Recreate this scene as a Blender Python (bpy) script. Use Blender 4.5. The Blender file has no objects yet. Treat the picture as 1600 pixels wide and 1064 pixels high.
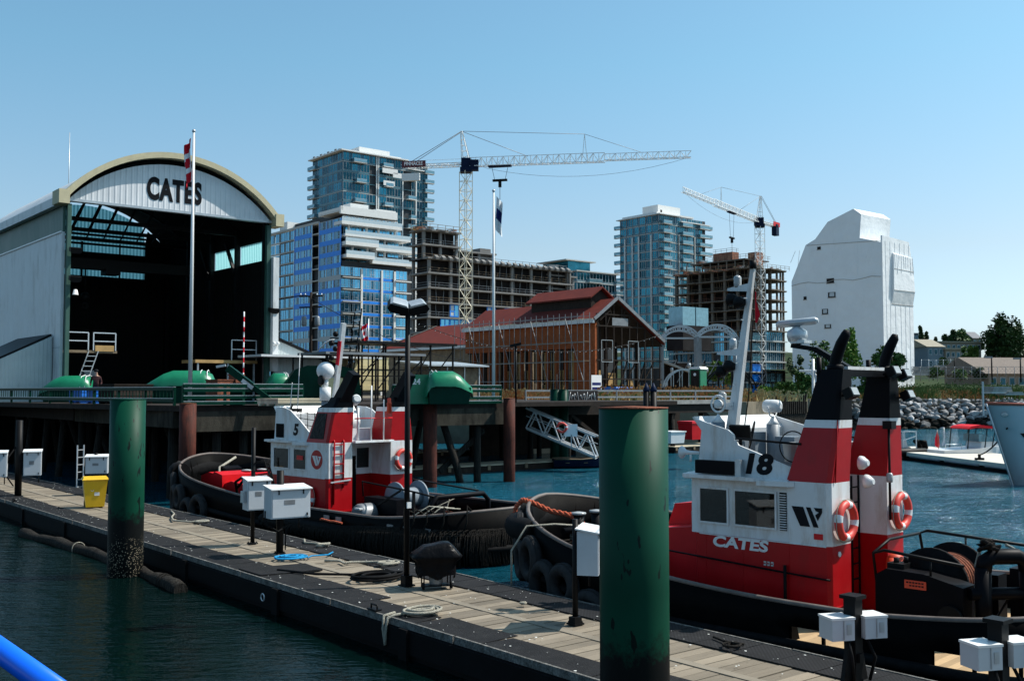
import bpy, bmesh, math, random
from mathutils import Vector, Matrix, Euler
random.seed(7)
R = math.radians
scene = bpy.context.scene
COL = scene.collection
# ---------------------------------------------------------------- camera
F = 1639.0; H = 4.6
PITCH = math.atan(80 / F); C0, S0 = math.cos(PITCH), math.sin(PITCH)
cam_d = bpy.data.cameras.new("camera"); cam = bpy.data.objects.new("camera", cam_d); COL.objects.link(cam)
cam.location = (0, 0, H); cam.rotation_euler = (math.pi / 2 + PITCH, 0, 0)
cam_d.sensor_width = 36; cam_d.lens = F / 1600 * 36; cam_d.clip_start = .1; cam_d.clip_end = 8000
scene.camera = cam
# ---------------------------------------------------------------- sky and sun
SUN_AZ, SUN_EL = R(76), R(52)
world = bpy.data.worlds.new("World"); scene.world = world; world.use_nodes = True
wn = world.node_tree.nodes; wl = world.node_tree.links; bg = wn["Background"]
sky = wn.new("ShaderNodeTexSky"); sky.sky_type = 'NISHITA'; sky.sun_disc = False
sky.sun_elevation = SUN_EL; sky.sun_rotation = SUN_AZ
sky.air_density = 1.05; sky.dust_density = 1.4; sky.ozone_density = 5
tint = wn.new("ShaderNodeMix"); tint.data_type = 'RGBA'; tint.blend_type = 'MULTIPLY'; tint.inputs["Factor"].default_value = 1; 
wtc = wn.new("ShaderNodeTexCoord"); wsx = wn.new("ShaderNodeSeparateXYZ"); wcr = wn.new("ShaderNodeValToRGB"); wl.new(wtc.outputs["Generated"], wsx.inputs[0]); wl.new(wsx.outputs[2], wcr.inputs[0]); wl.new(wcr.outputs[0], tint.inputs["B"])
for i_, (p_, c_) in enumerate(((0, (1, 1.15, 1.42, 1)), (.13, (1, .98, .9, 1)), (.3, (.86, 1.1, .96, 1)), (1, (.84, 1.1, .97, 1)))):   # whiter haze low down, cyan above
    e_ = wcr.color_ramp.elements[i_] if i_ < 2 else wcr.color_ramp.elements.new(p_); e_.position = p_; e_.color = c_
wl.new(sky.outputs[0], tint.inputs["A"]); wl.new(tint.outputs["Result"], bg.inputs[0]); bg.inputs[1].default_value = .132
sun_d = bpy.data.lights.new("sun", 'SUN'); sun_d.energy = 5; sun_d.angle = R(.5); sun_d.color = (1, .955, .88)
sun = bpy.data.objects.new("sun", sun_d); COL.objects.link(sun)
sdir = Vector((math.sin(SUN_AZ) * math.cos(SUN_EL), math.cos(SUN_AZ) * math.cos(SUN_EL), math.sin(SUN_EL)))
sun.rotation_euler = sdir.to_track_quat('Z', 'Y').to_euler(); sun.location = (60, 20, 90)
vs = scene.view_settings; vs.view_transform = 'Standard'; vs.look = 'None'; vs.exposure = .38; vs.gamma = 1
scene.cycles.max_bounces = 6; scene.cycles.caustics_reflective = False; scene.cycles.caustics_refractive = False
# ---------------------------------------------------------------- picture geometry
ANG = math.atan2(1345, 1639); CA, SA = math.cos(ANG), math.sin(ANG)   # harbour grid
def ray(px, py):
    a = (px - 800) / F; b = (532 - py) / F; dy = C0 - b * S0
    return a / dy, (S0 + b * C0) / dy
def at(px, py, Y):
    a, z = ray(px, py); return Vector((a * Y, Y, H + z * Y))
def zat(py, Y, px=800): return H + ray(px, py)[1] * Y
def G(n, w, z=0): return Vector((n * CA - w * SA, n * SA + w * CA, z))
def toG(x, y): return (x * CA + y * SA, -x * SA + y * CA)
# ---------------------------------------------------------------- materials
def _nt(name):
    m = bpy.data.materials.new(name); m.use_nodes = True
    n = m.node_tree.nodes; l = m.node_tree.links
    return m, n, l, n["Principled BSDF"]
def _set(n, k, v): n.inputs[k].default_value = v
def rgba(c): return (c[0], c[1], c[2], 1) if len(c) == 3 else c
def M(name, col, rough=.6, metal=0, var=.18, scale=2.0, bump=0, bscale=30, dirt=0, dirtcol=(.05, .04, .03), stretch=(1, 1, .25), rnd=0, spec=None):
    if spec is None: spec = .06 if max(col) < .05 else (.2 if rough >= .75 else .45)
    m, n, l, p = _nt(name)
    tc = n.new("ShaderNodeTexCoord"); src = tc.outputs["Object"]
    nz = n.new("ShaderNodeTexNoise"); _set(nz, "Scale", scale); _set(nz, "Detail", 5); _set(nz, "Roughness", .65); l.new(src, nz.inputs["Vector"])
    mix = n.new("ShaderNodeMix"); mix.data_type = 'RGBA'
    mix.inputs["A"].default_value = rgba([c * (1 - var) for c in col]); mix.inputs["B"].default_value = rgba([min(1, c * (1 + var)) for c in col])
    mr = n.new("ShaderNodeMapRange"); _set(mr, "From Min", .3); _set(mr, "From Max", .7)
    l.new(nz.outputs["Fac"], mr.inputs["Value"]); l.new(mr.outputs[0], mix.inputs["Factor"])
    out = mix.outputs["Result"]
    if rnd:
        oi = n.new("ShaderNodeObjectInfo"); hs = n.new("ShaderNodeHueSaturation"); r2 = n.new("ShaderNodeMapRange")
        _set(r2, "To Min", 1 - rnd); _set(r2, "To Max", 1 + rnd)
        l.new(oi.outputs["Random"], r2.inputs["Value"]); l.new(r2.outputs[0], hs.inputs["Value"]); l.new(out, hs.inputs["Color"]); out = hs.outputs[0]
    if dirt:
        mp = n.new("ShaderNodeMapping"); mp.inputs["Scale"].default_value = stretch; l.new(src, mp.inputs["Vector"])
        n2 = n.new("ShaderNodeTexNoise"); _set(n2, "Scale", scale * 2.2); _set(n2, "Detail", 8); _set(n2, "Roughness", .75); l.new(mp.outputs[0], n2.inputs["Vector"])
        r3 = n.new("ShaderNodeMapRange"); _set(r3, "From Min", .62 - .22 * dirt); _set(r3, "From Max", .78 - .1 * dirt); _set(r3, "To Max", min(1, dirt * 1.2)); l.new(n2.outputs["Fac"], r3.inputs["Value"])
        mx = n.new("ShaderNodeMix"); mx.data_type = 'RGBA'; mx.inputs["B"].default_value = rgba(dirtcol)
        l.new(r3.outputs[0], mx.inputs["Factor"]); l.new(out, mx.inputs["A"]); out = mx.outputs["Result"]
    l.new(out, p.inputs["Base Color"])
    _set(p, "Metallic", metal); _set(p, "Specular IOR Level", spec)
    rr = n.new("ShaderNodeMapRange"); _set(rr, "To Min", max(.03, rough - .12)); _set(rr, "To Max", min(1, rough + .12)); l.new(nz.outputs["Fac"], rr.inputs["Value"]); l.new(rr.outputs[0], p.inputs["Roughness"])
    if bump:
        n4 = n.new("ShaderNodeTexNoise"); _set(n4, "Scale", bscale); _set(n4, "Detail", 4); l.new(src, n4.inputs["Vector"])
        bp = n.new("ShaderNodeBump"); _set(bp, "Strength", bump); _set(bp, "Distance", .05); l.new(n4.outputs["Fac"], bp.inputs["Height"]); l.new(bp.outputs[0], p.inputs["Normal"])
    return m
def M_ribs(name, col, axis=0, period=.25, rough=.5, var=.1, dirt=.3, depth=.5, metal=0, dirtcol=(.15, .14, .12)):
    """ribbed sheet metal: a bump wave along one local axis"""
    m = M(name, col, rough, metal, var, .6, dirt=dirt, dirtcol=dirtcol)
    n = m.node_tree.nodes; l = m.node_tree.links; p = n["Principled BSDF"]
    tc = n.new("ShaderNodeTexCoord"); sx = n.new("ShaderNodeSeparateXYZ"); l.new(tc.outputs["Object"], sx.inputs[0])
    mm = n.new("ShaderNodeMath"); mm.operation = 'MULTIPLY'; mm.inputs[1].default_value = 2 * math.pi / period
    if axis == 'xy':
        ad = n.new("ShaderNodeMath"); ad.operation = 'ADD'; l.new(sx.outputs[0], ad.inputs[0]); l.new(sx.outputs[1], ad.inputs[1]); l.new(ad.outputs[0], mm.inputs[0])
    else: l.new(sx.outputs[axis], mm.inputs[0])
    sn = n.new("ShaderNodeMath"); sn.operation = 'SINE'; l.new(mm.outputs[0], sn.inputs[0])
    pw = n.new("ShaderNodeMapRange"); _set(pw, "From Min", .2); _set(pw, "From Max", .8); l.new(sn.outputs[0], pw.inputs["Value"])
    bp = n.new("ShaderNodeBump"); _set(bp, "Strength", depth); _set(bp, "Distance", .04); l.new(pw.outputs[0], bp.inputs["Height"]); l.new(bp.outputs[0], p.inputs["Normal"])
    return m
def M_planks(name, col, axis, width, var=.3, rough=.8, gap=(.02, .018, .015)):
    m, n, l, p = _nt(name)
    tc = n.new("ShaderNodeTexCoord"); sx = n.new("ShaderNodeSeparateXYZ"); l.new(tc.outputs["Object"], sx.inputs[0])
    dv = n.new("ShaderNodeMath"); dv.operation = 'DIVIDE'; dv.inputs[1].default_value = width; l.new(sx.outputs[axis], dv.inputs[0])
    fl = n.new("ShaderNodeMath"); fl.operation = 'FLOOR'; l.new(dv.outputs[0], fl.inputs[0])
    wn_ = n.new("ShaderNodeTexWhiteNoise"); wn_.noise_dimensions = '1D'; l.new(fl.outputs[0], wn_.inputs["W"])
    mp = n.new("ShaderNodeMapping"); sc = [2.5, 2.5, 2.5]; sc[axis] = 30; mp.inputs["Scale"].default_value = sc; l.new(tc.outputs["Object"], mp.inputs["Vector"])
    nz = n.new("ShaderNodeTexNoise"); _set(nz, "Scale", 1.0); _set(nz, "Detail", 7); _set(nz, "Roughness", .7); l.new(mp.outputs[0], nz.inputs["Vector"])
    ad = n.new("ShaderNodeMath"); ad.operation = 'ADD'; l.new(wn_.outputs["Value"], ad.inputs[0]); l.new(nz.outputs["Fac"], ad.inputs[1])
    mr = n.new("ShaderNodeMapRange"); _set(mr, "From Min", .3); _set(mr, "From Max", 1.7); l.new(ad.outputs[0], mr.inputs["Value"])
    mix = n.new("ShaderNodeMix"); mix.data_type = 'RGBA'; mix.inputs["A"].default_value = rgba([c * (1 - var) for c in col]); mix.inputs["B"].default_value = rgba([c * (1 + var) for c in col]); l.new(mr.outputs[0], mix.inputs["Factor"])
    n3 = n.new("ShaderNodeTexNoise"); _set(n3, "Scale", .9); _set(n3, "Detail", 8); l.new(tc.outputs["Object"], n3.inputs["Vector"])
    r3 = n.new("ShaderNodeMapRange"); _set(r3, "From Min", .52); _set(r3, "From Max", .75); _set(r3, "To Max", .65); l.new(n3.outputs["Fac"], r3.inputs["Value"])
    m3 = n.new("ShaderNodeMix"); m3.data_type = 'RGBA'; m3.inputs["B"].default_value = rgba([c * .45 for c in col]); l.new(r3.outputs[0], m3.inputs["Factor"]); l.new(mix.outputs["Result"], m3.inputs["A"])
    l.new(m3.outputs["Result"], p.inputs["Base Color"]); _set(p, "Roughness", rough); _set(p, "Specular IOR Level", .3)
    bp = n.new("ShaderNodeBump"); _set(bp, "Strength", .35); _set(bp, "Distance", .02); l.new(nz.outputs["Fac"], bp.inputs["Height"]); l.new(bp.outputs[0], p.inputs["Normal"])
    return m
def M_glass(name, col=(.03, .12, .16), metal=.55, rough=.08, rnd=.45, var=.35, scale=.45):
    m = M(name, col, rough, metal, var, scale, rnd=rnd)
    return m
def M_leaf(name, c1, c2):
    m, n, l, p = _nt(name)
    g = n.new("ShaderNodeNewGeometry"); mix = n.new("ShaderNodeMix"); mix.data_type = 'RGBA'
    mix.inputs["A"].default_value = rgba(c1); mix.inputs["B"].default_value = rgba(c2)
    tc = n.new("ShaderNodeTexCoord"); nz = n.new("ShaderNodeTexNoise"); _set(nz, "Scale", .5); _set(nz, "Detail", 3); l.new(tc.outputs["Object"], nz.inputs["Vector"])
    mr = n.new("ShaderNodeMapRange"); _set(mr, "From Min", .35); _set(mr, "From Max", .65); l.new(nz.outputs["Fac"], mr.inputs["Value"])
    ad = n.new("ShaderNodeMath"); ad.operation = 'ADD'; l.new(mr.outputs[0], ad.inputs[0]); l.new(g.outputs["Random Per Island"], ad.inputs[1])
    hf = n.new("ShaderNodeMath"); hf.operation = 'MULTIPLY'; hf.inputs[1].default_value = .5; l.new(ad.outputs[0], hf.inputs[0]); l.new(hf.outputs[0], mix.inputs["Factor"])
    l.new(mix.outputs["Result"], p.inputs["Base Color"]); _set(p, "Roughness", .6); _set(p, "Specular IOR Level", .25)
    return m
MT = {}
def mk(k, *a, **kw): MT[k] = M(k, *a, **kw); return MT[k]
mk('white_paint', (.64, .65, .65), .35, dirt=.22, dirtcol=(.32, .27, .22), var=.06)
mk('tug_white', (.62, .63, .635), .35, dirt=.6, dirtcol=(.34, .24, .16), bump=.15, bscale=2.5, var=.05, scale=1.2)
mk('tug_red', (.34, .003, .006), .35, spec=.25, bump=.12, bscale=3, dirt=.45, dirtcol=(.16, .012, .010), var=.12, scale=1.2)
mk('bright_red', (.52, .006, .010), .4, spec=.3, var=.1)
mk('tug_black', (.0025, .0025, .004), .5, dirt=.3, dirtcol=(.006, .006, .005), var=.3, spec=.08)
mk('hull_black', (.002, .002, .0022), .6, dirt=.35, dirtcol=(.008, .006, .005), var=.4, spec=.04)
mk('rubber', (.008, .008, .0085), .75, var=.4, scale=6, dirt=.3, dirtcol=(.014, .013, .012), spec=.06)
mk('rub_cap', (.10, .08, .07), .6, var=.4, dirt=.5, dirtcol=(.16, .13, .11))
mk('steel_dark', (.006, .006, .0065), .5, var=.3, spec=.12)
mk('steel_grey', (.20, .21, .22), .45, metal=.3, var=.2)
mk('alu', (.62, .64, .66), .35, metal=.55, var=.1)
mk('galv', (.42, .45, .47), .4, metal=.5, var=.15)
mk('rust', (.17, .055, .03), .85, var=.5, scale=5, dirt=.5, dirtcol=(.04, .025, .02), bump=.4)
mk('console_grey', (.16, .19, .22), .5, var=.1)
mk('conc', (.30, .29, .27), .85, var=.2, dirt=.5, dirtcol=(.12, .11, .10), bump=.3)
mk('conc_dark', (.13, .12, .10), .9, var=.35, dirt=.7, dirtcol=(.03, .028, .025), bump=.3)
mk('conc_white', (.62, .62, .60), .7, var=.08, dirt=.3, dirtcol=(.35, .34, .32))
mk('creosote', (.016, .014, .012), .9, var=.5, scale=4, dirt=.6, dirtcol=(.10, .095, .085), bump=.5, stretch=(3, 3, .2))
mk('timber', (.20, .15, .10), .85, var=.35, dirt=.4)
mk('timber_dark', (.022, .016, .013), .9, var=.4, dirt=.4, dirtcol=(.06, .05, .04), spec=.2)
mk('new_wood', (.46, .29, .12), .8, var=.2)
mk('bark', (.09, .07, .05), .9, var=.3, bump=.5)
mk('boat_green', (.005, .16, .075), .35, var=.12, dirt=.15, dirtcol=(.02, .1, .06))
mk('rail_green', (.002, .028, .018), .4, var=.2)
mk('hangar_green', (.03, .09, .07), .6, var=.2)
mk('yellow_plastic', (.72, .42, .01), .4, var=.08, dirt=.2, dirtcol=(.35, .22, .03))
mk('blue_plastic', (.01, .13, .5), .45, var=.12)
mk('blue_paint', (.005, .12, .75), .22, var=.06)
mk('orange', (.62, .06, .02), .6, var=.15, dirt=.2)
mk('ring_red', (.60, .045, .03), .5, var=.12, dirt=.25, dirtcol=(.3, .08, .06))
mk('cream', (.62, .52, .28), .6, var=.08, dirt=.3)
mk('tan_trim', (.50, .44, .28), .7, var=.12, dirt=.35, dirtcol=(.25, .22, .15))
mk('rope_grey', (.36, .34, .28), .9, var=.3, scale=30, bump=.8, bscale=80)
mk('rope_dark', (.022, .020, .018), .95, var=.4, scale=20, bump=.8, bscale=80)
mk('rope_red', (.55, .12, .06), .9, var=.35, scale=30, bump=.8, bscale=80)
mk('rope_blue', (.01, .22, .45), .8, var=.3, scale=30, bump=.5, bscale=80)
mk('black_vinyl', (.006, .006, .007), .33, var=.3, bump=.6, bscale=7)
mk('roof_red', (.125, .020, .013), .8, var=.2, scale=1.0, dirt=.3, dirtcol=(.11, .02, .018))
mk('tyre', (.020, .020, .021), .7, var=.5, scale=5, dirt=.4, dirtcol=(.05, .048, .044), spec=.15)
mk('brick', (.29, .08, .028), .9, var=.25, scale=3, dirt=.5, dirtcol=(.10, .035, .02))
mk('blue_wrap', (.008, .21, .72), .5, var=.15, scale=.6)
mk('crane_cream', (.66, .60, .46), .5, var=.1)
mk('crane_white', (.78, .79, .78), .4, var=.05)
mk('navy', (.006, .012, .035), .45, var=.2)
mk('letter_black', (.01, .01, .012), .5, var=.1)
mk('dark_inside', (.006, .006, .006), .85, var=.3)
mk('skin', (.45, .26, .18), .6, var=.05)
mk('cloth_white', (.75, .74, .72), .85, var=.05)
mk('cloth_red', (.55, .01, .02), .8, var=.08)
mk('black_glass', (.006, .008, .010), .05, var=.3, spec=.6)
mk('lamp_glass', (.32, .33, .33), .15, var=.1)
mk('stone', (.27, .27, .275), .85, var=.35, scale=2.5, rnd=.6, dirt=.4, dirtcol=(.10, .10, .10), bump=.6, bscale=8)
mk('stone_wet_shade', (.02, .017, .014), .6, var=.5, scale=2.5, rnd=.3, bump=.6, bscale=8)
MT['planks'] = M_planks('planks', (.20, .165, .122), 1, .24, var=.42)
MT['deck_wood'] = M_planks('deck_wood', (.42, .29, .16), 0, .14)
MT['float_wood'] = M_planks('float_wood', (.52, .45, .33), 1, .2)
MT['glass_teal'] = M_glass('glass_teal', (.018, .125, .17), metal=.8, rnd=.6, scale=.25)
MT['glass_blue'] = M_glass('glass_blue', (.09, .30, .45), metal=.8, var=.15)
MT['glass_dark'] = M_glass('glass_dark', (.02, .07, .10), metal=.8, var=.5)
# ---------------------------------------------------------------- mesh builder
class MB:
    def __init__(s): s.v = []; s.f = []; s.m = []; s.s = []
    def add(s, vs, fs, mi=0, smooth=False):
        b = len(s.v); s.v += [tuple(v) for v in vs]
        for f in fs: s.f.append(tuple(b + i for i in f)); s.m.append(mi); s.s.append(smooth)
        return s
    def box(s, x0, x1, y0, y1, z0, z1, mi=0):
        return s.add([(x0, y0, z0), (x1, y0, z0), (x1, y1, z0), (x0, y1, z0), (x0, y0, z1), (x1, y0, z1), (x1, y1, z1), (x0, y1, z1)],
                     [(0, 3, 2, 1), (4, 5, 6, 7), (0, 1, 5, 4), (1, 2, 6, 5), (2, 3, 7, 6), (3, 0, 4, 7)], mi)
    def bar(s, p, q, w, h=None, mi=0, up=(0, 0, 1)):
        p, q = Vector(p), Vector(q); h = w if h is None else h; d = (q - p)
        if d.length < 1e-6: return s
        d.normalize(); u = Vector(up)
        if abs(d.dot(u)) > .98: u = Vector((1, 0, 0))
        a = d.cross(u).normalized() * w / 2; b = a.cross(d).normalized() * h / 2
        vs = [p - a - b, p + a - b, p + a + b, p - a + b, q - a - b, q + a - b, q + a + b, q - a + b]
        return s.add(vs, [(0, 3, 2, 1), (4, 5, 6, 7), (0, 1, 5, 4), (1, 2, 6, 5), (2, 3, 7, 6), (3, 0, 4, 7)], mi)
    def tube(s, p, q, r, r2=None, seg=8, mi=0, caps=True):
        p, q = Vector(p), Vector(q); r2 = r if r2 is None else r2; d = (q - p)
        if d.length < 1e-6: return s
        d.normalize(); u = Vector((0, 0, 1)) if abs(d.z) < .95 else Vector((1, 0, 0))
        a = d.cross(u).normalized(); b = a.cross(d)
        vs = []; n = seg
        for c, rr in ((p, r), (q, r2)):
            for i in range(n):
                t = 2 * math.pi * i / n; vs.append(c + a * (math.cos(t) * rr) + b * (math.sin(t) * rr))
        s.add(vs, [(i, n + i, n + (i + 1) % n, (i + 1) % n) for i in range(n)], mi, True)
        if caps: s.add(vs, [tuple(range(n)), tuple(range(2 * n - 1, n - 1, -1))], mi)
        return s
    def path(s, pts, r, seg=6, mi=0, closed=False, caps=True):
        P = [Vector(p) for p in pts]; n = len(P); rr = r if isinstance(r, (list, tuple)) else [r] * n
        ref = None; vs = []
        for i in range(n):
            if closed: d = P[(i + 1) % n] - P[i - 1]
            else: d = P[min(i + 1, n - 1)] - P[max(i - 1, 0)]
            if d.length < 1e-9: d = Vector((0, 0, 1))
            d.normalize()
            if ref is None:
                ref = Vector((0, 0, 1)) if abs(d.z) < .9 else Vector((1, 0, 0))
            a = (ref - d * ref.dot(d))
            if a.length < 1e-4: a = d.orthogonal()
            a.normalize(); ref = a; b = d.cross(a)
            for k in range(seg):
                t = 2 * math.pi * k / seg; vs.append(P[i] + a * (math.cos(t) * rr[i]) + b * (math.sin(t) * rr[i]))
        fs = []
        for i in range(n if closed else n - 1):
            j = (i + 1) % n
            for k in range(seg): fs.append((i * seg + k, i * seg + (k + 1) % seg, j * seg + (k + 1) % seg, j * seg + k))
        s.add(vs, fs, mi, True)
        if not closed and caps: s.add(vs, [tuple(range(seg - 1, -1, -1)), tuple(range((n - 1) * seg, n * seg))], mi)
        return s
    def prism(s, poly, axis, a0, a1, mi=0, mside=None):
        """poly of 2-D points extruded along axis; 'x': (y,z)  'y': (x,z)  'z': (x,y)"""
        def v(p, a): return (a, p[0], p[1]) if axis == 'x' else (p[0], a, p[1]) if axis == 'y' else (p[0], p[1], a)
        n = len(poly); vs = [v(p, a0) for p in poly] + [v(p, a1) for p in poly]
        s.add(vs, [tuple(range(n)), tuple(range(2 * n - 1, n - 1, -1))], mi)
        s.add(vs, [(i, n + i, n + (i + 1) % n, (i + 1) % n) for i in range(n)], mi if mside is None else mside)
        return s
    def lathe(s, prof, o=(0, 0, 0), seg=16, mi=0, smooth=True, axis='z'):
        vs = []; n = len(prof); o = Vector(o)
        for r, z in prof:
            for k in range(seg):
                t = 2 * math.pi * k / seg; c, d = math.cos(t) * r, math.sin(t) * r
                vs.append(o + (Vector((c, d, z)) if axis == 'z' else Vector((z, c, d)) if axis == 'x' else Vector((d, z, c))))
        fs = [(i * seg + k, i * seg + (k + 1) % seg, (i + 1) * seg + (k + 1) % seg, (i + 1) * seg + k) for i in range(n - 1) for k in range(seg)]
        s.add(vs, fs, mi, smooth)
        s.add(vs, [tuple(range(seg - 1, -1, -1)), tuple(range((n - 1) * seg, n * seg))], mi)
        return s
    def ball(s, c, r, seg=12, rings=8, mi=0, sc=(1, 1, 1)):
        c = Vector(c); prof = []
        vs = []; fs = []
        for i in range(rings + 1):
            p = math.pi * i / rings
            for k in range(seg):
                t = 2 * math.pi * k / seg
                vs.append(c + Vector((math.sin(p) * math.cos(t) * r * sc[0], math.sin(p) * math.sin(t) * r * sc[1], math.cos(p) * r * sc[2])))
        for i in range(rings):
            for k in range(seg): fs.append((i * seg + k, (i + 1) * seg + k, (i + 1) * seg + (k + 1) % seg, i * seg + (k + 1) % seg))
        return s.add(vs, fs, mi, True)
    def torus(s, c, Rr, r, nrm='y', seg=24, ts=10, mi=0, bands=None, bm=1):
        c = Vector(c); vs = []
        for i in range(seg):
            t = 2 * math.pi * i / seg
            for k in range(ts):
                q = 2 * math.pi * k / ts; a = Rr + r * math.cos(q); h = r * math.sin(q); x, y = a * math.cos(t), a * math.sin(t)
                vs.append(c + (Vector((x, h, y)) if nrm == 'y' else Vector((h, x, y)) if nrm == 'x' else Vector((x, y, h))))
        for i in range(seg):
            mm = bm if bands and (i in bands) else mi
            s.add([vs[i * ts + k] for k in range(ts)] + [vs[((i + 1) % seg) * ts + k] for k in range(ts)],
                  [(k, (k + 1) % ts, ts + (k + 1) % ts, ts + k) for k in range(ts)], mm, True)
        return s
    def quad(s, a, b, c, d, mi=0): return s.add([a, b, c, d], [(0, 1, 2, 3)], mi)
    def xf(s, mat):
        s.v = [tuple(mat @ Vector(v)) for v in s.v]; return s
    def join(s, o, mat=None, mo=0):
        vs = [mat @ Vector(v) for v in o.v] if mat else o.v
        b = len(s.v); s.v += [tuple(v) for v in vs]
        for f, m, sm in zip(o.f, o.m, o.s): s.f.append(tuple(b + i for i in f)); s.m.append(m + mo); s.s.append(sm)
        return s
    def mesh(s, name, mats):
        me = bpy.data.meshes.new(name); me.from_pydata(s.v, [], s.f)
        mats = mats if isinstance(mats, (list, tuple)) else [mats]
        for m in mats: me.materials.append(MT[m] if isinstance(m, str) else m)
        me.polygons.foreach_set('material_index', s.m); me.polygons.foreach_set('use_smooth', s.s)
        bm = bmesh.new(); bm.from_mesh(me); bmesh.ops.remove_doubles(bm, verts=bm.verts, dist=1e-5); bmesh.ops.recalc_face_normals(bm, faces=bm.faces); bm.to_mesh(me); bm.free()
        me.update(); return me
    def build(s, name, mats, parent=None, loc=None, rot=None):
        return link(name, s.mesh(name, mats), parent, loc, rot)
def link(name, me, parent=None, loc=None, rot=None):
    o = bpy.data.objects.new(name, me); COL.objects.link(o)
    if parent is not None: o.parent = parent
    if loc is not None: o.location = loc
    if rot is not None: o.rotation_euler = rot if isinstance(rot, (tuple, list, Euler)) else (0, 0, rot)
    return o
def tag(o, label=None, cat=None, group=None, kind=None):
    if label: o['label'] = label
    if cat: o['category'] = cat
    if group: o['group'] = group
    if kind: o['kind'] = kind
    return o
def thing(name, label, cat, loc=(0, 0, 0), rot=0, group=None):
    o = bpy.data.objects.new(name, None); COL.objects.link(o); o.location = loc
    o.rotation_euler = rot if isinstance(rot, (tuple, list)) else (0, 0, rot); o.empty_display_size = .2
    return tag(o, label, cat, group)
KIDS = {}
def dup(root, loc, rot=None, label=None, group=None):
    kids = {}
    for o in bpy.data.objects:
        if o.parent: kids.setdefault(o.parent.name, []).append(o)
    def cp(o, parent):
        c = o.copy(); COL.objects.link(c)
        if parent is not None: c.parent = parent
        for ch in kids.get(o.name, []): cp(ch, c)
        return c
    r = cp(root, None); r.location = loc
    if rot is not None: r.rotation_euler = rot if isinstance(rot, (tuple, list)) else (0, 0, rot)
    if label: r['label'] = label
    if group: r['group'] = group
    return r
def text(name, body, size, mat, parent, loc, rot, ext=.01, bold=0, sx=1, shear=0, align='CENTER', spacing=1):
    cu = bpy.data.curves.new(name, 'FONT'); cu.body = body; cu.size = size; cu.extrude = ext; cu.offset = bold; cu.shear = shear
    cu.align_x = align; cu.align_y = 'CENTER'; cu.space_character = spacing; cu.resolution_u = 4
    t = bpy.data.objects.new(name, cu); COL.objects.link(t); bpy.context.view_layer.update()
    me = bpy.data.meshes.new_from_object(t.evaluated_get(bpy.context.evaluated_depsgraph_get())); bpy.data.objects.remove(t)
    me.materials.clear(); me.materials.append(MT[mat])
    o = link(name, me, parent, loc, rot); o.scale = (sx, 1, 1); return o
def lattice(mb, p, q, w, h=None, n=10, r=.06, mi=0, tri=False, dr=None, zig=False):
    """open box truss from p to q"""
    p, q = Vector(p), Vector(q); h = h or w; dr = dr or r * .6; d = (q - p).normalized(); u = Vector((0, 0, 1)) if abs(d.z) < .9 else Vector((CA, SA, 0))
    a = d.cross(u).normalized() * w / 2; b = a.cross(d).normalized() * h / 2
    offs = [-a - b, a - b, b] if tri else [-a - b, a - b, a + b, -a + b]
    k = len(offs)
    for o in offs: mb.bar(p + o, q + o, r, mi=mi)
    for i in range(n):
        c0 = p.lerp(q, i / n); c1 = p.lerp(q, (i + 1) / n)
        for j in range(k):
            o0, o1 = offs[j], offs[(j + 1) % k]
            if (i + j) % 2: o0, o1 = o1, o0
            mb.bar(c0 + o0, c1 + o1, dr, mi=mi)
            if not zig: mb.bar(c0 + offs[j], c0 + offs[(j + 1) % k], dr, mi=mi)
    return mb
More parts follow.
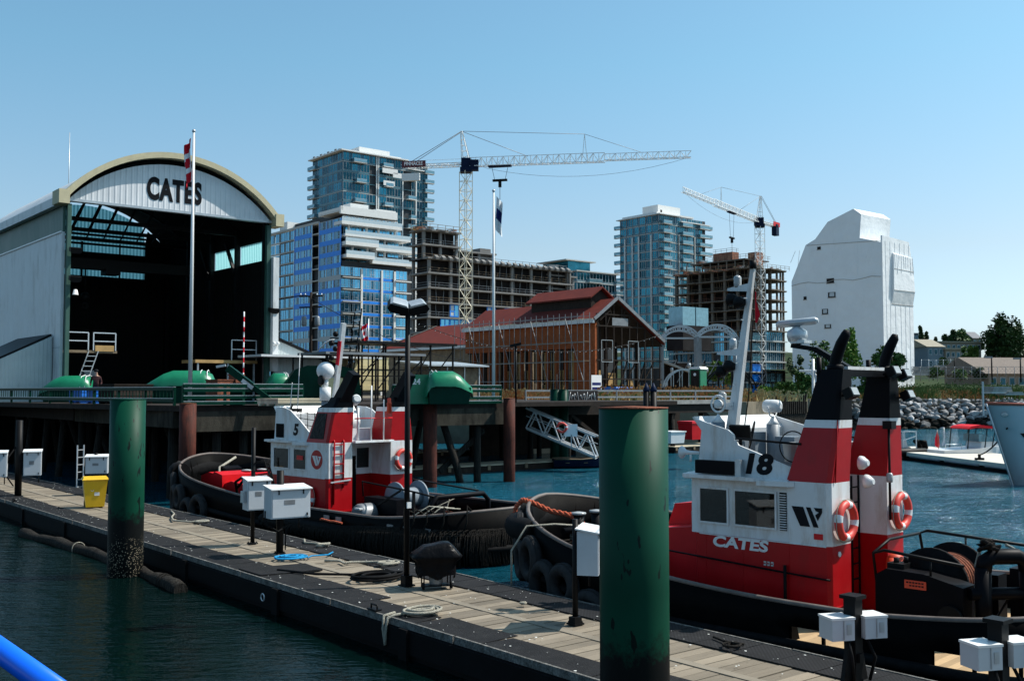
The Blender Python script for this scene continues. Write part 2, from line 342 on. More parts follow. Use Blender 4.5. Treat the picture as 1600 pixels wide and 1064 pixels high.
# ================================================================ water, land
def water():
    m, n, l, p = _nt('water')
    tc = n.new("ShaderNodeTexCoord")
    def noise(sc, mapsc, det, rough=.6, rot=0):
        mp = n.new("ShaderNodeMapping"); mp.inputs["Scale"].default_value = mapsc; mp.inputs["Rotation"].default_value = (0, 0, rot); l.new(tc.outputs["Object"], mp.inputs["Vector"])
        z = n.new("ShaderNodeTexNoise"); _set(z, "Scale", sc); _set(z, "Detail", det); _set(z, "Roughness", rough); l.new(mp.outputs[0], z.inputs["Vector"]); return z
    a = noise(1.1, (.6, 1.5, 1), 5, .6, R(8)); b = noise(3.6, (.7, 1.5, 1), 3, .6, R(-15)); c = noise(.12, (1, 1, 1), 2)
    ad = n.new("ShaderNodeMath"); ad.operation = 'MULTIPLY_ADD'; ad.inputs[1].default_value = .5; l.new(b.outputs["Fac"], ad.inputs[0]); l.new(a.outputs["Fac"], ad.inputs[2])
    st = n.new("ShaderNodeMapRange"); _set(st, "From Min", .35); _set(st, "From Max", .65); _set(st, "To Min", .55); _set(st, "To Max", 1.0); l.new(c.outputs["Fac"], st.inputs["Value"])
    # calmer water inside the basin by the float, choppier outside
    bp = n.new("ShaderNodeBump"); _set(bp, "Distance", .24); l.new(ad.outputs[0], bp.inputs["Height"]); l.new(st.outputs[0], bp.inputs["Strength"]); l.new(bp.outputs[0], p.inputs["Normal"])
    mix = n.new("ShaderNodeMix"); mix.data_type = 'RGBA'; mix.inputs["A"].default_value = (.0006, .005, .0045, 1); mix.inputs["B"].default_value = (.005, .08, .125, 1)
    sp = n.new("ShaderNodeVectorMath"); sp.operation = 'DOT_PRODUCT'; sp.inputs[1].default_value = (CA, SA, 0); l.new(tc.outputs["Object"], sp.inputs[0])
    gr = n.new("ShaderNodeMapRange"); _set(gr, "From Min", 10); _set(gr, "From Max", 24); l.new(sp.outputs["Value"], gr.inputs["Value"])   # painted reflections: dark basin inside the float, sky blue beyond
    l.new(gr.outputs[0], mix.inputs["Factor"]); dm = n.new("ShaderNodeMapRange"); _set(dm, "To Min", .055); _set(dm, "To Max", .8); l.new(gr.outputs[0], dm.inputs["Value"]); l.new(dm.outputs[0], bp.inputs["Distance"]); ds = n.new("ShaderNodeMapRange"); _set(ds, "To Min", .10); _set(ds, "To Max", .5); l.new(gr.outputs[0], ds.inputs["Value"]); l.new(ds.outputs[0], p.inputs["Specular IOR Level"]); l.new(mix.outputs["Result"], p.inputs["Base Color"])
    _set(p, "Roughness", .06); _set(p, "IOR", 1.33); _set(p, "Specular IOR Level", .28)
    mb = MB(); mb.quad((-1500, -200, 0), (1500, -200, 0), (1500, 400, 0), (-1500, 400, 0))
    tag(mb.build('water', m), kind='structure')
water()
mk('dirt', (.17, .14, .10), .95, var=.35, scale=.3, dirt=.4, dirtcol=(.09, .08, .05), bump=.4, bscale=3)
def land():
    mb = MB()
    shore = [(-3000, 108), (-45, 108), (-30, 100), (5, 92), (21, 94), (30, 112), (37, 130), (58, 134), (110, 137), (400, 150), (3000, 200)]
    top = [(x, y, 3.7) for x, y in shore]; bot = [(x, y - .4, -1) for x, y in shore]
    for i in range(len(shore) - 1):
        mb.quad(bot[i], bot[i + 1], top[i + 1], top[i])
    mb.add(top + [(3000, 6000, 3.7), (-3000, 6000, 3.7)], [tuple(range(len(shore) + 2))])
    tag(mb.build('ground', 'dirt'), kind='structure')
    mk('hill_green', (.022, .035, .014), .95, var=.5, scale=.05, dirt=.5, dirtcol=(.08, .07, .04))
    s = MB(); pr = [(185, 3.65), (235, 8.5), (262, 9.8), (300, 11), (345, 15.5), (430, 18), (520, 18)]; s.add([(x, y, z) for y, z in pr for x in (70, 900)], [(2 * i, 2 * i + 1, 2 * i + 3, 2 * i + 2) for i in range(6)], 0, True); tag(s.build('slope', 'hill_green'), kind='structure')
    h = MB(); nx, ny = 60, 14; vs = []
    for j in range(ny + 1):
        for i in range(nx + 1):
            x = -700 + i * 40; y = 430 + j * 50
            k = max(0, min(1, (y - 440) / 300)); k = k * k * (3 - 2 * k)
            vs.append((x, y, 3.0 + (24 + 5 * math.sin(x * .013) + 3 * math.sin(x * .041 + j)) * k - (60 * max(0, (y - 900) / 300))))
    h.add(vs, [(j * (nx + 1) + i, j * (nx + 1) + i + 1, (j + 1) * (nx + 1) + i + 1, (j + 1) * (nx + 1) + i) for j in range(ny) for i in range(nx)], 0, True)
    tag(h.build('hill', 'hill_green'), kind='structure')
land()
# ================================================================ floating dock
def gthing(name, label, cat, n, w, z=0, group=None, rot=0):
    return thing(name, label, cat, G(n, w, z), ANG + rot, group)
MT['mat_rubber'] = M('mat_rubber', (.013, .013, .014), .85, spec=.15, var=.35, scale=3, dirt=.35, dirtcol=(.06, .06, .056), bump=.5, bscale=40, stretch=(1, 1, 1))
def M_grate():
    m = M('mat_grate', (.018, .018, .02), .85, spec=.15, var=.3, scale=2, dirt=.3, dirtcol=(.1, .1, .095), stretch=(1, 1, 1))
    n = m.node_tree.nodes; l = m.node_tree.links; p = n["Principled BSDF"]
    tc = n.new("ShaderNodeTexCoord"); ck = n.new("ShaderNodeTexChecker"); _set(ck, "Scale", 26); l.new(tc.outputs["Object"], ck.inputs[0])
    old = p.inputs["Base Color"].links[0].from_socket
    mx = n.new("ShaderNodeMix"); mx.data_type = 'RGBA'; mx.inputs["B"].default_value = (.008, .008, .008, 1); l.new(old, mx.inputs["A"])
    ml = n.new("ShaderNodeMath"); ml.operation = 'MULTIPLY'; ml.inputs[1].default_value = .75; l.new(ck.outputs["Fac"], ml.inputs[0]); l.new(ml.outputs[0], mx.inputs["Factor"]); l.new(mx.outputs["Result"], p.inputs["Base Color"])
    return m
MT['mat_grate'] = M_grate()
mk('curb_worn', (.16, .155, .145), .8, var=.7, scale=5, dirt=1.0, dirtcol=(.03, .03, .028), stretch=(2, 2, 2), bump=.4)
mk('float_black', (.004, .004, .0045), .8, var=.5, scale=2, dirt=.3, dirtcol=(.012, .013, .012), spec=.1)
mk('guano', (.7, .7, .66), .9, var=.1)
def dock():
    t = gthing('floating_dock', 'long floating dock with grey planks between black rubber mats', 'dock', 10.25, 0)
    y0, y1 = -6, 62
    b = MB(); b.box(.0, 3.6, y0, y1, -.5, .5); b.box(-.06, .0, y0, y1, .1, .48)
    for i in range(14): b.box(-.12, -.06, y0 + 2 + i * 4.8, y0 + 2.25 + i * 4.8, -.1, .52)
    b.build('pontoon', 'float_black', t)
    b = MB(); y = y0
    rr = random.Random(3)
    while y < y1:
        b.box(.06, 1.66, y + .009, y + .231, .5, .585 + rr.uniform(-.006, .006)); b.box(1.86, 3.56, y + .009, y + .231, .5, .585 + rr.uniform(-.006, .006)); y += .24
    b.build('planking', 'planks', t)
    MT['planks_long'] = M_planks('planks_long', (.20, .17, .13), 0, .2, var=.2)
    b = MB(); y = y0
    while y < y1: b.box(1.67, 1.85, y + .01, y + 5.99, .5, .60); y += 6
    b.build('centre_board', 'planks_long', t)
    for side, x0, x1 in (('n', 0, .045), ('f', 3.555, 3.6)):
        b = MB(); y = y0
        while y < y1:
            dx = rr.uniform(-.012, .012); b.box(x0 + dx, x1 + dx, y + .02, y + 3.98, .5, .625 + rr.uniform(-.012, .006)); y += 4
        b.build('edge_strip', 'curb_worn', t)
    # rubber mats on the near side, uneven edges, laid over the planks
    y = y0; k = 0
    while y < y1:
        L = rr.uniform(1.6, 3.4); wd = rr.choice((.78, .95, .9, 1.1, .62)) + rr.uniform(-.06, .06)
        if y > 24: wd = .82 + rr.uniform(-.03, .03)
        b = MB(); q = rr.uniform(-.05, .05)
        b.prism([(.08, y), (wd + .07, y + rr.uniform(0, .1)), (wd + .07 + q, y + L * .5), (wd + .05, y + L - .02), (.08, y + L - .02)], 'z', .594, .606 + rr.uniform(0, .004))
        b.build('rubber_mat', 'mat_rubber', t); y += L
    y = y0
    while y < y1:
        b = MB(); b.box(2.72, 3.52, y + .01, y + 1.49, .593, .612)
        for j in (0, 1): b.box(2.72, 3.52, y + .74 * j, y + .74 * j + .014, .612, .616)
        b.build('grating_mat', 'mat_grate', t); y += 1.5
    # ridge ramp plate near the pedestals
    MB().prism([(.1, 21.2), (1.5, 21.0), (1.6, 22.0), (.1, 22.3)], 'z', .608, .64).build('rubber_flap', 'mat_rubber', t)
    b = MB()
    for i in range(650):
        x = rr.choice((rr.uniform(.1, 1.1), rr.uniform(2.5, 3.5), rr.uniform(.1, 3.5))); yy = rr.uniform(5, 50); s = rr.choice((.006, .008, .011, .018)) * rr.uniform(.7, 1.2)
        b.prism([(x + s * math.cos(a) * rr.uniform(.6, 1.4), yy + s * math.sin(a) * rr.uniform(.6, 1.6)) for a in [q * 1.05 for q in range(6)]], 'z', .618, .621)
    g = b.build('droppings', 'guano', t); g['kind'] = 'stuff'
    b = MB(); b.prism([(1.25, 1.9), (1.5, 2.3), (1.9, 2.2), (2.1, 2.7), (1.75, 3.2), (1.35, 2.9), (1.1, 2.4)], 'z', .612, .614)
    b.prism([(1.2, 3.0), (1.5, 3.3), (1.42, 3.7), (1.12, 3.4)], 'z', .612, .614)
    # faded red paint patch lies around the near right corner of the walkway
    b.xf(Matrix.Translation((.3, 5.0, 0))); mk('faded_red', (.36, .10, .07), .9, var=.4, scale=8); b.build('paint_patch', 'faded_red', t)
    for yy in (10.2, 16.5, 30, 41):
        b = MB(); b.box(-.02, .12, yy - .14, yy + .14, .64, .67); b.path([(.05, yy - .1, .66), (.05, yy - .1, .74), (.05, yy + .1, .74), (.05, yy + .1, .66)], .018)
        b.build('cleat', 'steel_dark', t)
    b = MB(); b.torus((-.14, 20.6, .28), .075, .014, 'x', 14, 6); b.build('mooring_ring', 'galv', t)
dock()
def pile_mats():
    m, n, l, p = _nt('pile_green')
    tc = n.new("ShaderNodeTexCoord"); sx = n.new("ShaderNodeSeparateXYZ"); l.new(tc.outputs["Object"], sx.inputs[0])
    nz = n.new("ShaderNodeTexNoise"); _set(nz, "Scale", 4); _set(nz, "Detail", 8); _set(nz, "Roughness", .75); l.new(tc.outputs["Object"], nz.inputs["Vector"])
    # tide band: paint above, bare black then barnacles below
    ml = n.new("ShaderNodeMath"); ml.operation = 'MULTIPLY_ADD'; ml.inputs[1].default_value = 1.5; l.new(nz.outputs["Fac"], ml.inputs[0]); l.new(sx.outputs[2], ml.inputs[2])
    mr = n.new("ShaderNodeMapRange"); _set(mr, "From Min", 2.15); _set(mr, "From Max", 2.45); l.new(ml.outputs[0], mr.inputs["Value"])
    n2 = n.new("ShaderNodeTexNoise"); _set(n2, "Scale", 1.2); _set(n2, "Detail", 4); l.new(tc.outputs["Object"], n2.inputs["Vector"])
    pa = n.new("ShaderNodeMix"); pa.data_type = 'RGBA'; pa.inputs["A"].default_value = (.0006, .026, .014, 1); pa.inputs["B"].default_value = (.0008, .055, .030, 1); l.new(n2.outputs["Fac"], pa.inputs["Factor"])
    sp = n.new("ShaderNodeTexNoise"); _set(sp, "Scale", 2.6); _set(sp, "Detail", 2)
    mp = n.new("ShaderNodeMapping"); mp.inputs["Scale"].default_value = (3, 3, 1); l.new(tc.outputs["Object"], mp.inputs["Vector"]); l.new(mp.outputs[0], sp.inputs["Vector"])
    sr = n.new("ShaderNodeMapRange"); _set(sr, "From Min", .64); _set(sr, "From Max", .65); l.new(sp.outputs["Fac"], sr.inputs["Value"])
    p2 = n.new("ShaderNodeMix"); p2.data_type = 'RGBA'; p2.inputs["B"].default_value = (.001, .007, .005, 1); l.new(sr.outputs[0], p2.inputs["Factor"]); l.new(pa.outputs["Result"], p2.inputs["A"])
    vo = n.new("ShaderNodeTexVoronoi"); _set(vo, "Scale", 24); l.new(tc.outputs["Object"], vo.inputs["Vector"])
    vr = n.new("ShaderNodeMapRange"); _set(vr, "From Min", .22); _set(vr, "From Max", .3); _set(vr, "To Min", 1); _set(vr, "To Max", 0); l.new(vo.outputs["Distance"], vr.inputs["Value"])
    bz = n.new("ShaderNodeMapRange"); _set(bz, "From Min", 1.75); _set(bz, "From Max", 1.35); l.new(ml.outputs[0], bz.inputs["Value"])
    mm = n.new("ShaderNodeMath"); mm.operation = 'MULTIPLY'; l.new(vr.outputs[0], mm.inputs[0]); l.new(bz.outputs[0], mm.inputs[1])
    lo = n.new("ShaderNodeMix"); lo.data_type = 'RGBA'; lo.inputs["A"].default_value = (.003, .004, .004, 1); lo.inputs["B"].default_value = (.42, .36, .26, 1); l.new(mm.outputs[0], lo.inputs["Factor"])
    fin = n.new("ShaderNodeMix"); fin.data_type = 'RGBA'; l.new(mr.outputs[0], fin.inputs["Factor"]); l.new(lo.outputs["Result"], fin.inputs["A"]); l.new(p2.outputs["Result"], fin.inputs["B"])
    l.new(fin.outputs["Result"], p.inputs["Base Color"]); _set(p, "Roughness", .5); _set(p, "Specular IOR Level", .12)
    bp = n.new("ShaderNodeBump"); _set(bp, "Strength", .7); _set(bp, "Distance", .03); l.new(mm.outputs[0], bp.inputs["Height"]); l.new(bp.outputs[0], p.inputs["Normal"])
    return m
MT['pile_green'] = pile_mats()
def steel_pile(name, label, x, y, r, top, mat, capmat, group=None, zbot=-3, capname='cap_plate'):
    t = thing(name, label, 'pile', (x, y, 0), random.uniform(0, 3), group)
    b = MB(); b.lathe([(r, zbot), (r, 1), (r, 2.2), (r, top)], seg=40); b.build('shaft', mat, t)
    c = MB(); c.lathe([(r - .02, top), (r + .004, top + .002), (r + .004, top + .02), (.01, top + .035)], seg=40); c.build(capname, capmat, t)
    return t
steel_pile('green_pile', 'thick green steel pile rising before the tug numbered 18', 1.50, 13.0, .425, 4.39, 'pile_green', 'rust', 'big green mooring piles')
steel_pile('green_pile', 'green steel pile with barnacled foot beside the yellow bin', -9.72, 26.6, .43, 4.39, 'pile_green', 'pile_green', 'big green mooring piles')
# ---------------------------------------------------------------- dock furniture
def junction_box(t, x, y, z0, z1, wx, wy, rot, name='electric_box', lid=True):
    """a light metal box with sloping lid, door seam and latch; front faces -y of its own frame"""
    e = MB(); e.box(-wx / 2, wx / 2, -wy / 2, wy / 2, z0, z1); bx = e.build(name, 'box_grey', t, (x, y, 0), rot)
    d = MB(); d.box(-wx / 2 + .03, wx / 2 - .03, -wy / 2 - .012, -wy / 2, z0 + .03, z1 - .09); d.box(wx / 2 - .1, wx / 2 - .07, -wy / 2 - .03, -wy / 2 - .012, z0 + .05, z0 + .12, 1); d.box(-wx * .33, -wx * .33 + .03, -wy / 2 - .03, -wy / 2 - .0, z1 - .16, z1 - .05, 1)
    d.box(wx * .3, wx * .3 + .03, -wy / 2 - .03, -wy / 2 - .0, z1 - .16, z1 - .05, 1)
    d.box(-wx * .18, wx * .1, -wy / 2 - .016, -wy / 2 - .012, z0 + (z1 - z0) * .45, z0 + (z1 - z0) * .6, 2); d.tube((wx * .35, wy * .2, z0 - .3), (wx * .35, wy * .2, z0), .02, mi=1); d.build('box_door', ['box_grey', 'steel_dark', 'steel_grey'], bx)
    if lid:
        c = MB(); c.prism([(-wy / 2 - .07, z1 - .045), (wy / 2 + .03, z1 + .03), (wy / 2 + .03, z1 + .055), (-wy / 2 - .07, z1 - .02)], 'x', -wx / 2 - .03, wx / 2 + .03); c.build('box_lid', 'lid_white', bx)
    return bx
mk('box_grey', (.46, .49, .52), .4, var=.05, dirt=.3, dirtcol=(.4, .38, .34)); mk('lid_white', (.68, .68, .67), .4, var=.05, dirt=.2, dirtcol=(.5, .47, .42))
def post(t, r, z0, z1, x=0, y=0, mat='steel_dark'):
    b = MB(); b.tube((x, y, z0), (x, y, z1), r, seg=12); b.box(x - .11, x + .11, y - .11, y + .11, z0, z0 + .03)
    for sx in (-1, 1):
        for sy in (-1, 1): b.tube((x + .08 * sx, y + .08 * sy, z0 + .03), (x + .08 * sx, y + .08 * sy, z0 + .06), .015)
    return b.build('post', mat, t)
def cable(pts, r, name, mat, t): return MB().path(pts, r).build(name, mat, t)
def arc(p, q, sag, n=10):
    p, q = Vector(p), Vector(q); return [p.lerp(q, i / n) + Vector((0, 0, -sag * 4 * (i / n) * (1 - i / n))) for i in range(n + 1)]
# pair by the tug numbered 5
t = gthing('power_pedestal', 'dock power post with narrower grey box beside the red tug', 'power pedestal', 12.4, 25.9, .6, 'power pedestals on the dock'); post(t, .055, 0, 3.05)
junction_box(t, 0, -.22, .92, 1.72, .62, .42, R(-8)); MB().box(-.42, -.33, -.3, -.14, 1.12, 1.42).build('switch_box', 'galv', t)
cable([(.0, -.05, 2.1), (.25, -.1, 2.2), (.4, -.2, 1.7), (.45, -.25, 1.1), (.5, .1, .8)], .02, 'cable', 'rubber', t); cable([(.05, -.05, 2.15), (.4, -.1, 2.1), (.5, -.25, 1.5), (.55, .2, .9)], .02, 'cable', 'rubber', t)
cable([(.0, -.05, 1.9), (.5, .1, 1.9), (1.0, .5, 1.0), (1.5, 1.2, .6)], .02, 'cable', 'rubber', t)
t = gthing('power_pedestal', 'dock power post with wide grey box above the blue rope coil', 'power pedestal', 12.17, 23.9, .6, 'power pedestals on the dock'); post(t, .09, 0, 2.05)
junction_box(t, .05, -.28, .92, 1.66, 1.0, .5, R(-6)); cable([(-.5, -.2, 1.1), (-.55, -.3, .8), (-.3, -.5, .62), (.1, -.3, .75)], .022, 'cable', 'rubber', t); cable([(.1, .05, .9), (.16, .0, .5), (.1, -.1, .1)], .018, 'cable', 'rubber', t)
# by the near green pile
t = gthing('power_pedestal', 'dock power post with tall grey box just beside the thickest green pile', 'power pedestal', 12.45, 13.45, .6, 'power pedestals on the dock'); post(t, .05, 0, 1.8)
junction_box(t, .28, -.1, .88, 1.62, .82, .36, R(38)); MB().box(-.1, .06, -.1, .06, .0, .14).build('base_bracket', 'steel_dark', t)
# far left
t = gthing('power_pedestal', 'dock power post with two white boxes past the yellow bin', 'power pedestal', 11.05, 43.4, .6, 'power pedestals on the dock'); post(t, .13, 0, 2.9)
for dx, dy in ((-.75, -.1), (.48, -.1)): junction_box(t, dx, dy, .78, 1.72, .62, .5, R(-18))
cable([(-.1, 0, 1.9), (-.4, -.1, 1.5), (-.55, -.2, .9), (-.2, -.1, .4)], .03, 'cable', 'rubber', t)
t = gthing('power_pedestal', 'dock power post with lone white box behind the yellow bin', 'power pedestal', 13.6, 42.2, .6, 'power pedestals on the dock'); post(t, .06, 0, 1.6, 0, .1)
junction_box(t, 0, -.05, .82, 1.5, .8, .45, R(-25))
# near right: pairs of meter boxes
for (n_, w_, lab) in ((12.95, 8.35, 'black dock post with two white meter boxes before the red deckhouse'), (13.0, 6.35, 'black dock post with two white meter boxes by the towing frame')):
    t = gthing('meter_post', lab, 'power pedestal', n_, w_, .6, 'meter posts on the dock')
    b = MB(); b.box(-.09, .09, -.09, .09, 0, 1.15); b.box(-.13, .13, -.13, .13, 1.15, 1.2); b.prism([(-.3, 0), (.3, 0), (.1, .75), (-.1, .75)], 'y', -.03, .03); b.build('post', 'steel_dark', t)
    for sx, ry in ((-1, R(-25)), (1, R(-25))):
        e = MB(); e.box(-.17, .17, -.17, .17, .62, .9); bx = e.build('meter_box', 'box_grey', t, (sx * .24, -.10 * sx, 0), ry)
        c = MB(); c.box(-.18, .18, -.18, .18, .9, .93); c.build('box_lid', 'lid_white', bx)
        c = MB(); c.box(.0, .012, -.181, -.171, .64, .89); c.box(.05, .12, -.178, -.171, .7, .84); c.build('box_door', 'galv', bx)
    cable([(-.2, -.05, .62), (-.22, -.12, .4), (-.14, -.1, .05)], .022, 'cable', 'rubber', t); cable([(.15, -.1, .62), (.22, -.2, .35), (.2, -.12, .03)], .022, 'cable', 'rubber', t)
    MB().box(-.06, .03, -.14, -.09, .3, .42).build('outlet_box', 'steel_dark', t)
# lamp post
t = gthing('dock_lamp', 'tall black dock lamp post with two shoebox heads', 'street lamp', 12.2, 18.3, .6)
b = MB(); b.tube((0, 0, 0), (0, 0, 5.75), .06, .055, 12); b.box(-.13, .13, -.13, .13, 0, .03); b.box(-.09, .09, -.09, .09, .03, .22); b.build('post', 'steel_dark', t)
for s_ in (-1, 1):
    h = MB(); h.prism([(-.19, -.02), (-.23, -.13), (-.15, -.2), (.15, -.2), (.23, -.13), (.19, -.02)], 'y', -.20, .20)
    h.prism([(-.19, -.02), (.19, -.02), (.14, .02), (-.14, .02)], 'y', -.20, .20, 1)
    o = h.build('lamp_head', ['steel_dark', 'galv'], t, (.205 * s_, 0, 5.86), (R(20 if s_ > 0 else 24), R(-14 * s_), -ANG + R(12)))
    MB().box(-.12, .12, -.16, .16, -.212, -.202).build('lens', 'lamp_glass', o)
MB().box(-.05, .05, -.09, -.06, 1.6, 1.72).build('notice', 'white_paint', t)
# covered barbecue
t = gthing('barbecue', 'barbecue under a black vinyl cover on the dock', 'barbecue', 12.55, 17.75, .6, rot=-ANG + R(14))
rr = random.Random(5)
b = MB(); prof = [(.37, .25, .24), (.385, .26, .34), (.38, .25, .45), (.40, .27, .56), (.50, .30, .62), (.52, .31, .65), (.47, .29, .70), (.34, .25, .82), (.26, .20, .89), (.14, .10, .905)]; seg = 36; vs_ = []
for hx, hy, z in prof:
    for k in range(seg):
        a = 2 * math.pi * k / seg; cx, cy = math.cos(a), math.sin(a); q = 1 / max(abs(cx), abs(cy)); q = min(q, 1.28)
        w_ = 1 + (.055 * math.sin(a * 7 + z * 5) + .04 * math.sin(a * 13 + z * 9)) * (1 if z < .6 else .35)
        vs_.append((hx * cx * q * w_, hy * cy * q * w_, z + (.05 * math.sin(a * 5) if z < .4 else 0) + (.04 * cx if z > .8 else 0)))
b.add(vs_, [(i * seg + k, i * seg + (k + 1) % seg, (i + 1) * seg + (k + 1) % seg, (i + 1) * seg + k) for i in range(len(prof) - 1) for k in range(seg)], 0, True)
b.add(vs_, [tuple(range((len(prof) - 1) * seg, len(prof) * seg))]); b.build('cover', 'black_vinyl', t)
for sx in (-.27, .27):
    for sy in (-.16, .16): MB().tube((sx, sy, .0), (sx, sy, .45), .015, seg=6).build('leg', 'steel_dark', t)
b = MB(); b.lathe([(.13, .05), (.14, .09), (.14, .26), (.1, .30), (.03, .32)], seg=18); b.build('gas_bottle', 'steel_grey', t, (0, 0, .02)); MB().box(-.28, .28, -.17, .17, .05, .07).build('shelf', 'steel_dark', t)
for sx in (-.29, .29): MB().lathe([(.07, -.02), (.07, .02)], (sx, -.16, .07), 14, axis='x').build('wheel', 'rubber', t)
# yellow bin
t = gthing('waste_bin', 'yellow wheeled waste bin with black handle bar', 'waste bin', 12.07, 37.6, .6, rot=R(-14))
b = MB(); a0, a1 = (.25, .27), (.33, .36)
def frus(b, ax, ay, bx_, by_, z0, z1, mi=0, oy=0): b.add([(-ax, -ay, z0), (ax, -ay, z0), (ax, ay, z0), (-ax, ay, z0), (-bx_, -by_ + oy, z1), (bx_, -by_ + oy, z1), (bx_, by_ + oy, z1), (-bx_, by_ + oy, z1)], [(0, 3, 2, 1), (4, 5, 6, 7), (0, 1, 5, 4), (1, 2, 6, 5), (2, 3, 7, 6), (3, 0, 4, 7)], mi)
frus(b, .30, .28, .39, .36, .03, .93); frus(b, .41, .38, .41, .38, .93, .97); b.build('bin_body', 'yellow_plastic', t)
b = MB(); frus(b, .43, .40, .38, .34, .97, 1.05); b.tube((-.25, .40, 1.0), (.25, .40, 1.0), .025); b.build('bin_lid', 'yellow_plastic', t)
for sx in (-.3, .3): MB().lathe([(.11, -.03), (.11, .03)], (sx, .30, .11), 16, axis='x').build('wheel', 'rubber', t)
b = MB(); b.torus((-.1, -.325, .62), .045, .01, 'y', 12, 5); b.box(-.03, .13, -.325, -.312, .42, .68); b.build('decal', 'white_paint', t)
t = gthing('slim_post', 'thin black post standing right at the yellow bin', 'post', 12.3, 36.75, .6); MB().tube((0, 0, 0), (0, 0, 1.45), .04, seg=10).build('post', 'steel_dark', t); MB().path([(.0, .0, .95), (.18, .05, 1.05), (.3, .1, .9), (.42, .1, .95)], .03).build('hook', 'rubber', t)
# ladder hanging behind the dock
t = gthing('ladder', 'small pale aluminium ladder hanging in the wharf shade', 'ladder', 14.15, 46.0, 1.0, rot=R(25))
for sx in (-.17, .17): MB().bar((sx, 0, -.6), (sx, 0, 1.35), .05, .03).build('rail', 'alu', t)
for i in range(6): MB().bar((-.17, 0, -.4 + i * .31), (.17, 0, -.4 + i * .31), .035).build('rung', 'alu', t)
# ropes
def coil(name, label, cat, n_, w_, r0, r1, turns, rr_, mat, sq=.8, tail=None, grp=None, seed=1, z=.62):
    rg = random.Random(seed); t = gthing(name, label, cat, n_, w_, z, grp); pts = []
    N = int(turns * 16)
    for i in range(N):
        a = 2 * math.pi * i / 16; q = (i / N); r = r0 + (r1 - r0) * (.5 + .5 * math.sin(q * 9 + seed)) + rg.uniform(-.012, .012)
        pts.append((r * math.cos(a) + rg.uniform(-.01, .01), r * sq * math.sin(a), rr_ + (rr_ * 1.2) * q * min(turns, 3) * .8))
    if tail: pts += tail
    b = MB(); b.path(pts, rr_, 6); b.build('rope', mat, t); return t
coil('rope_coil', 'coil of pale rope with an end hanging over the dock edge', 'rope', 10.85, 15.75, .22, .38, 4, .026, 'rope_grey', .8, [(-.3, .1, .03), (-.52, .12, .03), (-.66, .12, .0), (-.70, .12, -.15), (-.70, .14, -.45), (-.66, .2, -.5), (-.70, .22, -.2), (-.66, .25, .02), (-.4, .3, .03)], 'rope coils on the dock', 2)
coil('rope_coil', 'loose pale rope snake behind the black hose coil', 'rope', 13.2, 20.6, .15, .3, 2, .03, 'rope_grey', .6, [(-.1, .5, .03), (-.5, .8, .03), (-.7, .7, .03), (-.6, 1.1, .03), (-.9, 1.3, .04)], 'rope coils on the dock', 3)
coil('rope_coil', 'bright blue rope coiled at the foot of a power post', 'rope', 11.95, 22.9, .14, .42, 7, .02, 'rope_blue', .8, [(.3, -.3, .03), (.5, -.1, .03), (.9, -.2, .03), (1.2, .1, .03)], 'rope coils on the dock', 4)
coil('hose_coil', 'coil of black hose lying before the lamp post', 'hose', 12.1, 19.3, .3, .62, 6, .028, 'rubber', .75, [(-.2, .6, .03), (-.8, 1.2, .03), (-1.2, 2.2, .03)], None, 5)
coil('rope_coil', 'short tan rope bundle lying at the far dock edge', 'rope', 13.5, 24.1, .1, .18, 2, .03, 'rope_grey', .7, [(.1, .3, .03), (-.1, .8, .03), (.1, 1.2, .05)], 'rope coils on the dock', 6)
coil('rope_coil', 'tan mooring rope lying in a curve beyond the barnacled pile', 'rope', 13.05, 30.8, .12, .25, 1.3, .03, 'rope_grey', .6, [(-.2, .2, .03), (-.5, .9, .03), (-.2, 1.8, .03), (.2, 2.6, .03), (.45, 3.5, .03)], 'rope coils on the dock', 7)
coil('rope_coil', 'small dark shackle and rope end on the grating by the thick green pile', 'rope', 13.2, 10.6, .05, .22, 2, .02, 'rope_dark', .8, [(.1, .3, .03), (.2, .6, .03)], 'rope coils on the dock', 8)
coil('rope_coil', 'tiny frayed rope end on the planks beyond the grey box', 'rope', 12.75, 15.2, .03, .07, 2, .018, 'rope_grey', .8, None, 'rope coils on the dock', 9)
# floating log
t = thing('floating_log', 'long dark log floating in the water along the dock', 'log', G(9.55, 30, .05), ANG)
b = MB(); pts = []; rad = []
for i in range(30): pts.append((.25 * math.sin(i * .13), -6.4 + 12.6 * i / 29, .03 * math.sin(i * .9))); rad.append(.165 + .02 * math.sin(i * 2.1) + .02 * math.sin(i * .7))
b.path(pts, rad, 14); b.build('trunk', 'creosote', t)
for yy, mt in ((-5.3, 'rope_dark'), (-5.1, 'rope_dark'), (1.6, 'rope_grey')): MB().torus((.25 * math.sin((yy + 6.4) / 12.6 * 3.8), yy, .02), .185, .014, 'y', 20, 6).build('lashing', mt, t)
# blue rail beside the camera
t = thing('blue_railing', 'thick bright blue pipe railing cutting the lowest left corner', 'railing', at(20, 1040, 2.3), 0)
b = MB(); p0 = at(-150, 908, 2.6) - t.location; p1 = at(130, 1108, 2.0) - t.location; b.tube(p0, p1, .024, seg=20)
b.build('top_rail', 'blue_paint', t)
MB().tube(p0 + Vector((-.06, 0, -.13)), p1 + Vector((-.10, 0, -.13)), .02, seg=14).build('lower_rail', 'steel_dark', t)
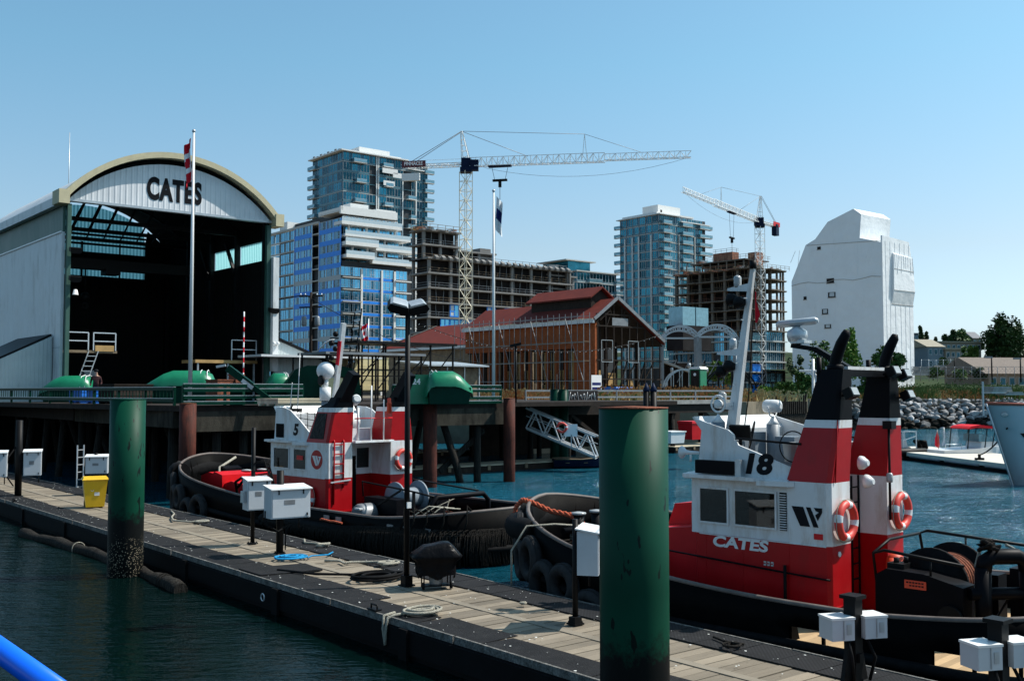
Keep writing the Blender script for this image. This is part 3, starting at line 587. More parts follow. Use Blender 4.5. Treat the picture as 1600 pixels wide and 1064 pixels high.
# ================================================================ wharf with hangar
WN, WW = 17.1, 42.5          # near corner of the wharf in harbour coordinates
DZ = 4.02
mk('cap_conc', (.045, .041, .033), .9, var=.4, scale=.8, dirt=.8, dirtcol=(.01, .009, .008), bump=.3)
mk('pile_tar', (.010, .009, .008), .9, spec=.15, var=.5, scale=3, dirt=.8, dirtcol=(.045, .04, .034), bump=.6, stretch=(4, 4, .12))
mk('pile_rust', (.075, .018, .011), .75, spec=.2, var=.35, scale=2, dirt=.8, dirtcol=(.012, .008, .007), stretch=(3, 3, .3), bump=.3)
t = gthing('wharf', 'big timber wharf on dark piles carrying the arched boat shed', 'wharf', WN, WW)
b = MB(); b.box(0, 17.4, 0, 46, DZ - .25, DZ); b.box(17.4, 34, 3, 46, DZ - .25, DZ); b.prism([(0, 0), (-3.0, 28), (-3.0, 46), (0, 46)], 'z', DZ - .24, DZ - .005); b.build('deck', 'timber_dark', t)
def cap(x0, x1, y0, y1, z0=DZ - 1.1, z1=DZ - .25):
    MB().box(x0, x1, y0, y1, z0, z1).build('cap_beam', 'cap_conc', t)
cap(.3, 5.2, -.05, .55); cap(5.6, 12.0, .25, .8); cap(12.3, 17.3, -.05, .55); cap(-.05, .5, .8, 14.0, DZ - .95); cap(.25, .8, 14.3, 45, DZ - .9)
for k in range(1, 6): cap(.9, 17, k * 6.5, k * 6.5 + .5)
rr = random.Random(9)
for j, yy in enumerate((.3, 5.5, 11, 16.5, 22, 29)):
    for i, xx in enumerate((1.8, 3.4, 5.3, 7.2, 9.4, 11.0, 13.6, 15.6)):
        if j > 3 and i > 3: continue
        jx, jy = rr.uniform(-.4, .4), rr.uniform(0, .5); lean = rr.choice((0, 0, .6, -.9, 1.4)) if j else (1.5 if i == 6 else 0)
        b = MB(); b.path([(xx + jx + lean, yy + jy, -2), (xx + jx + lean * .6, yy + jy, .6), (xx + jx, yy + jy, DZ - 1.05)], [.2, .19, .18], 12); b.build('timber_pile', 'pile_tar', t)
for i in range(9):
    yy = 2.2 + i * 3.1; b = MB(); ln = -.5 if i % 2 else .1
    b.path([(.35 + ln * .8, yy + rr.uniform(-1, 1), -2), (.5, yy, DZ - .95)], [.2, .17], 12); b.build('timber_pile', 'pile_tar', t)
for (a, c) in (((13.8, .9, .6), (16.6, .9, 2.6)), ((6, 1.2, 2.6), (9.5, 1.2, .9)), ((9.5, 6, 2.6), (13, 6, .6))):
    MB().bar(a, c, .12, .28).build('brace', 'creosote', t)
b = MB(); b.box(9.5, 9.7, 9, 46, -1, DZ - .3); b.box(9.7, 17, 22, 22.2, -1, DZ - .3); b.box(-3, 9.5, 45.5, 45.7, -1, DZ - .3); b.box(-2.9, 9.5, 30, 30.2, -1, DZ - .3); b.build('bulkhead', 'dark_inside', t)  # added dark walls, block the daylight showing through under the wharf
b = MB(); b.box(-.12, 0, 14, 45, DZ - .9, DZ - .3); b.build('waler', 'timber_dark', t)
def rust_pile(n_, w_, top, lab, r=.34):
    x, y, _ = G(n_, w_); return steel_pile('fender_pile', lab, x, y, r, top, 'pile_rust', 'rust', 'rusty fender piles at the wharf')
rust_pile(17.15, 41.95, 4.1, 'rusty red steel pile at the wharf corner beside the bow')
rust_pile(29.25, 41.9, 4.12, 'rusty red steel pile midway under the green guard rail')
rust_pile(34.2, 41.9, 4.25, 'rusty red steel pile at the end nearest the gangway', .3)
rust_pile(22.4, 42.05, 4.0, 'short rusty red pile hidden partly by the white 5 panel', .3)
# ---- guard rails: flat green bars on posts
def rail(label, n0, n1, w0, w1, zs, posts, z0=DZ, bh=.13, bw=.14, sub=None):
    t = gthing('guard_rail', label, 'railing', n0, w0, z0, 'green guard rails on the wharf'); dn, dw = n1 - n0, w1 - w0; L = math.hypot(dn, dw)
    for z in zs: MB().bar((0, 0, z), (dn, dw, z), bw, bh).bar((0, 0, z + bh / 2 + .013), (dn, dw, z + bh / 2 + .013), bw * .8, .022, 1).build('rail_bar', ['rail_green', 'galv'], t)  # pale strip paints the lit highlight along the top of each bar
    for i in range(posts + 1):
        k = i / posts; MB().box(dn * k - .05, dn * k + .05, dw * k - .05, dw * k + .05, 0, zs[-1]).build('rail_post', 'rail_green', t)
    if sub:
        b = MB()
        for i in range(sub): k = i / sub; b.box(dn * k - .015, dn * k + .015, dw * k - .015, dw * k + .015, zs[0], zs[-1])
        b.build('balusters', 'rail_green', t)
    return t
rail('green guard rail running away past the barnacled pile', 16.95, 14.2, 42.9, 72, (.22, .70), 11, sub=90)
rail('green guard rail of four bars beside the striped pole', 17.1, 22.6, 42.35, 42.35, (.10, .34, .64, .84), 3)
rail('green guard rail of four bars above the rusty piles', 27.4, 34.0, 42.35, 42.35, (.04, .26, .62, .84), 3)
# ---- hangar
HN, HW, HL, HD = 18.2, 62.7, 12.8, 17.6
MT['shed_white'] = M_ribs('shed_white', (.64, .65, .65), 1, .3, dirt=.45, depth=.5)
MT['gable_white'] = M_ribs('gable_white', (.62, .64, .66), 0, .33, dirt=.2, depth=.5)
MT['shed_green'] = M_ribs('shed_green', (.045, .12, .10), 1, .3, dirt=.3, depth=.4)
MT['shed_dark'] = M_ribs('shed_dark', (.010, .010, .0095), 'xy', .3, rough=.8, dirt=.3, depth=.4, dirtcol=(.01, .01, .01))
MT['annex'] = M_ribs('annex', (.45, .50, .50), 'xy', .22, dirt=.2, depth=.5)
def translucent():
    m, n, l, p = _nt('skylight_sheet'); tc = n.new("ShaderNodeTexCoord"); sx = n.new("ShaderNodeSeparateXYZ"); l.new(tc.outputs["Object"], sx.inputs[0])
    ad = n.new("ShaderNodeMath"); l.new(sx.outputs[0], ad.inputs[0]); l.new(sx.outputs[1], ad.inputs[1])
    mm = n.new("ShaderNodeMath"); mm.operation = 'MULTIPLY'; mm.inputs[1].default_value = 24; l.new(ad.outputs[0], mm.inputs[0])
    sn = n.new("ShaderNodeMath"); sn.operation = 'SINE'; l.new(mm.outputs[0], sn.inputs[0]); mr = n.new("ShaderNodeMapRange"); _set(mr, "From Min", -1); l.new(sn.outputs[0], mr.inputs["Value"])
    mx = n.new("ShaderNodeMix"); mx.data_type = 'RGBA'; mx.inputs["A"].default_value = (.30, .52, .54, 1); mx.inputs["B"].default_value = (.70, .92, .92, 1); l.new(mr.outputs[0], mx.inputs["Factor"])
    tr = n.new("ShaderNodeBsdfTranslucent"); l.new(mx.outputs["Result"], tr.inputs[0]); tp = n.new("ShaderNodeBsdfTransparent"); l.new(mx.outputs["Result"], tp.inputs[0])
    ms = n.new("ShaderNodeMixShader"); ms.inputs[0].default_value = .42; l.new(tr.outputs[0], ms.inputs[1]); l.new(tp.outputs[0], ms.inputs[2])
    l.new(ms.outputs[0], n["Material Output"].inputs[0]); return m
MT['skylight_sheet'] = translucent()
t = gthing('boat_shed', 'huge open arched boat shed on the wharf, white cladding', 'boat shed', HN, HW, DZ)
EV = 11.75; RISE = 3.25
def arch(x0, x1, z0, rise, n=28):
    out = []
    w = (x1 - x0) / 2; c = (x0 + x1) / 2; Rr = (w * w + rise * rise) / (2 * rise); a = math.asin(w / Rr)
    for i in range(n + 1):
        q = -a + 2 * a * i / n; out.append((c + Rr * math.sin(q), z0 + Rr * math.cos(q) - (Rr - rise)))
    return out
ar = arch(-.35, HL + .35, EV, RISE); ai = arch(0.1, HL - .1, EV - .15, RISE - .15)
b = MB()                                                 # shell roof with thickness
for i in range(len(ar) - 1):
    for (p, q, o) in ((ar[i], ar[i + 1], 0),):
        b.quad((p[0], -.5, p[1]), (q[0], -.5, q[1]), (q[0], HD, q[1]), (p[0], HD, p[1]), 0)
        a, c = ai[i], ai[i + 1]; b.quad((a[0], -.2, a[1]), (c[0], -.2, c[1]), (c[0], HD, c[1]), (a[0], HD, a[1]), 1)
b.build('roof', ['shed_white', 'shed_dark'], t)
b = MB(); ao = arch(-.5, HL + .5, EV - .05, RISE + .17); aj = arch(-.1, HL + .1, EV - .05, RISE - .18)
for i in range(len(ao) - 1):
    p, q, a, c = ao[i], ao[i + 1], aj[i], aj[i + 1]
    y0, y1 = -.75, -.15
    b.add([(p[0], y0, p[1]), (q[0], y0, q[1]), (c[0], y0, c[1]), (a[0], y0, a[1]), (p[0], y1, p[1]), (q[0], y1, q[1]), (c[0], y1, c[1]), (a[0], y1, a[1])], [(0, 3, 2, 1), (4, 5, 6, 7), (0, 1, 5, 4), (3, 7, 6, 2)])
b.box(-.62, -.02, -.8, .5, EV - .45, EV + .35); b.box(HL + .02, HL + .6, -.8, .5, EV - .45, EV + .35); b.build('roof_trim', 'tan_trim', t)
gz = EV + .3
b = MB(); aa = arch(.0, HL, EV - .2, RISE - .35); b.prism([(.0, gz - .35)] + aa + [(HL, gz - .35)], 'y', -.2, -.02); b.build('gable', 'gable_white', t)
MB().box(0, HL, -.24, .2, gz - .5, gz - .35).build('header', 'galv', t)
b = MB(); b.box(-.14, .04, .2, HD, 0, EV - 1.95); b.build('side_wall', 'shed_white', t)
MB().box(-.5, -.14, .4, HD, EV - .45, EV + .05).build('eave_fascia', 'shed_white', t)
MB().box(-.10, .06, .2, HD, EV - 1.95, EV - .1).build('clerestory_band', 'shed_green', t)
MB().box(-.22, -.14, .2, HD, EV - 2.0, EV - 1.92).build('flashing', 'white_paint', t)
MB().box(-.16, -.13, .2, HD, 3.1, 3.14).build('seam_strip', 'galv', t)
# right wall: dark with pale skylight strip
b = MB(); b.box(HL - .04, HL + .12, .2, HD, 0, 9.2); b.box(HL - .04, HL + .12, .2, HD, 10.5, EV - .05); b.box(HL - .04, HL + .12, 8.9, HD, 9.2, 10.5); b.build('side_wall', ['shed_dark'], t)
for k in range(2): MB().box(HL + .02, HL + .05, .7 + k * 4.2, 4.4 + k * 4.2, 9.2, 10.5).build('skylight_panel', 'skylight_sheet', t)
for k in range(5): MB().box(HL - .35, HL - .04, .3 + k * 4.2 - .15, .3 + k * 4.2 + .15, 0, EV).build('column', 'steel_dark', t)
for k in range(2): MB().bar((HL - .3, 4.6 + k * 4.2, 8.6), (HL - .3, 6.2 + k * 4.2, 10.9), .2).build('brace', 'steel_dark', t)
# back wall inside with pale openings
BY = 17.5
b = MB(); xs = (.5, 11.0)
b.box(.1, HL - .1, BY, BY + .15, 0, 9.2); b.box(xs[1], HL - .1, BY, BY + .15, 9.2, EV); b.box(.1, xs[0], BY, BY + .15, 9.2, EV); b.box(xs[0], xs[1], BY, BY + .15, 10.45, 11.0)
for (x, ww) in ((6.2, .15), (9.0, .12)): b.box(x, x + ww, BY - .03, BY, 9.2, EV)
hi = arch(.1, HL - .1, EV - .2, RISE - .35); 
b.prism([(xs[1], EV)] + [p for p in hi if p[0] > xs[1]] + [(HL - .1, EV)], 'y', BY, BY + .15)
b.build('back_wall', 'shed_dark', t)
MB().box(xs[0], xs[1], BY + .05, BY + .08, 9.2, 10.45).build('skylight_panel', 'skylight_sheet', t)
MB().prism([(xs[0], 11.0)] + [p for p in hi if xs[0] < p[0] < 11.0] + [(11.0, 11.9), (11.0, 11.0)], 'y', BY + .05, BY + .08).build('skylight_panel', 'skylight_sheet', t)
for z in (11.5, 12.2): MB().box(.2, xs[1], BY - .12, BY - .02, z, z + .16).build('girt', 'steel_dark', t)
for yy in (4.5, 8.8, 13.1):                              # roof trusses
    b = MB(); b.box(.1, HL - .1, yy, yy + .16, EV - .55, EV - .3); ta = arch(.1, HL - .1, EV - .4, RISE - .4, 12)
    for i in range(12):
        b.bar((ta[i][0], yy + .08, ta[i][1]), (ta[i + 1][0], yy + .08, ta[i + 1][1]), .14); b.bar((ta[i][0], yy + .08, EV - .4), (ta[i + 1][0], yy + .08, ta[i + 1][1]), .09)
    b.build('roof_truss', 'steel_dark', t)
b = MB(); b.box(.2, HL - .3, 10.2, 10.9, 8.9, 9.6); b.box(5.6, 6.6, 10.0, 11.1, 8.6, 9.0); b.tube((4.4, 10.5, 8.9), (4.4, 10.5, 7.2), .05); b.ball((4.4, 10.5, 7.0), .32, 12, 8); b.torus((4.4, 10.5, 6.4), .18, .06, 'y', 14, 6)
b.build('overhead_crane', 'steel_dark', t)
for x in (.0, HL - .28): MB().box(x + (.06 if x == 0 else 0), x + .28, -.16, .16, 0, gz - .65).build('door_post', 'hangar_green', t)
MB().box(HL + .02, HL + .42, -.5, .1, 1.9, 9.3).build('corner_cladding', 'shed_white', t)
# floodlights and bells on the door posts
for (x, z) in ((.45, 8.75), (HL + .1, 5.9), (.45, 7.1)):
    o = MB(); o.box(-.32, .32, -.28, .05, -.12, .12); o.prism([(-.3, -.12), (.3, -.12), (.2, -.2), (-.2, -.2)], 'y', -.28, 0); o.build('flood_light', 'steel_dark', t, (x, -.35, z), (R(15), 0, 0))
b = MB(); b.lathe([(.02, .3), (.1, .28), (.16, .0), (.2, -.02)], seg=12); b.build('pendant_lamp', 'lid_white', t, (.5, -.4, 6.15))
o = MB(); o.ball((-.1, 0, 0), .12, 10, 6); o.ball((.18, 0, 0), .12, 10, 6); o.box(-.1, .2, -.05, .1, -.04, .04); o.build('camera_pair', 'white_paint', t, (HL + .15, -.62, 3.7))
text('lettering', 'CATES', 1.8, 'letter_black', t, (6.3, -.215, EV + 1.05), (R(90), 0, 0), .012, .085, .60, spacing=1.12)
# corner platform inside left
b = MB(); b.box(.5, 3.6, 1.6, 2.8, 2.9, 3.05); b.build('platform', 'timber', t)
b = MB()
for x in (.6, 1.9, 2.2, 3.5):
    b.bar((x, 1.6, 3.05), (x, 1.6, 4.1), .06)
for z in (3.6, 4.1): b.bar((.6, 1.6, z), (1.9, 1.6, z), .06); b.bar((2.2, 1.6, z), (3.5, 1.6, z), .06)
b.build('platform_rail', 'alu', t); MB().box(2.3, 3.4, 1.56, 1.6, 3.0, 3.35).build('kick_board', 'new_wood', t)
b = MB()
for s_ in (0, .55): b.bar((.9 + s_, 1.4, .1), (1.9 + s_, 1.5, 3.0), .05)
for i in range(9): q = i / 9; b.bar((.9 + q, 1.4, .3 + q * 2.7), (1.45 + q, 1.4, .3 + q * 2.7), .04)
b.build('stair', 'galv', t)
b = MB(); b.box(HL - 4.6, HL - .4, .8, 3, 2.4, 2.6); b.build('platform', 'new_wood', t)
b = MB()
for x in (HL - 2.2, HL - .5): b.bar((x, .8, 2.6), (x, .8, 3.9), .06)
for z in (3.3, 3.9): b.bar((HL - 2.2, .8, z), (HL - .5, .8, z), .05)
b.build('platform_rail', 'galv', t)
for x in (HL - 4.4, HL - 2.4, HL - .6): MB().bar((x, .9, 0), (x, .9, 2.4), .1).build('platform_leg', 'galv', t)
# inside clutter
rr = random.Random(4)
for i in range(12):
    x, y, w_, h_ = rr.uniform(3.6, 11), rr.uniform(2, 12), rr.uniform(.4, 1.4), rr.uniform(.4, 2.2)
    nm, mt = rr.choice((('equipment_cabinet', 'steel_grey'), ('storage_crate', 'timber'), ('fuel_drum', 'blue_plastic'), ('storage_crate', 'timber_dark')))
    p_ = G(HN + x, HW + y, DZ)
    b = MB()
    if nm == 'fuel_drum': b.lathe([(.28, 0), (.29, .3), (.28, .31), (.29, .6), (.28, .61), (.28, .88)], seg=16)
    elif nm == 'storage_crate':
        b.box(-w_ / 2, w_ / 2, -.4, .4, .1, h_ * .6)
        for q in range(4): b.box(-w_ / 2 - .02, w_ / 2 + .02, -.43, -.4, .12 + q * h_ * .14, .12 + q * h_ * .14 + h_ * .1)
    else: b.box(-w_ / 2, w_ / 2, -.35, .35, 0, h_ * .9); b.box(-w_ / 2 + .03, -.01, -.37, -.35, .05, h_ * .85); b.box(.01, w_ / 2 - .03, -.37, -.35, .05, h_ * .85)
    tag(b.build(nm, mt, None, p_, ANG), '%s %s in the dark boat shed' % (nm.replace('_', ' '), ('hard by the platform stair', 'left of the flagpole, far back', 'straight behind the flagpole', 'just right of the flagpole', 'deep at the back wall', 'before the dark right wall', 'nearest the shed mouth', 'by the timber crates', 'under the overhead crane', 'below the right platform', 'at the middle column', 'in the far rear corner')[i]), nm.split('_')[1], 'clutter inside the boat shed, %s' % nm.replace('_', ' '))
# lean-to on the left and small pitched annex
t = gthing('lean_to', 'white lean-to hut with grey roof beside the shed wall', 'shed', HN - 3.2, HW + 1.4, DZ)
b = MB(); b.prism([(0, 0), (3.0, 0), (3.0, 3.8), (0, 2.3)], 'y', 0, 7.5); b.build('hut_wall', 'annex', t)
MB().prism([(-.25, 2.15), (3.0, 3.85), (3.0, 3.95), (-.25, 2.3)], 'y', .25, 7.6).build('hut_roof', 'steel_dark', t)
t = gthing('annex', 'pale ribbed annex with sloping roof between shed and blue building', 'shed', HN + HL + .3, HW - .2, DZ)
b = MB(); b.prism([(0, 1.55), (5.4, 1.55), (5.4, 1.95), (0, 4.0)], 'y', 0, .2); b.build('annex_gable', 'annex', t)
MB().prism([(-.0, 4.0), (5.6, 1.9), (5.6, 2.05), (0, 4.2)], 'y', -.15, 9).build('annex_roof', 'steel_dark', t)
MB().box(-.1, 5.6, -.2, -.05, 1.45, 1.6).build('annex_fascia', 'white_paint', t)
for x in (.1, 2.6, 5.2): MB().box(x, x + .18, 0, .18, 0, 1.5).build('annex_post', 'white_paint', t)
# whip aerial and little yard lamp
p_ = at(107, 300, 66); tag(MB().tube((0, 0, 0), (0, 0, p_.z - 14 + 3.8), .04, .02).build('whip_aerial', 'galv', None, (p_.x, p_.y, 14), 0), 'thin whip aerial standing on the boat shed roof', 'aerial')
p_ = at(72, 600, 62); t = thing('yard_lamp', 'small dark yard lamp with drooping head before the shed wall', 'street lamp', (p_.x, p_.y, DZ), 0)
MB().tube((0, 0, 0), (0, 0, 2.5), .05).build('post', 'rail_green', t); MB().path([(0, 0, 2.4), (-.08, 0, 2.6), (-.22, -.05, 2.66), (-.36, -.1, 2.6)], .04).build('arm', 'rail_green', t); MB().ball((-.38, -.1, 2.55), .13, 10, 6, sc=(1.2, 1, .7)).build('lamp_head', 'galv', t)
# ---- flagpoles and flags
def flag(t, z, L, wdt, mats, kind, ph=0, ang=0, name='flag'):
    """limp flag hanging by the pole: folded sheet"""
    b = MB(); nu, nv = 14, 16
    def P(u, v):
        s = u * wdt; drop = -v * L - u * L * .22
        return Vector((.06 + s * .42 + .035 * math.sin(v * 5 + ph), .11 * math.sin(u * 9 + v * 2.5 + ph) * (.3 + u), drop))
    for i in range(nu):
        for j in range(nv):
            u, v = (i + .5) / nu, (j + .5) / nv
            if kind == 'canada':
                m = 0 if (v < .27 or v > .73) else 1
                if m == 1 and abs(u - .5) + abs(v - .5) * 1.7 < .27 and not (.12 < abs(u - .5) < .2 and v > .55): m = 0
            elif kind == 'navy': m = 1 if v > .62 or u < .15 else (2 if .3 < v < .62 else 1)
            else: m = 0
            b.add([P(i / nu, j / nv), P((i + 1) / nu, j / nv), P((i + 1) / nu, (j + 1) / nv), P(i / nu, (j + 1) / nv)], [(0, 1, 2, 3)], m, True)
    return b.build(name, mats, t, (0, 0, z), (0, 0, ang))
mk('flag_red', (.52, .008, .02), .8, var=.05); mk('flag_white', (.75, .75, .75), .8, var=.04); mk('flag_navy', (.01, .02, .12), .8, var=.05)
def flagpole(px, Y, ytop, ybase, lab, r):
    p = at(px, ybase, Y); z1 = zat(ytop, Y); t = thing('flagpole', lab, 'flagpole', (p.x, p.y, DZ), 0, 'white flagpoles'); h = z1 - DZ
    b = MB(); b.tube((0, 0, 0), (0, 0, h), r, r * .55, 12); b.build('pole', 'white_paint', t); MB().ball((0, 0, h + .06), .09, 10, 6).build('finial', 'galv', t)
    MB().box(-.2, .2, -.2, .2, 0, .12).build('base', 'steel_dark', t); MB().tube((r + .02, -.05, 1), (r * .6 + .03, -.05, h - .2), .008, seg=4).build('halyard', 'rope_grey', t); return t, h
t, h = flagpole(297, 50, 207, 598, 'tall white flagpole before the shed doors, red and white flag', .10)
tf = thing('flag', 'limp red and white maple leaf flag over the shed lettering', 'flag', t.location + Vector((-.02, -.12, h - .3)), 0); flag(tf, 0, 2.0, .9, ['flag_red', 'flag_white'], 'canada', .5, R(160)).name = 'cloth'
t, h = flagpole(771, 58, 300, 596, 'slim white flagpole before the red roofed building', .09)
tf = thing('flag', 'limp white and navy flag below the long crane jib', 'flag', t.location + Vector((.06, -.1, h - .25)), 0); flag(tf, 0, 1.9, .9, ['flag_red', 'flag_white', 'flag_navy'], 'navy', 1.2, R(-10)).name = 'cloth'
p_ = at(573, 560, 66); t = thing('flagpole', 'short pole beside the cream hut, small maple leaf flag flying', 'flagpole', (p_.x + .1, p_.y, 5.6), 0, 'white flagpoles'); MB().tube((0, 0, 0), (0, 0, 3.6), .04, .03).build('pole', 'galv', t)
tf = thing('flag', 'small maple leaf flag flying before the blue glass building', 'flag', t.location + Vector((0, -.05, 3.3)), 0); flag(tf, 0, 1.05, .95, ['flag_red', 'flag_white'], 'canada', 0, R(200)).name = 'cloth'
# ---- green covered boats
def green_cover(label, px0, px1, ytop, Y, rot=0, depth=2.2, grp='green covered workboats on the wharf', z0=DZ):
    a, c = at(px0, ytop, Y), at(px1, ytop, Y); L = (c - a).length; z1 = zat(ytop, Y); mid = (a + c) / 2
    t = thing('covered_boat', label, 'boat', (mid.x, mid.y, z0), rot, grp); hh = z1 - z0; l = L / 2
    prof = [(-l, .25), (-l * .96, .52), (-l * .45, .9), (-l * .2, 1.0), (l * .62, 1.0), (l * .82, .9), (l * .95, .55), (l, .25)]
    b = MB(); vs_ = []; yf = (-1, -.97, -.72, 0, .72, .97, 1); zf = (.42, .66, .95, 1, .95, .66, .42)
    for x, k in prof:
        for y_, q in zip(yf, zf): vs_.append((x, y_ * depth / 2 * (.75 + .25 * k), hh * (.18 + (k - .18) * q)))
    n_ = len(yf); b.add(vs_, [(i * n_ + j, i * n_ + j + 1, (i + 1) * n_ + j + 1, (i + 1) * n_ + j) for i in range(len(prof) - 1) for j in range(n_ - 1)], 0, True)
    b.add(vs_, [tuple(range(n_)), tuple(range(len(vs_) - n_, len(vs_)))]); b.build('cover', 'boat_green', t)
    for x in (l * .55, l * .72): 
        b2 = MB(); b2.path([(x, -depth / 2 * 1.0, hh * .55), (x, -depth / 2 * .72, hh * .96), (x, 0, hh * 1.02), (x, depth / 2 * .72, hh * .96)], .025, 5); b2.build('strap', 'lid_white', t)
    b = MB(); b.prism([(-l * .9, hh * .5), (-l * .8, 0), (l * .85, 0), (l * .93, hh * .5)], 'y', -depth * .44, depth * .44); b.build('hull', 'rail_green', t); return t
green_cover('green covered workboat left of the shed opening', 70, 150, 587, 59, R(8))
green_cover('green covered workboat at the foot of the tall flagpole', 226, 340, 579, 53, R(12))
green_cover('small green covered workboat under the pale annex', 412, 452, 583, 57, R(20))
t = green_cover('green covered workboat with raised bow lit behind the lamp post', 664, 736, 580, 50.5, R(190))
t = thing('green_canopy', 'dark green rounded shelter marked 24 behind the lamp post', 'shelter', (at(662, 600, 51.3).x, 51.3, DZ), R(16))
b = MB(); b.prism([(-1.0, 0), (1.0, 0), (1.0, 1.15), (.8, 1.4), (-.75, 1.4), (-1.0, 1.15)], 'y', -1, 1.2); b.build('shelter_body', 'boat_green', t)
text('number', '24', .38, 'flag_white', t, (-.55, -1.02, 1.05), (R(90), 0, 0), .006, .01)
t = thing('green_canopy', 'dark green arched boat awning beside the white mast ball', 'shelter', (at(505, 600, 56).x, 56, DZ), R(15))
b = MB(); pr = [(-1.9, 0), (-1.9, 1.2), (-1.5, 1.75), (-.9, 1.95), (.8, 1.95), (1.4, 1.8), (1.8, 1.3), (1.9, .6), (1.9, 0)]; pi = [(1.5, 0), (1.5, .6), (1.3, 1.2), (.6, 1.5), (.3, 1.5), (.3, 0)]
b.prism(pr[:5] + [(.8, 1.95), (.3, 1.5), (.3, 0)], 'y', -1, 2); b.prism([(.3, 1.5), (.8, 1.95)] + pr[5:] + pi[:4], 'y', -1, 2); b.build('awning', 'rail_green', t); MB().box(-.2, .9, -1.3, -1.1, 0, 1.3).build('panel', 'cream', t)
# ---- hoist boom, striped pole, tubs, crates on deck
p_ = at(398, 618, 45.5); t = thing('hoist_boom', 'green hoist boom leaning over the wharf edge, pale plate on it', 'hoist', p_, 0)
p0 = at(356, 575, 45.5) - p_; p1 = at(440, 638, 45.5) - p_; m_ = p0.lerp(p1, .45)
MB().bar(p0, m_, .30, .30).build('boom', 'rail_green', t); MB().bar(m_, p1, .2, .2).build('boom_tip', 'rail_green', t); MB().bar(p0 + Vector((-.1, 0, .12)), p0 + Vector((-.5, 0, .05)), .1).build('hook', 'galv', t)
MB().bar(p0.lerp(p1, .28) + Vector((0, -.17, -.04)), p0.lerp(p1, .48) + Vector((0, -.17, -.04)), .02, .16).build('plate', 'galv', t)
MB().box(-1.1, -.55, .1, .5, -.55, .55).build('boom_stand', 'rail_green', t)
p_ = at(380, 602, 52); t = thing('striped_pole', 'thin red and white striped pole in the shed doorway', 'pole', (p_.x, p_.y, DZ), 0); z1 = zat(487, 52) - DZ
b = MB()
for i in range(18): b.tube((0, 0, z1 * i / 18), (0, 0, z1 * (i + 1) / 18), .034, seg=8, mi=i % 2)
b.build('pole', ['flag_red', 'flag_white'], t)
def crate(px, py, Y, w_, d_, h_, mat, name, lab, rot=.3, grp=None, z=DZ):
    p = at(px, py, Y); b = MB(); b.box(-w_ / 2, w_ / 2, -d_ / 2, d_ / 2, .08, h_)
    for s_ in (-1, 0, 1): b.box(-w_ / 2, w_ / 2, s_ * d_ * .42 - .05, s_ * d_ * .42 + .05, 0, .08)
    for q in range(3): b.box(-w_ / 2 - .02, w_ / 2 + .02, -d_ / 2 - .02, -d_ / 2, .12 + q * h_ * .3, .12 + q * h_ * .3 + h_ * .14)
    b.box(-w_ / 2 - .03, w_ / 2 + .03, -d_ / 2 - .03, d_ / 2 + .03, h_, h_ + .05)
    return tag(b.build(name, mat, None, (p.x, p.y, z), ANG + rot), lab, name.split('_')[-1], grp)
crate(135, 605, 54.5, 1.3, 1.0, .72, 'blue_plastic', 'plastic_tub', 'bright blue tub behind the rail, nearer the dark capped worker')
crate(157, 606, 53, 1.0, .8, .62, 'blue_plastic', 'plastic_tub', 'bright blue tub behind the rail, nearer the barnacled pile')
crate(197, 600, 51, 2.2, 1.2, .9, 'timber_dark', 'cargo_crate', 'dark wooden crate above the barnacled green pile')
crate(344, 600, 49, 1.0, .8, 1.1, 'rust', 'steel_crate', 'rusty crate at the right end of the flagpole boat')
crate(369, 600, 49.5, .5, .5, 1.35, 'rust', 'steel_drum', 'rusty drum under the raised green hoist boom')
crate(462, 628, 44.6, 3.2, 1.2, .25, 'float_wood', 'plank_stack', 'stack of pale planks lying behind the tug wheelhouse')
crate(560, 545, 75, 3.4, 2.6, 2.35, 'cream', 'site_container', 'cream site hut before the blue building', 0, z=4.6)
crate(520, 545, 76, 3.0, 2.6, 2.35, 'cream', 'site_container', 'shaded tan site hut beside the cream one', 0, z=4.6)
# low grey roofs and frames behind
def frame_shed(px, Y, n_, d_, z1, lab, roofmat='steel_grey', post='steel_dark', braces=True):
    p = at(px, 600, Y); t = thing('pipe_frame', lab, 'frame', (p.x, p.y, DZ), ANG)
    h = z1 - DZ
    for x in [n_ * i / 4 for i in range(5)]:
        for y in (0, d_): MB().bar((x, y, 0), (x, y, h), .09).build('post', post, t)
    b = MB(); b.box(-.2, n_ + .2, -.2, d_ + .2, h, h + .14); b.build('top', roofmat, t)
    if braces:
        b = MB()
        for i in range(4): b.bar((n_ * i / 4, 0, h * (.2 + .15 * (i % 2))), (n_ * (i + 1) / 4, 0, h * .9), .06); b.bar((n_ * i / 4, 0, h * .55), (n_ * (i + 1) / 4, 0, h * .55), .06)
        b.build('brace', post, t)
    return t
frame_shed(511, 60, 6.5, 3.0, zat(553, 60), 'low grey flat roof on thin posts behind the funnels')
frame_shed(560, 63, 7.0, 2.5, zat(536, 63), 'dark pipe frame staging before the low red roof', 'steel_dark')
frame_shed(410, 66, 8.5, 3, zat(557, 66), 'flat white edged canopy beside the pale annex', 'white_paint', braces=False)
t = gthing('site_shed', 'small plywood shed with white lean roof before the brick building', 'shed', *toG(at(668, 600, 72).x, 72), 4.0); b = MB(); b.box(0, 4.5, 0, 3, 0, 2.35); b.build('shed_wall', 'timber', t)
MB().prism([(-.6, 2.35), (3.4, 2.7), (3.4, 2.8), (-.6, 2.45)], 'x', -.4, 4.9).build('shed_roof', 'galv', t)
for x in (.1, 1.6, 3.1, 4.4): MB().box(x, x + .08, -.06, 0, 0, 2.35).build('shed_batten', 'galv', t)
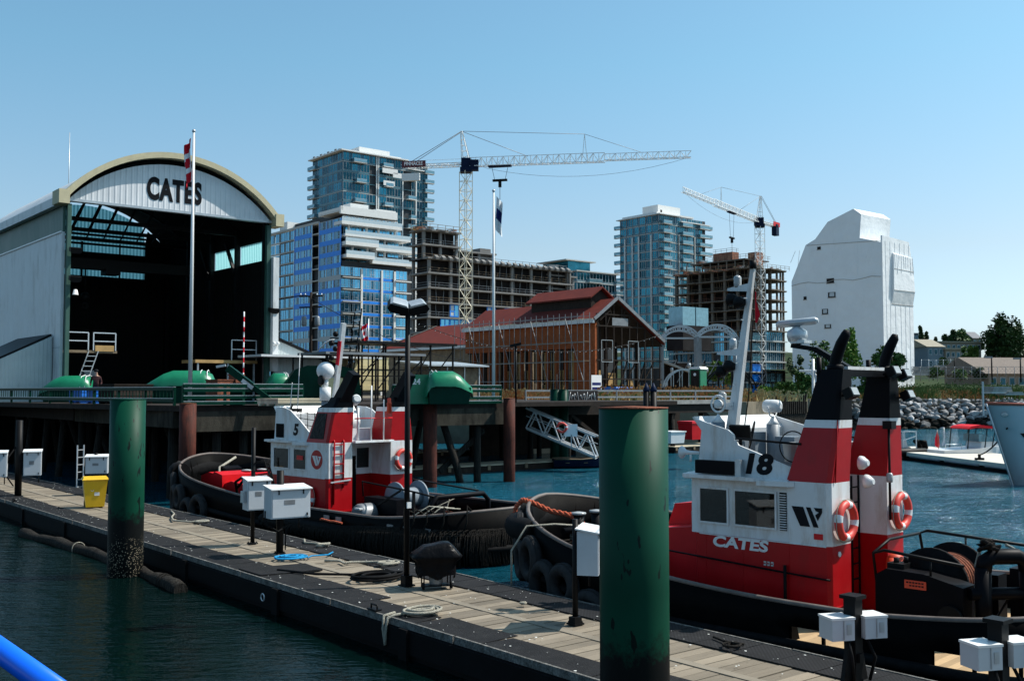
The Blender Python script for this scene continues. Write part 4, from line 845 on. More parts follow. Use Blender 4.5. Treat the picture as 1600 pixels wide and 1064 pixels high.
# ================================================================ tugs (x forward, y to port = towards the dock, z up from the water)
mk('deck_black', (.008, .007, .007), .8, var=.5, scale=2, dirt=.4, dirtcol=(.03, .02, .014))
def tug_frame(o, head):   # head = unit vector of the bow
    return (o[0], o[1], 0), math.atan2(head[1], head[0])
def lerp(a, b, k): return a + (b - a) * k
def hull(t, Lb, Ls, B, zd, port_x, ports=True):
    """bulwarked hull; ports: x ranges of freeing ports on the port side"""
    def hb(x):
        if x > Lb - 4.6: k = (x - (Lb - 4.6)) / 4.6; return B * max(0, 1 - k ** 2.3) ** .62
        if x < -Ls + 2.2: k = (-Ls + 2.2 - x) / 2.2; return B * (max(0, 1 - k ** 2.6)) ** .5
        return B
    def rim(x):
        z = zd + .62
        if x > 0: z += 1.05 * (x / Lb) ** 2.0
        if x < -Ls + 3.5: z += .38 * ((-Ls + 3.5 - x) / 3.5) ** 1.3
        return z
    def dk(x): return zd + (.62 * max(0, (x - 2) / (Lb - 2)) ** 1.6)
    xs = []; x = -Ls
    while x < Lb: xs.append(x); x += .09 if (x < -Ls + .5 or x > Lb - .7) else .3
    xs.append(Lb)
    # closed outline, port side from stern to bow, then starboard back
    out = [(x, hb(x), x) for x in xs] + [(x, -hb(x), x) for x in reversed(xs[1:-1])]
    n = len(out)
    def lay(off, zf, sc=1):
        r = []
        for i, (x, y, s) in enumerate(out):
            x0, y0, _ = out[i - 1]; x1, y1, _ = out[(i + 1) % n]; dx, dy = x1 - x0, y1 - y0; L = math.hypot(dx, dy) or 1
            nx, ny = -dy / L, dx / L     # outward for port running forward
            r.append((x + nx * off, (y + ny * off) * sc, zf(s)))
        return r
    o1 = lay(-.42, lambda s: -.7, .9); o2 = lay(-.10, lambda s: .35); o3 = lay(-.02, lambda s: dk(s) - .05); o4 = lay(0, lambda s: dk(s) + .04); o5 = lay(.01, lambda s: dk(s) + .27); o6 = lay(.03, rim)
    i6 = lay(-.07, rim); i5 = lay(-.08, lambda s: dk(s) + .27); i4 = lay(-.08, lambda s: dk(s) + .04); i3 = lay(-.08, lambda s: dk(s) - .04)
    b = MB()
    def is_port(i):
        x, y, s = out[i]; x2 = out[(i + 1) % n][0]; xm = (x + x2) / 2
        return any(a < xm < c for a, c in port_x) and abs(y) > .3
    for A, C, band in ((o1, o2, 0), (o2, o3, 0), (o3, o4, 0), (o4, o5, 1), (o5, o6, 0), (i6, i5, 0), (i5, i4, 1), (i4, i3, 0), (o6, i6, 0)):
        for i in range(n):
            if band and is_port(i): continue
            j = (i + 1) % n; b.add([A[i], A[j], C[j], C[i]], [(0, 1, 2, 3)], 0, True)
    for i in range(n):           # port tops, bottoms
        if is_port(i):
            j = (i + 1) % n; b.quad(o5[i], o5[j], i5[j], i5[i]); b.quad(o4[i], o4[j], i4[j], i4[i])
            if i % 2 == 0: b.bar(Vector(o4[i]) * .5 + Vector(i4[i]) * .5, Vector(o5[i]) * .5 + Vector(i5[i]) * .5, .05)
    b.build('hull_shell', 'hull_black', t)
    d = MB()
    for i in range(1, len(xs) - 1):
        pass
    for i in range(len(xs) - 1):
        a, c = xs[i], xs[i + 1]; ya, yc = max(0, hb(a) - .05), max(0, hb(c) - .05)
        d.add([(a, -ya, dk(a)), (c, -yc, dk(c)), (c, yc, dk(c)), (a, ya, dk(a))], [(0, 1, 2, 3)])
    d.build('deck', 'deck_wood' if Lb < 9 else 'deck_black', t)
    d = MB()
    for i in range(len(xs) - 1):
        a, c = xs[i], xs[i + 1]
        if a > .5: ya, yc = max(0, hb(a) - .09), max(0, hb(c) - .09); d.add([(a, -ya, dk(a) + .01), (c, -yc, dk(c) + .01), (c, yc, dk(c) + .01), (a, ya, dk(a) + .01)], [(0, 1, 2, 3)])
    d.build('foredeck', 'deck_black', t)
    c = MB(); c.path([((p[0] + q[0]) / 2, (p[1] + q[1]) / 2, p[2] + .02) for p, q in zip(o6, i6)], .05, 6, closed=True); c.build('rail_cap', 'rub_cap', t)
    s = MB(); s.path([(p[0], p[1], dk(out[i][2]) - .02) for i, p in enumerate(lay(.05, lambda s: 0))], .09, 6, closed=True); s.build('rubbing_strake', 'rubber', t)
    for i in range(2, n - 2, 3):
        if is_port(i): continue
        x, y, s_ = out[i]
        sg = -1 if y > 0 else 1; st = MB(); st.add([(x, y + sg * .08, dk(s_)), (x, y + sg * .34, dk(s_)), (x, y + sg * .12, rim(s_) - .05), (x, y + sg * .08, rim(s_) - .05)], [(0, 1, 2, 3)]).build('bulwark_stay', 'hull_black', t)
    return hb, rim, dk
def casing(t, side, wo, wi, l, zd, split5=False):
    """funnel casing; side=+1 port. rings (z, x aft, x fore, inner y, outer y)"""
    rings = [(zd, 0, l, wi, wo), (1.9, -.0, l, wi, wo), (3.0, -.0, l + .04, wi + .01, wo), (3.96, -.07, l * .76 - .02, wi + .02, wo - .17), (4.1, -.075, l * .74 - .04, wi + .02, wo - .185), (4.75 if l < 1 else 4.25, -.08, .40, wi + .03, wo - .28), (5.0 if l < 1 else 4.42, -.08, .30, wi + .05, wo - .33)]
    m = [0, 1, 0, 1, 2, 2]
    b = MB()
    ch = .07
    def ring(z, x0, x1, a, c):
        return [(x0, a, z), (x0, c - ch, z), (x0 + ch, c, z), (x1, c, z), (x1, a, z)]
    R_ = [[(x, y * side, zz) for x, y, zz in ring(*r)] for r in rings]
    for i in range(len(R_) - 1):
        for k in range(5): b.add([R_[i][k], R_[i][(k + 1) % 5], R_[i + 1][(k + 1) % 5], R_[i + 1][k]], [(0, 1, 2, 3)], m[i])
    b.add(R_[-1], [(0, 1, 2, 3, 4)], 2)
    c = b.build('funnel_casing', ['tug_red', 'tug_white', 'tug_black'], t)
    # weld seams and edges
    s = MB(); s.bar((-.012, (wo - .05) * side, zd + .38), (-.012, wi * side, zd + .38), .02, .03)
    s.build('weld_strip', 'tug_red', c)
    return c, rings
def stack(t, x, y, z, side, style):
    b = MB()
    if style == 'elbow':
        b.path([(x + .10, y, z - .1), (x + .10, y, z + .10), (x + .07, y, z + .24), (x - .02, y, z + .46), (x - .11, y, z + .62), (x - .13, y, z + .70)], [.105, .105, .105, .10, .085, .05], 12); b.lathe([(.15, -.0), (.15, .10), (.11, .12)], (x + .10, y, z - .03), 16)
        b.tube((x + .42, y, z - .3), (x + .42, y, z + .22), .05, seg=8)
    else:
        b.add([(x - .05, y - .22, z - .2), (x + .42, y - .22, z - .2), (x + .42, y + .22, z - .2), (x - .05, y + .22, z - .2), (x - .72, y - .13, z + .72), (x - .42, y - .13, z + .86), (x - .42, y + .13, z + .86), (x - .72, y + .13, z + .72)], [(0, 3, 2, 1), (4, 5, 6, 7), (0, 1, 5, 4), (1, 2, 6, 5), (2, 3, 7, 6), (3, 0, 4, 7)])
    return b.build('exhaust_stack', 'tug_black', t)
def window(t, a0, a1, z0, z1, plane, pos, frame='tug_white', out=1, nm='window', sill=True, mull=0, zz=None):
    """window in plane 'y' (a=x) or 'x' (a=y) standing proud of the wall at pos, facing out"""
    g = MB(); f = MB(); e = .035; o = .012 * out
    def bx(m, a, c, z, w, d0, d1, mi=0):
        lo, hi = sorted((pos + d0 * out, pos + d1 * out))
        if plane == 'y': m.box(a, c, lo, hi, z, w, mi)
        else: m.box(lo, hi, a, c, z, w, mi)
    bx(g, a0, a1, z0, z1, .003, .012, 0)
    for (a, c, z, w) in ((a0 - e, a0, z0 - e, z1 + e), (a1, a1 + e, z0 - e, z1 + e), (a0, a1, z0 - e, z0), (a0, a1, z1, z1 + e)): bx(f, a, c, z, w, .001, .03)
    for k in range(mull): m_ = lerp(a0, a1, (k + 1) / (mull + 1)); bx(f, m_ - .012, m_ + .012, z0, z1, .004, .02)
    o_ = f.build(nm, frame, t); g.build('pane', 'tug_glass', o_); return o_
def clear_glass():
    m, n, l, p = _nt('tug_glass'); tp = n.new("ShaderNodeBsdfTransparent"); tp.inputs[0].default_value = (.30, .35, .36, 1); gl = n.new("ShaderNodeBsdfGlossy"); _set(gl, "Roughness", .03)
    fr = n.new("ShaderNodeFresnel"); _set(fr, "IOR", 1.5); ms = n.new("ShaderNodeMixShader"); l.new(fr.outputs[0], ms.inputs[0]); l.new(tp.outputs[0], ms.inputs[1]); l.new(gl.outputs[0], ms.inputs[2]); l.new(ms.outputs[0], n["Material Output"].inputs[0]); return m
MT['tug_glass'] = clear_glass()
def text_port(name, body, size, mat, t, x, y, z, **kw): return text(name, body, size, mat, t, (x, y, z), (R(90), 0, R(180)), **kw)
def logo(t, x0, x1, z0, z1, y, mat, back=None):
    """slanted W-like emblem of bars, reading from the dock side (x falls to the right)"""
    w = x0 - x1; h = z1 - z0
    def q(b, pts): b.prism([(x0 - u * w, z0 + v * h) for u, v in pts], 'y', y, y + .012)
    if back:
        b = MB(); c = ((x0 + x1) / 2, (z0 + z1) / 2); k = [(c[0] + (w * .5) * math.cos(a), c[1] + (h * .5) * math.sin(a)) for a in [i * math.pi / 18 for i in range(36)]]
        b.prism(k, 'y', y, y + .006); k2 = [(c[0] + (w * .46) * math.cos(a), c[1] + (h * .46) * math.sin(a)) for a in [i * math.pi / 18 for i in range(36)]]
        b.build('emblem_ring', 'white_paint', t); b = MB(); b.prism(k2, 'y', y + .006, y + .010); b.build('emblem_disc', back, t); y += .010
        b = MB(); q(b, [(.16, .68), (.36, .68), (.56, .22), (.44, .22)]); q(b, [(.42, .68), (.56, .68), (.68, .3), (.62, .22)]); q(b, [(.62, .66), (.86, .66), (.70, .32), (.66, .44), (.72, .56)])
    else:
        b = MB(); q(b, [(0, 1), (.38, 1), (.60, 0), (.28, 0)]); q(b, [(.48, 1), (.62, 1), (.88, 0), (.72, 0)]); q(b, [(.74, 1), (1, 1), (1, .78), (.86, .35), (.78, .62), (.90, .78), (.80, .84)])
    return b.build('emblem', mat, t)
def ring_on(t, lab, x, y, z, nrm, Rr=.30, grp='red and white life rings on the tugs', rot=0):
    T = t.matrix_basis if t.matrix_world == Matrix.Identity(4) else t.matrix_world
    M_ = Matrix.Translation(t.location) @ Matrix.Rotation(t.rotation_euler[2], 4, 'Z'); p = M_ @ Vector((x, y, z))
    o = thing('life_ring', lab, 'life ring', p, t.rotation_euler[2] + rot, grp)
    b = MB(); b.torus((0, 0, 0), Rr, .075, nrm, 32, 10, 0, bands=(0, 1, 8, 9, 16, 17, 24, 25)); b.build('ring_body', ['ring_red', 'white_paint'], o)
    b = MB(); pts = []
    for i in range(33):
        a = 2 * math.pi * i / 32; q = Rr + .075 + .035 * abs(math.sin(a * 2)); c, s = q * math.cos(a), q * math.sin(a); pts.append((c, 0, s) if nrm == 'y' else (0, c, s))
    b.path(pts, .009, 5); b.build('grab_line', 'rope_grey', o); return o
def rails(t, pts, r, name='handrail', mat='tug_white', h=None, posts=()):
    b = MB(); b.path(pts, r, 6)
    for p in posts: b.tube(p[0], p[1], r * .9, seg=6)
    return b.build(name, mat, t)
def cyl(t, name, x, y, z0, z1, r, mat, seg=14, r2=None): return MB().tube((x, y, z0), (x, y, z1), r, r2, seg).build(name, mat, t)
def tyre(t, x, y, z, yaw, Rr=.34, r=.13, name='tyre_fender'):
    b = MB(); b.torus((0, 0, 0), Rr, r, 'y', 26, 10)
    for k in range(5): b.torus((0, -.05 + .025 * k, 0), Rr + r * .97, .008, 'y', 26, 4)
    return b.build(name, 'tyre', t, (x, y, z), (0, 0, yaw))
def build_tug(o, head, Lb, Ls, wo, wi, l, hf, num):
    loc, rz = tug_frame(o, head); zd = .45 if num == 18 else .48
    lab = {18: 'red and white tug numbered 18 with twin black funnels', 5: 'red and white tug numbered 5 moored under the wharf corner'}[num]
    t = thing('tug_boat', lab, 'tugboat', loc, rz, 'harbour tugs')
    t.matrix_world = Matrix.Translation(Vector(loc)) @ Matrix.Rotation(rz, 4, 'Z')
    B = 2.75
    px = [(-3.7, -3.2), (-3.15, -2.65), (-2.6, -2.2), (-1.0, -.5), (-.45, .0), (-5.0, -4.6)] if num == 18 else [(1.6, 2.1), (.9, 1.4), (-2.6, -2.1), (-4.2, -3.6)]
    hb, rim, dk = hull(t, Lb, Ls, B, zd, px)
    hw = wo - .12                                                    # wheelhouse half width at sill
    # deckhouse lower (red) and upper (white)
    b = MB(); fr = hf + .12
    b.prism([(l, -wo), (fr - .25, -wo), (fr, -wo + .35), (fr, wo - .35), (fr - .25, wo), (l, wo)], 'z', zd, 1.9); b.build('deckhouse', 'tug_red', t)
    WN_ = ((1.08, 1.94), (2.10, 2.72)) if num == 18 else ((1.18, 1.88), (2.18, 3.08)); ys = wo - .03
    def cab(z, dx, dy): return [(l * .9, -wo + dy, z), (hf - dx - .22, -wo + dy, z), (hf - dx, -wo + .32 + dy, z), (hf - dx, wo - .32 - dy, z), (hf - dx - .22, wo - dy, z), (l * .9, wo - dy, z)]
    b = MB(); x0, x1 = l * .9, hf
    for s in (-1, 1):
        ya, yb = sorted((s * ys, s * (ys - .06))); b.box(x0, x1, ya, yb, 1.9, 2.12); b.box(x0, x1, ya, yb, 2.76, 2.93); cuts = [x0] + [v for w_ in WN_ for v in w_] + [x1]
        for i in range(0, len(cuts), 2): b.box(cuts[i], cuts[i + 1], ya, yb, 2.12, 2.76)
    fw_ = (2 * wo - .9) / 3; b.box(x1 - .06, x1 - .002, -ys + .06, ys - .06, 1.9, 2.16); b.box(x1 - .06, x1 - .002, -ys + .06, ys - .06, 2.74, 2.93); b.box(x0 - .002, x0 + .05, -ys + .06, ys - .06, 1.9, 2.93)
    for k in range(4): y0 = -wo + .45 + k * fw_; ya, yb = (-ys + .06 if k == 0 else y0 - .06), (ys - .06 if k == 3 else y0 + .06); b.box(x1 - .06, x1 - .002, ya, yb, 2.16, 2.74)
    i_ = MB(); i_.box(hf - .75, hf - .2, -1.0, 1.0, 1.92, 2.30); i_.box(hf - .6, hf - .3, -.3, .3, 2.3, 2.5); i_.build('control_console', 'steel_dark', t)
    for s in (-.7, .5): i_ = MB(); i_.box(x0 + .5, x0 + .95, s, s + .45, 1.92, 2.25); i_.box(x0 + .5, x0 + .58, s, s + .45, 2.25, 2.68); i_.build('helm_seat', 'steel_dark', t)
    i_ = MB(); i_.path([(x0 + 1.3, -.9, 2.9), (x0 + 1.3, -.88, 2.6), (x0 + 1.35, -.8, 2.5), (x0 + 1.45, -.8, 2.65), (x0 + 1.5, -.8, 2.9)], .012); i_.build('handset_cord', 'steel_dark', t)
    wh = b.build('wheelhouse', 'tug_white', t)
    # roof visor
    b = MB(); b.prism([(l, -wo - .05), (hf + .12, -wo - .05), (hf + .3, -wo + .35), (hf + .3, wo - .35), (hf + .12, wo + .05), (l, wo + .05)], 'z', 2.93, 3.02)
    b.prism([(l + .55, wo + .05), (hf + .12, wo + .05), (hf + .05, wo + .2), (l + .6, wo + .2)], 'z', 2.96, 3.03); b.prism([(l - .12, wo + .01), (l + .55, wo + .05), (l + .55, wo + .2), (l - .05, wo + .12)], 'z', 2.90, 2.99); b.build('roof_visor', 'tug_white', t)
    yw = wo - .03
    for s in (-1, 1):
        for a_, c_ in WN_: window(t, a_ + .01, c_ - .01, 2.13, 2.75, 'y', s * (yw + .002), out=s, nm='side_window')
    if num == 18:
        lv = MB()
        for k in range(15): lv.box(.86, 1.0, yw + .0, yw + .05, 2.12 + k * .044, 2.135 + k * .044)
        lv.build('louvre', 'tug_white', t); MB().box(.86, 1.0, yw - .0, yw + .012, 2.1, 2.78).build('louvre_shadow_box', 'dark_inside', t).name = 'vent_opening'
        # shapes inside seen through glass are dark: seat and console outlines modelled on the sill
    else:
        MB().box(1.35, 1.7, yw + .02, yw + .03, 2.42, 2.56).build('notice', 'bright_red', t)
    for k in range(3):
        y0 = -wo + .45 + k * (2 * wo - .9) / 3; window(t, y0 + .06, y0 + (2 * wo - .9) / 3 - .06, 2.18, 2.72, 'x', hf, nm='front_window')
    for s in (-1, 1): window(t, .12 * s - .0 if s > 0 else -.62, .62 if s > 0 else -.12, 2.1, 2.75, 'x', l * .9, out=-1, nm='rear_window')
    MB().box(l * .9 - .03, l * .9, -.1, .1, zd, 2.5).build('rear_door', 'dark_inside', t)
    # funnels
    for s in (1, -1):
        q = 0 if s > 0 or num == 5 else .2; c, rg = casing(t, s, wo - q, wi - q, l, zd); stack(c, .02, ((wo + wi) / 2 - .13 - q) * s, 5.0 if num == 18 else 4.4, s, 'elbow' if num == 18 else 'duct')
    mid = (wo + wi) / 2
    if num == 18:
        MB().box(.0, .2, -wi - .1, wi + .1, 4.88, 5.0).build('funnel_bridge', 'tug_black', t); MB().box(.05, .5, -wi + .1, wi - .1, 5.0, 5.06).build('bridge_plate', 'tug_white', t)
        for (y, z, tl) in ((mid - .02, 4.55, 1), (-mid + .22, 4.9, 1), (-wi + .32, 4.95, 0), (-mid + .1, 4.5, 0)):
            b = MB(); b.box(-.14, .02, -.13, .13, -.09, .09); b.box(-.155, -.14, -.11, .11, -.07, .07, 1); b.bar((0, 0, 0), (.14, 0, .04), .04); b.build('flood_light', ['steel_dark', 'lamp_glass'], t, (-.17, y, z), (0, R(25), 0))
    else:
        MB().add([(l * .2, wo + .01, 3.12), (l * .9, wo + .01, 3.12), (l * .68, wo - .13, 3.92), (l * .22, wo - .13, 3.92), (l * .2, wo - .1, 3.12), (l * .9, wo - .1, 3.12), (l * .68, wo - .25, 3.92), (l * .22, wo - .25, 3.92)], [(0, 1, 2, 3), (4, 7, 6, 5), (0, 4, 5, 1), (1, 5, 6, 2), (2, 6, 7, 3), (3, 7, 4, 0)]).build('vent_grille', 'black_vinyl', t, (0, -.02, 0))
    # flying bridge sides
    if num == 18: poly = [(2.8, 3.0), (2.70, 3.86), (2.86, 4.08), (2.1, 3.88), (1.99, 3.80), (1.96, 3.70), (1.88, 3.60), (1.5, 3.48), (1.1, 3.34), (.78, 3.24), (.86, 3.0)]
    else: poly = [(3.14, 3.0), (3.04, 4.1), (2.55, 4.08), (2.2, 4.0), (1.6, 3.66), (1.0, 3.26), (1.06, 3.0)]
    for s in (1, -1):
        b = MB(); b.prism(poly, 'y', s * (wo - .08) - .025, s * (wo - .08) + .025); b.build('bridge_side', 'tug_white', t)
    xf_ = poly[1][0]; b = MB(); b.prism([(poly[0][0] - .03, 3.0), (xf_ - .03, 3.86), (xf_ + .2, 4.12), (xf_ + .25, 4.1), (xf_ + .03, 3.84), (poly[0][0] + .03, 3.0)], 'y', -wo + .11, wo - .11); b.build('bridge_front', 'tug_white', t)
    if num == 5: MB().box(2.55, 3.0, wo - .05, wo - .03, 3.1, 3.55).build('side_panel', 'dark_inside', t); 
    MB().box(l + .1, xf_ - .1, -wo + .12, wo - .12, 3.02, 3.05).build('bridge_deck', 'console_grey', t)
    b = MB(); b.box(l - .05, l + .12, -wo + .2, wo - .9, 3.02, 3.62 if num == 18 else 3.4); b.build('bridge_bench', 'tug_white', t)
    if num == 18:
        text_port('number', '18', .50, 'letter_black', t, 1.50, wo - .05, 3.25, ext=.006, bold=.022, sx=1.25, shear=.18)
        text_port('lettering', 'CATES', .27, 'white_paint', t, 1.84, wo + .006, 1.77, ext=.004, bold=.010, sx=1.5, shear=.12)
        b = MB()
        for k in range(3):
            for q in range(2): b.box(1.12 + k * .075, 1.12 + k * .075 + .055, wo + .0, wo + .006, 1.44 + q * .05, 1.47 + q * .05)
            b.box(1.12 + k * .075, 1.12 + k * .075 + .012, wo, wo + .006, 1.44, 1.52)
        b.build('small_mark', 'galv', t)
        logo(t, .74, .15, 2.22, 2.56, wo, 'letter_black')
        MB().box(.14, .31, wo, wo + .012, 2.01, 2.11).build('notice', 'bright_red', t)
        MB().tube((-.02, wo - .3, 1.75), (-.0, wo - .3, 1.75), .05).build('round_vent', 'white_paint', t)
        b = MB(); b.box(1.85, 2.72, wo - .0, wo + .14, 3.05, 3.30); b.build('lamp_board', 'tug_black', t); MB().box(1.72, 1.85, wo, wo + .12, 3.02, 3.34).build('navigation_lamp', 'galv', t)
        b = MB(); b.lathe([(.03, -.2), (.035, 0), (.05, .12), (.12, .2), (.125, .21)], (0, 0, 0), 16, axis='x'); b.tube((.0, 0, 0), (-.0, 0, -.18), .02); b.build('horn', 'white_paint', t, (2.95, wo - .05, 3.42))
        MB().path([(3.6, wo + .03, 1.5), (2.0, wo + .03, 1.42), (.8, wo + .03, 1.36), (-.0, wo + .03, 1.33)], .018, 6).build('grab_rail', 'tug_black', t)
        MB().tube((.86, wo + .06, 1.5), (.86, wo + .06, .7), .03).build('hose', 'rubber', t)
    else:
        text_port('number', '5', .50, 'letter_black', t, 1.86, wo - .05, 3.36, ext=.006, bold=.02, sx=1.1, shear=.18)
        logo(t, .90, .20, 2.14, 2.80, wo, 'white_paint', 'tug_red')
    for x in (l, l + .95, hf - .35): MB().box(x, x + .012, wo, wo + .005, zd + .3, 1.88).build('weld_seam', 'tug_red', t)
    MB().box(l * .1, hf - .2, wo, wo + .012, 1.885, 1.90).build('weld_seam', 'tug_white', t)
    # raised trunk and hatches on the foredeck
    b = MB(); b.prism([(hf + .12, zd), (hf + 1.9, zd + .1), (hf + 1.75, 1.75), (hf + .12, 1.95)], 'y', -1.15, 1.15); b.build('trunk_cabin', 'bright_red', t)
    b = MB(); b.prism([(hf + .5, 1.8), (hf + 1.5, 1.75), (hf + 1.3, 2.25), (hf + .75, 2.32)], 'y', -.7, .3); b.build('hatch_hood', 'bright_red', t)
    MB().lathe([(.13, 0), (.14, .3), (.12, .32)], (hf + .35, wo - .75, 1.9), 14).build('deck_vent', 'steel_grey', t)
    # bitts and winch forward
    bx_ = Lb - (1.35 if num == 18 else 3.4); b = MB()
    for s in (-.32, .32): b.tube((bx_, s, dk(bx_)), (bx_, s, dk(bx_) + .95), .13, seg=16); b.lathe([(.17, 0), (.18, .03), (.17, .05), (.02, .07)], (bx_, s, dk(bx_) + .93), 16, 1)
    b.tube((bx_, -.85, dk(bx_) + .6), (bx_, .85, dk(bx_) + .6), .075, seg=12); b.build('towing_bitts', ['steel_dark', 'lamp_glass'], t)
    b = MB(); b.lathe([(.3, -.35), (.3, -.3), (.16, -.28), (.16, .28), (.3, .3), (.3, .35)], (bx_ - 1.1, -.2, dk(bx_) + .55), 20, axis='x'); b.box(bx_ - 1.6, bx_ - .7, -.6, -.5, dk(bx_), dk(bx_) + .8); b.box(bx_ - 1.6, bx_ - .7, .2, .3, dk(bx_), dk(bx_) + .8); b.build('anchor_winch', 'steel_dark', t)
    # tyres round the bow
    pts = []
    for k in range(9):
        x = Lb - .08 - .30 * k - .035 * k * k; y = hb(x); e = .05
        dx, dy = 2 * e, hb(min(Lb, x + e)) - hb(x - e); yaw = math.atan2(dy, dx); L = math.hypot(dx, dy)
        for s in ((1, -1) if k < 5 else (1,)):
            tyre(t, x + (-dy / L) * .17, s * (y + dx / L * .17), rim(x) - .42 - (.30 if k % 2 else .02) - .05 * k, s * yaw, .32 + .04 * (k % 3), .135)
    if True:
        b = MB(); n_ = 26; pts = []
        for i in range(n_):
            k = i / (n_ - 1); a = -math.pi / 2 * .95 + k * math.pi * .95; pts.append((Lb - 1.7 + 1.85 * math.cos(a), 1.95 * math.sin(a), rim(Lb) - .55))
        b.path(pts, .36 if num == 5 else .27, 12); b.build('bow_fender', 'rubber', t)
    # aft deck
    return t, hb, rim, dk
T18, hb18, rim18, dk18 = build_tug((6.645, 19.51), (-.71, .704), 8.25, 4.6, 1.57, .83, .80, 2.92, 18)
T5, hb5, rim5, dk5 = build_tug((-4.515, 33.9), (-.70, .715), 10.6, 7.3, 1.72, .76, 1.12, 3.3, 5)
def tw(t, x, y, z): return t.matrix_world @ Vector((x, y, z))
# ---------------- tug 18 fittings
t = T18
def mast18():
    b = MB(); base = Vector((2.66, .7, 3.05)); top = Vector((2.02, .7, 7.0)); 
    def sec(c, a, w): return [(c.x - a, c.y - w, c.z), (c.x + a, c.y - w, c.z), (c.x + a, c.y + w, c.z), (c.x - a, c.y + w, c.z)]
    S = [sec(base, .125, .08), sec(base.lerp(top, .35), .095, .065), sec(base.lerp(top, .7), .065, .05), sec(top, .04, .035)]
    for i in range(3): b.add(S[i] + S[i + 1], [(0, 1, 5, 4), (1, 2, 6, 5), (2, 3, 7, 6), (3, 0, 4, 7)])
    b.add(S[3], [(0, 1, 2, 3)]); b.build('mast', 'tug_white', t)
    def xat(z): return lerp(base.x, top.x, (z - 3.05) / (7.0 - 3.05))
    for z, L, w in ((6.62, .5, .05), (5.36, .55, .06), (4.3, .42, .1)):
        MB().prism([(xat(z), z - .06), (xat(z) + L, z - .02), (xat(z) + L, z + .03), (xat(z), z + .1)], 'y', .7 - w, .7 + w).build('mast_arm', 'tug_white', t)
    for z, x, mt in ((6.66, .30, 'lamp_glass'), (5.42, .22, 'galv'), (4.36, .3, 'lamp_glass')): MB().lathe([(.06, 0), (.075, .03), (.075, .19), (.06, .22), (.02, .24)], (xat(z) + x, .7, z), 12).build('mast_lamp', mt, t)
    for z, x in ((6.35, .16), (6.42, .34), (5.1, .2), (5.0, .36)):
        MB().lathe([(.06, -.12), (.12, -.02), (.13, .06), (.06, .12)], (xat(z) + x, .78, z), 14, axis='x').build('loud_hailer', 'steel_dark', t)
    MB().tube(top + Vector((0, 0, 0)), top + Vector((0, 0, .16)), .07).build('masthead_lamp', 'steel_dark', t)
    for q in range(7): z = 3.9 + q * .42; MB().bar((xat(z) - .02, .82, z), (xat(z) - .02, .92, z + .0), .02).build('mast_rung', 'galv', t)
    MB().path([(xat(3.2) - .2, .6, 3.2), (xat(4.5) - .22, .62, 4.5), (xat(5.5) - .15, .64, 5.5), (xat(6.6) - .08, .66, 6.6)], .012, 5).build('mast_cable', 'rubber', t)
    tf = thing('signal_flag', 'furled red signal flag high on the leaning white mast', 'flag', tw(t, xat(6.3) - .18, .7, 6.55), t.rotation_euler[2]); b = MB()
    b.add([(0, 0, 0), (-.02, .03, -.2), (-.07, -.02, -.45), (-.02, .02, -.62), (.03, 0, -.6), (.05, -.03, -.3), (.03, 0, 0)], [(0, 1, 5, 6), (1, 2, 4, 5), (2, 3, 4)]); b.build('cloth', 'flag_red', tf)
    for yy in (-1.0,):
        pass
    MB().tube((3.0, -.2, 3.1), (3.0, -.2, 5.6), .012, .006, 6).build('whip_aerial', 'white_paint', t)
mast18()
def searchlight(t, x, y, z0, z1, r=.16, nm='searchlight', yaw=0, ringed=False):
    cyl(t, 'light_pedestal', x, y, z0, z1, .13, 'console_grey'); MB().lathe([(.13, 0), (.06, .08), (.02, .16)], (x, y, z1), 12).build('light_neck', 'white_paint', t)
    b = MB(); h = z1 + .36
    if ringed: b.torus((x, y, h), .16, .022, 'y', 22, 6); b.lathe([(.05, -.1), (.09, -.02), (.09, .03), (.02, .03)], (x, y, h), 16, axis='y')
    else: b.lathe([(.05, -.19), (.12, -.15), (.135, -.02), (.135, .13), (.12, .17), (.02, .18)], (x, y, h), 18, axis='x'); b.path([(x, y - .19, h), (x, y - .12, h - .18), (x, y, h - .22), (x, y + .12, h - .18), (x, y + .19, h)], .015)
    return b.build(nm, 'white_paint', t)
searchlight(t, 2.1, -.1, 3.05, 3.95); searchlight(t, 2.72, .9, 3.5, 4.0, ringed=True)
for x, y, w_, h_ in ((2.45, .2, .5, .75), (2.3, .95, .35, .62), (1.35, .55, .42, .7), (2.0, -.7, .5, .6)): MB().box(x - w_ / 2, x + w_ / 2, y - .2, y + .2, 3.05, 3.05 + h_).build('console', 'console_grey', t)
b = MB(); b.torus((0, 0, 0), .26, .013, 'x', 26, 6)
for k in range(4): a = k * math.pi / 2 + .4; b.tube((0, 0, 0), (0, .26 * math.cos(a), .26 * math.sin(a)), .009, seg=6)
b.build('steering_wheel', 'steel_dark', t, (1.9, 1.0, 3.78), (0, R(-12), R(35))); MB().box(-.2, .2, -.03, .03, -.13, .15).build('chart_display', 'steel_dark', t, (2.06, 1.15, 3.82), (R(-20), 0, R(15)))
MB().bar((2.06, 1.15, 3.05), (2.06, 1.15, 3.75), .05).build('display_post', 'steel_dark', t)
b = MB(); b.lathe([(.10, 0), (.14, .36), (.15, .36), (.13, .34)], (1.12, .95, 3.3), 14); b.build('bucket', 'white_paint', t)
MB().path([(1.96, wo_ := 1.46, 3.72), (.6, 1.46, 3.66)], .022, 6).build('bridge_rail', 'steel_dark', t)
for s in (-1,): MB().path([(1.96, s * 1.46, 3.72), (.6, s * 1.46, 3.66)], .022, 6).build('bridge_rail', 'steel_dark', t)
b = MB(); b.torus((.85, 1.3, 3.6), .28, .012, 'y', 22, 5); b.build('hose_loop', 'rubber', t)
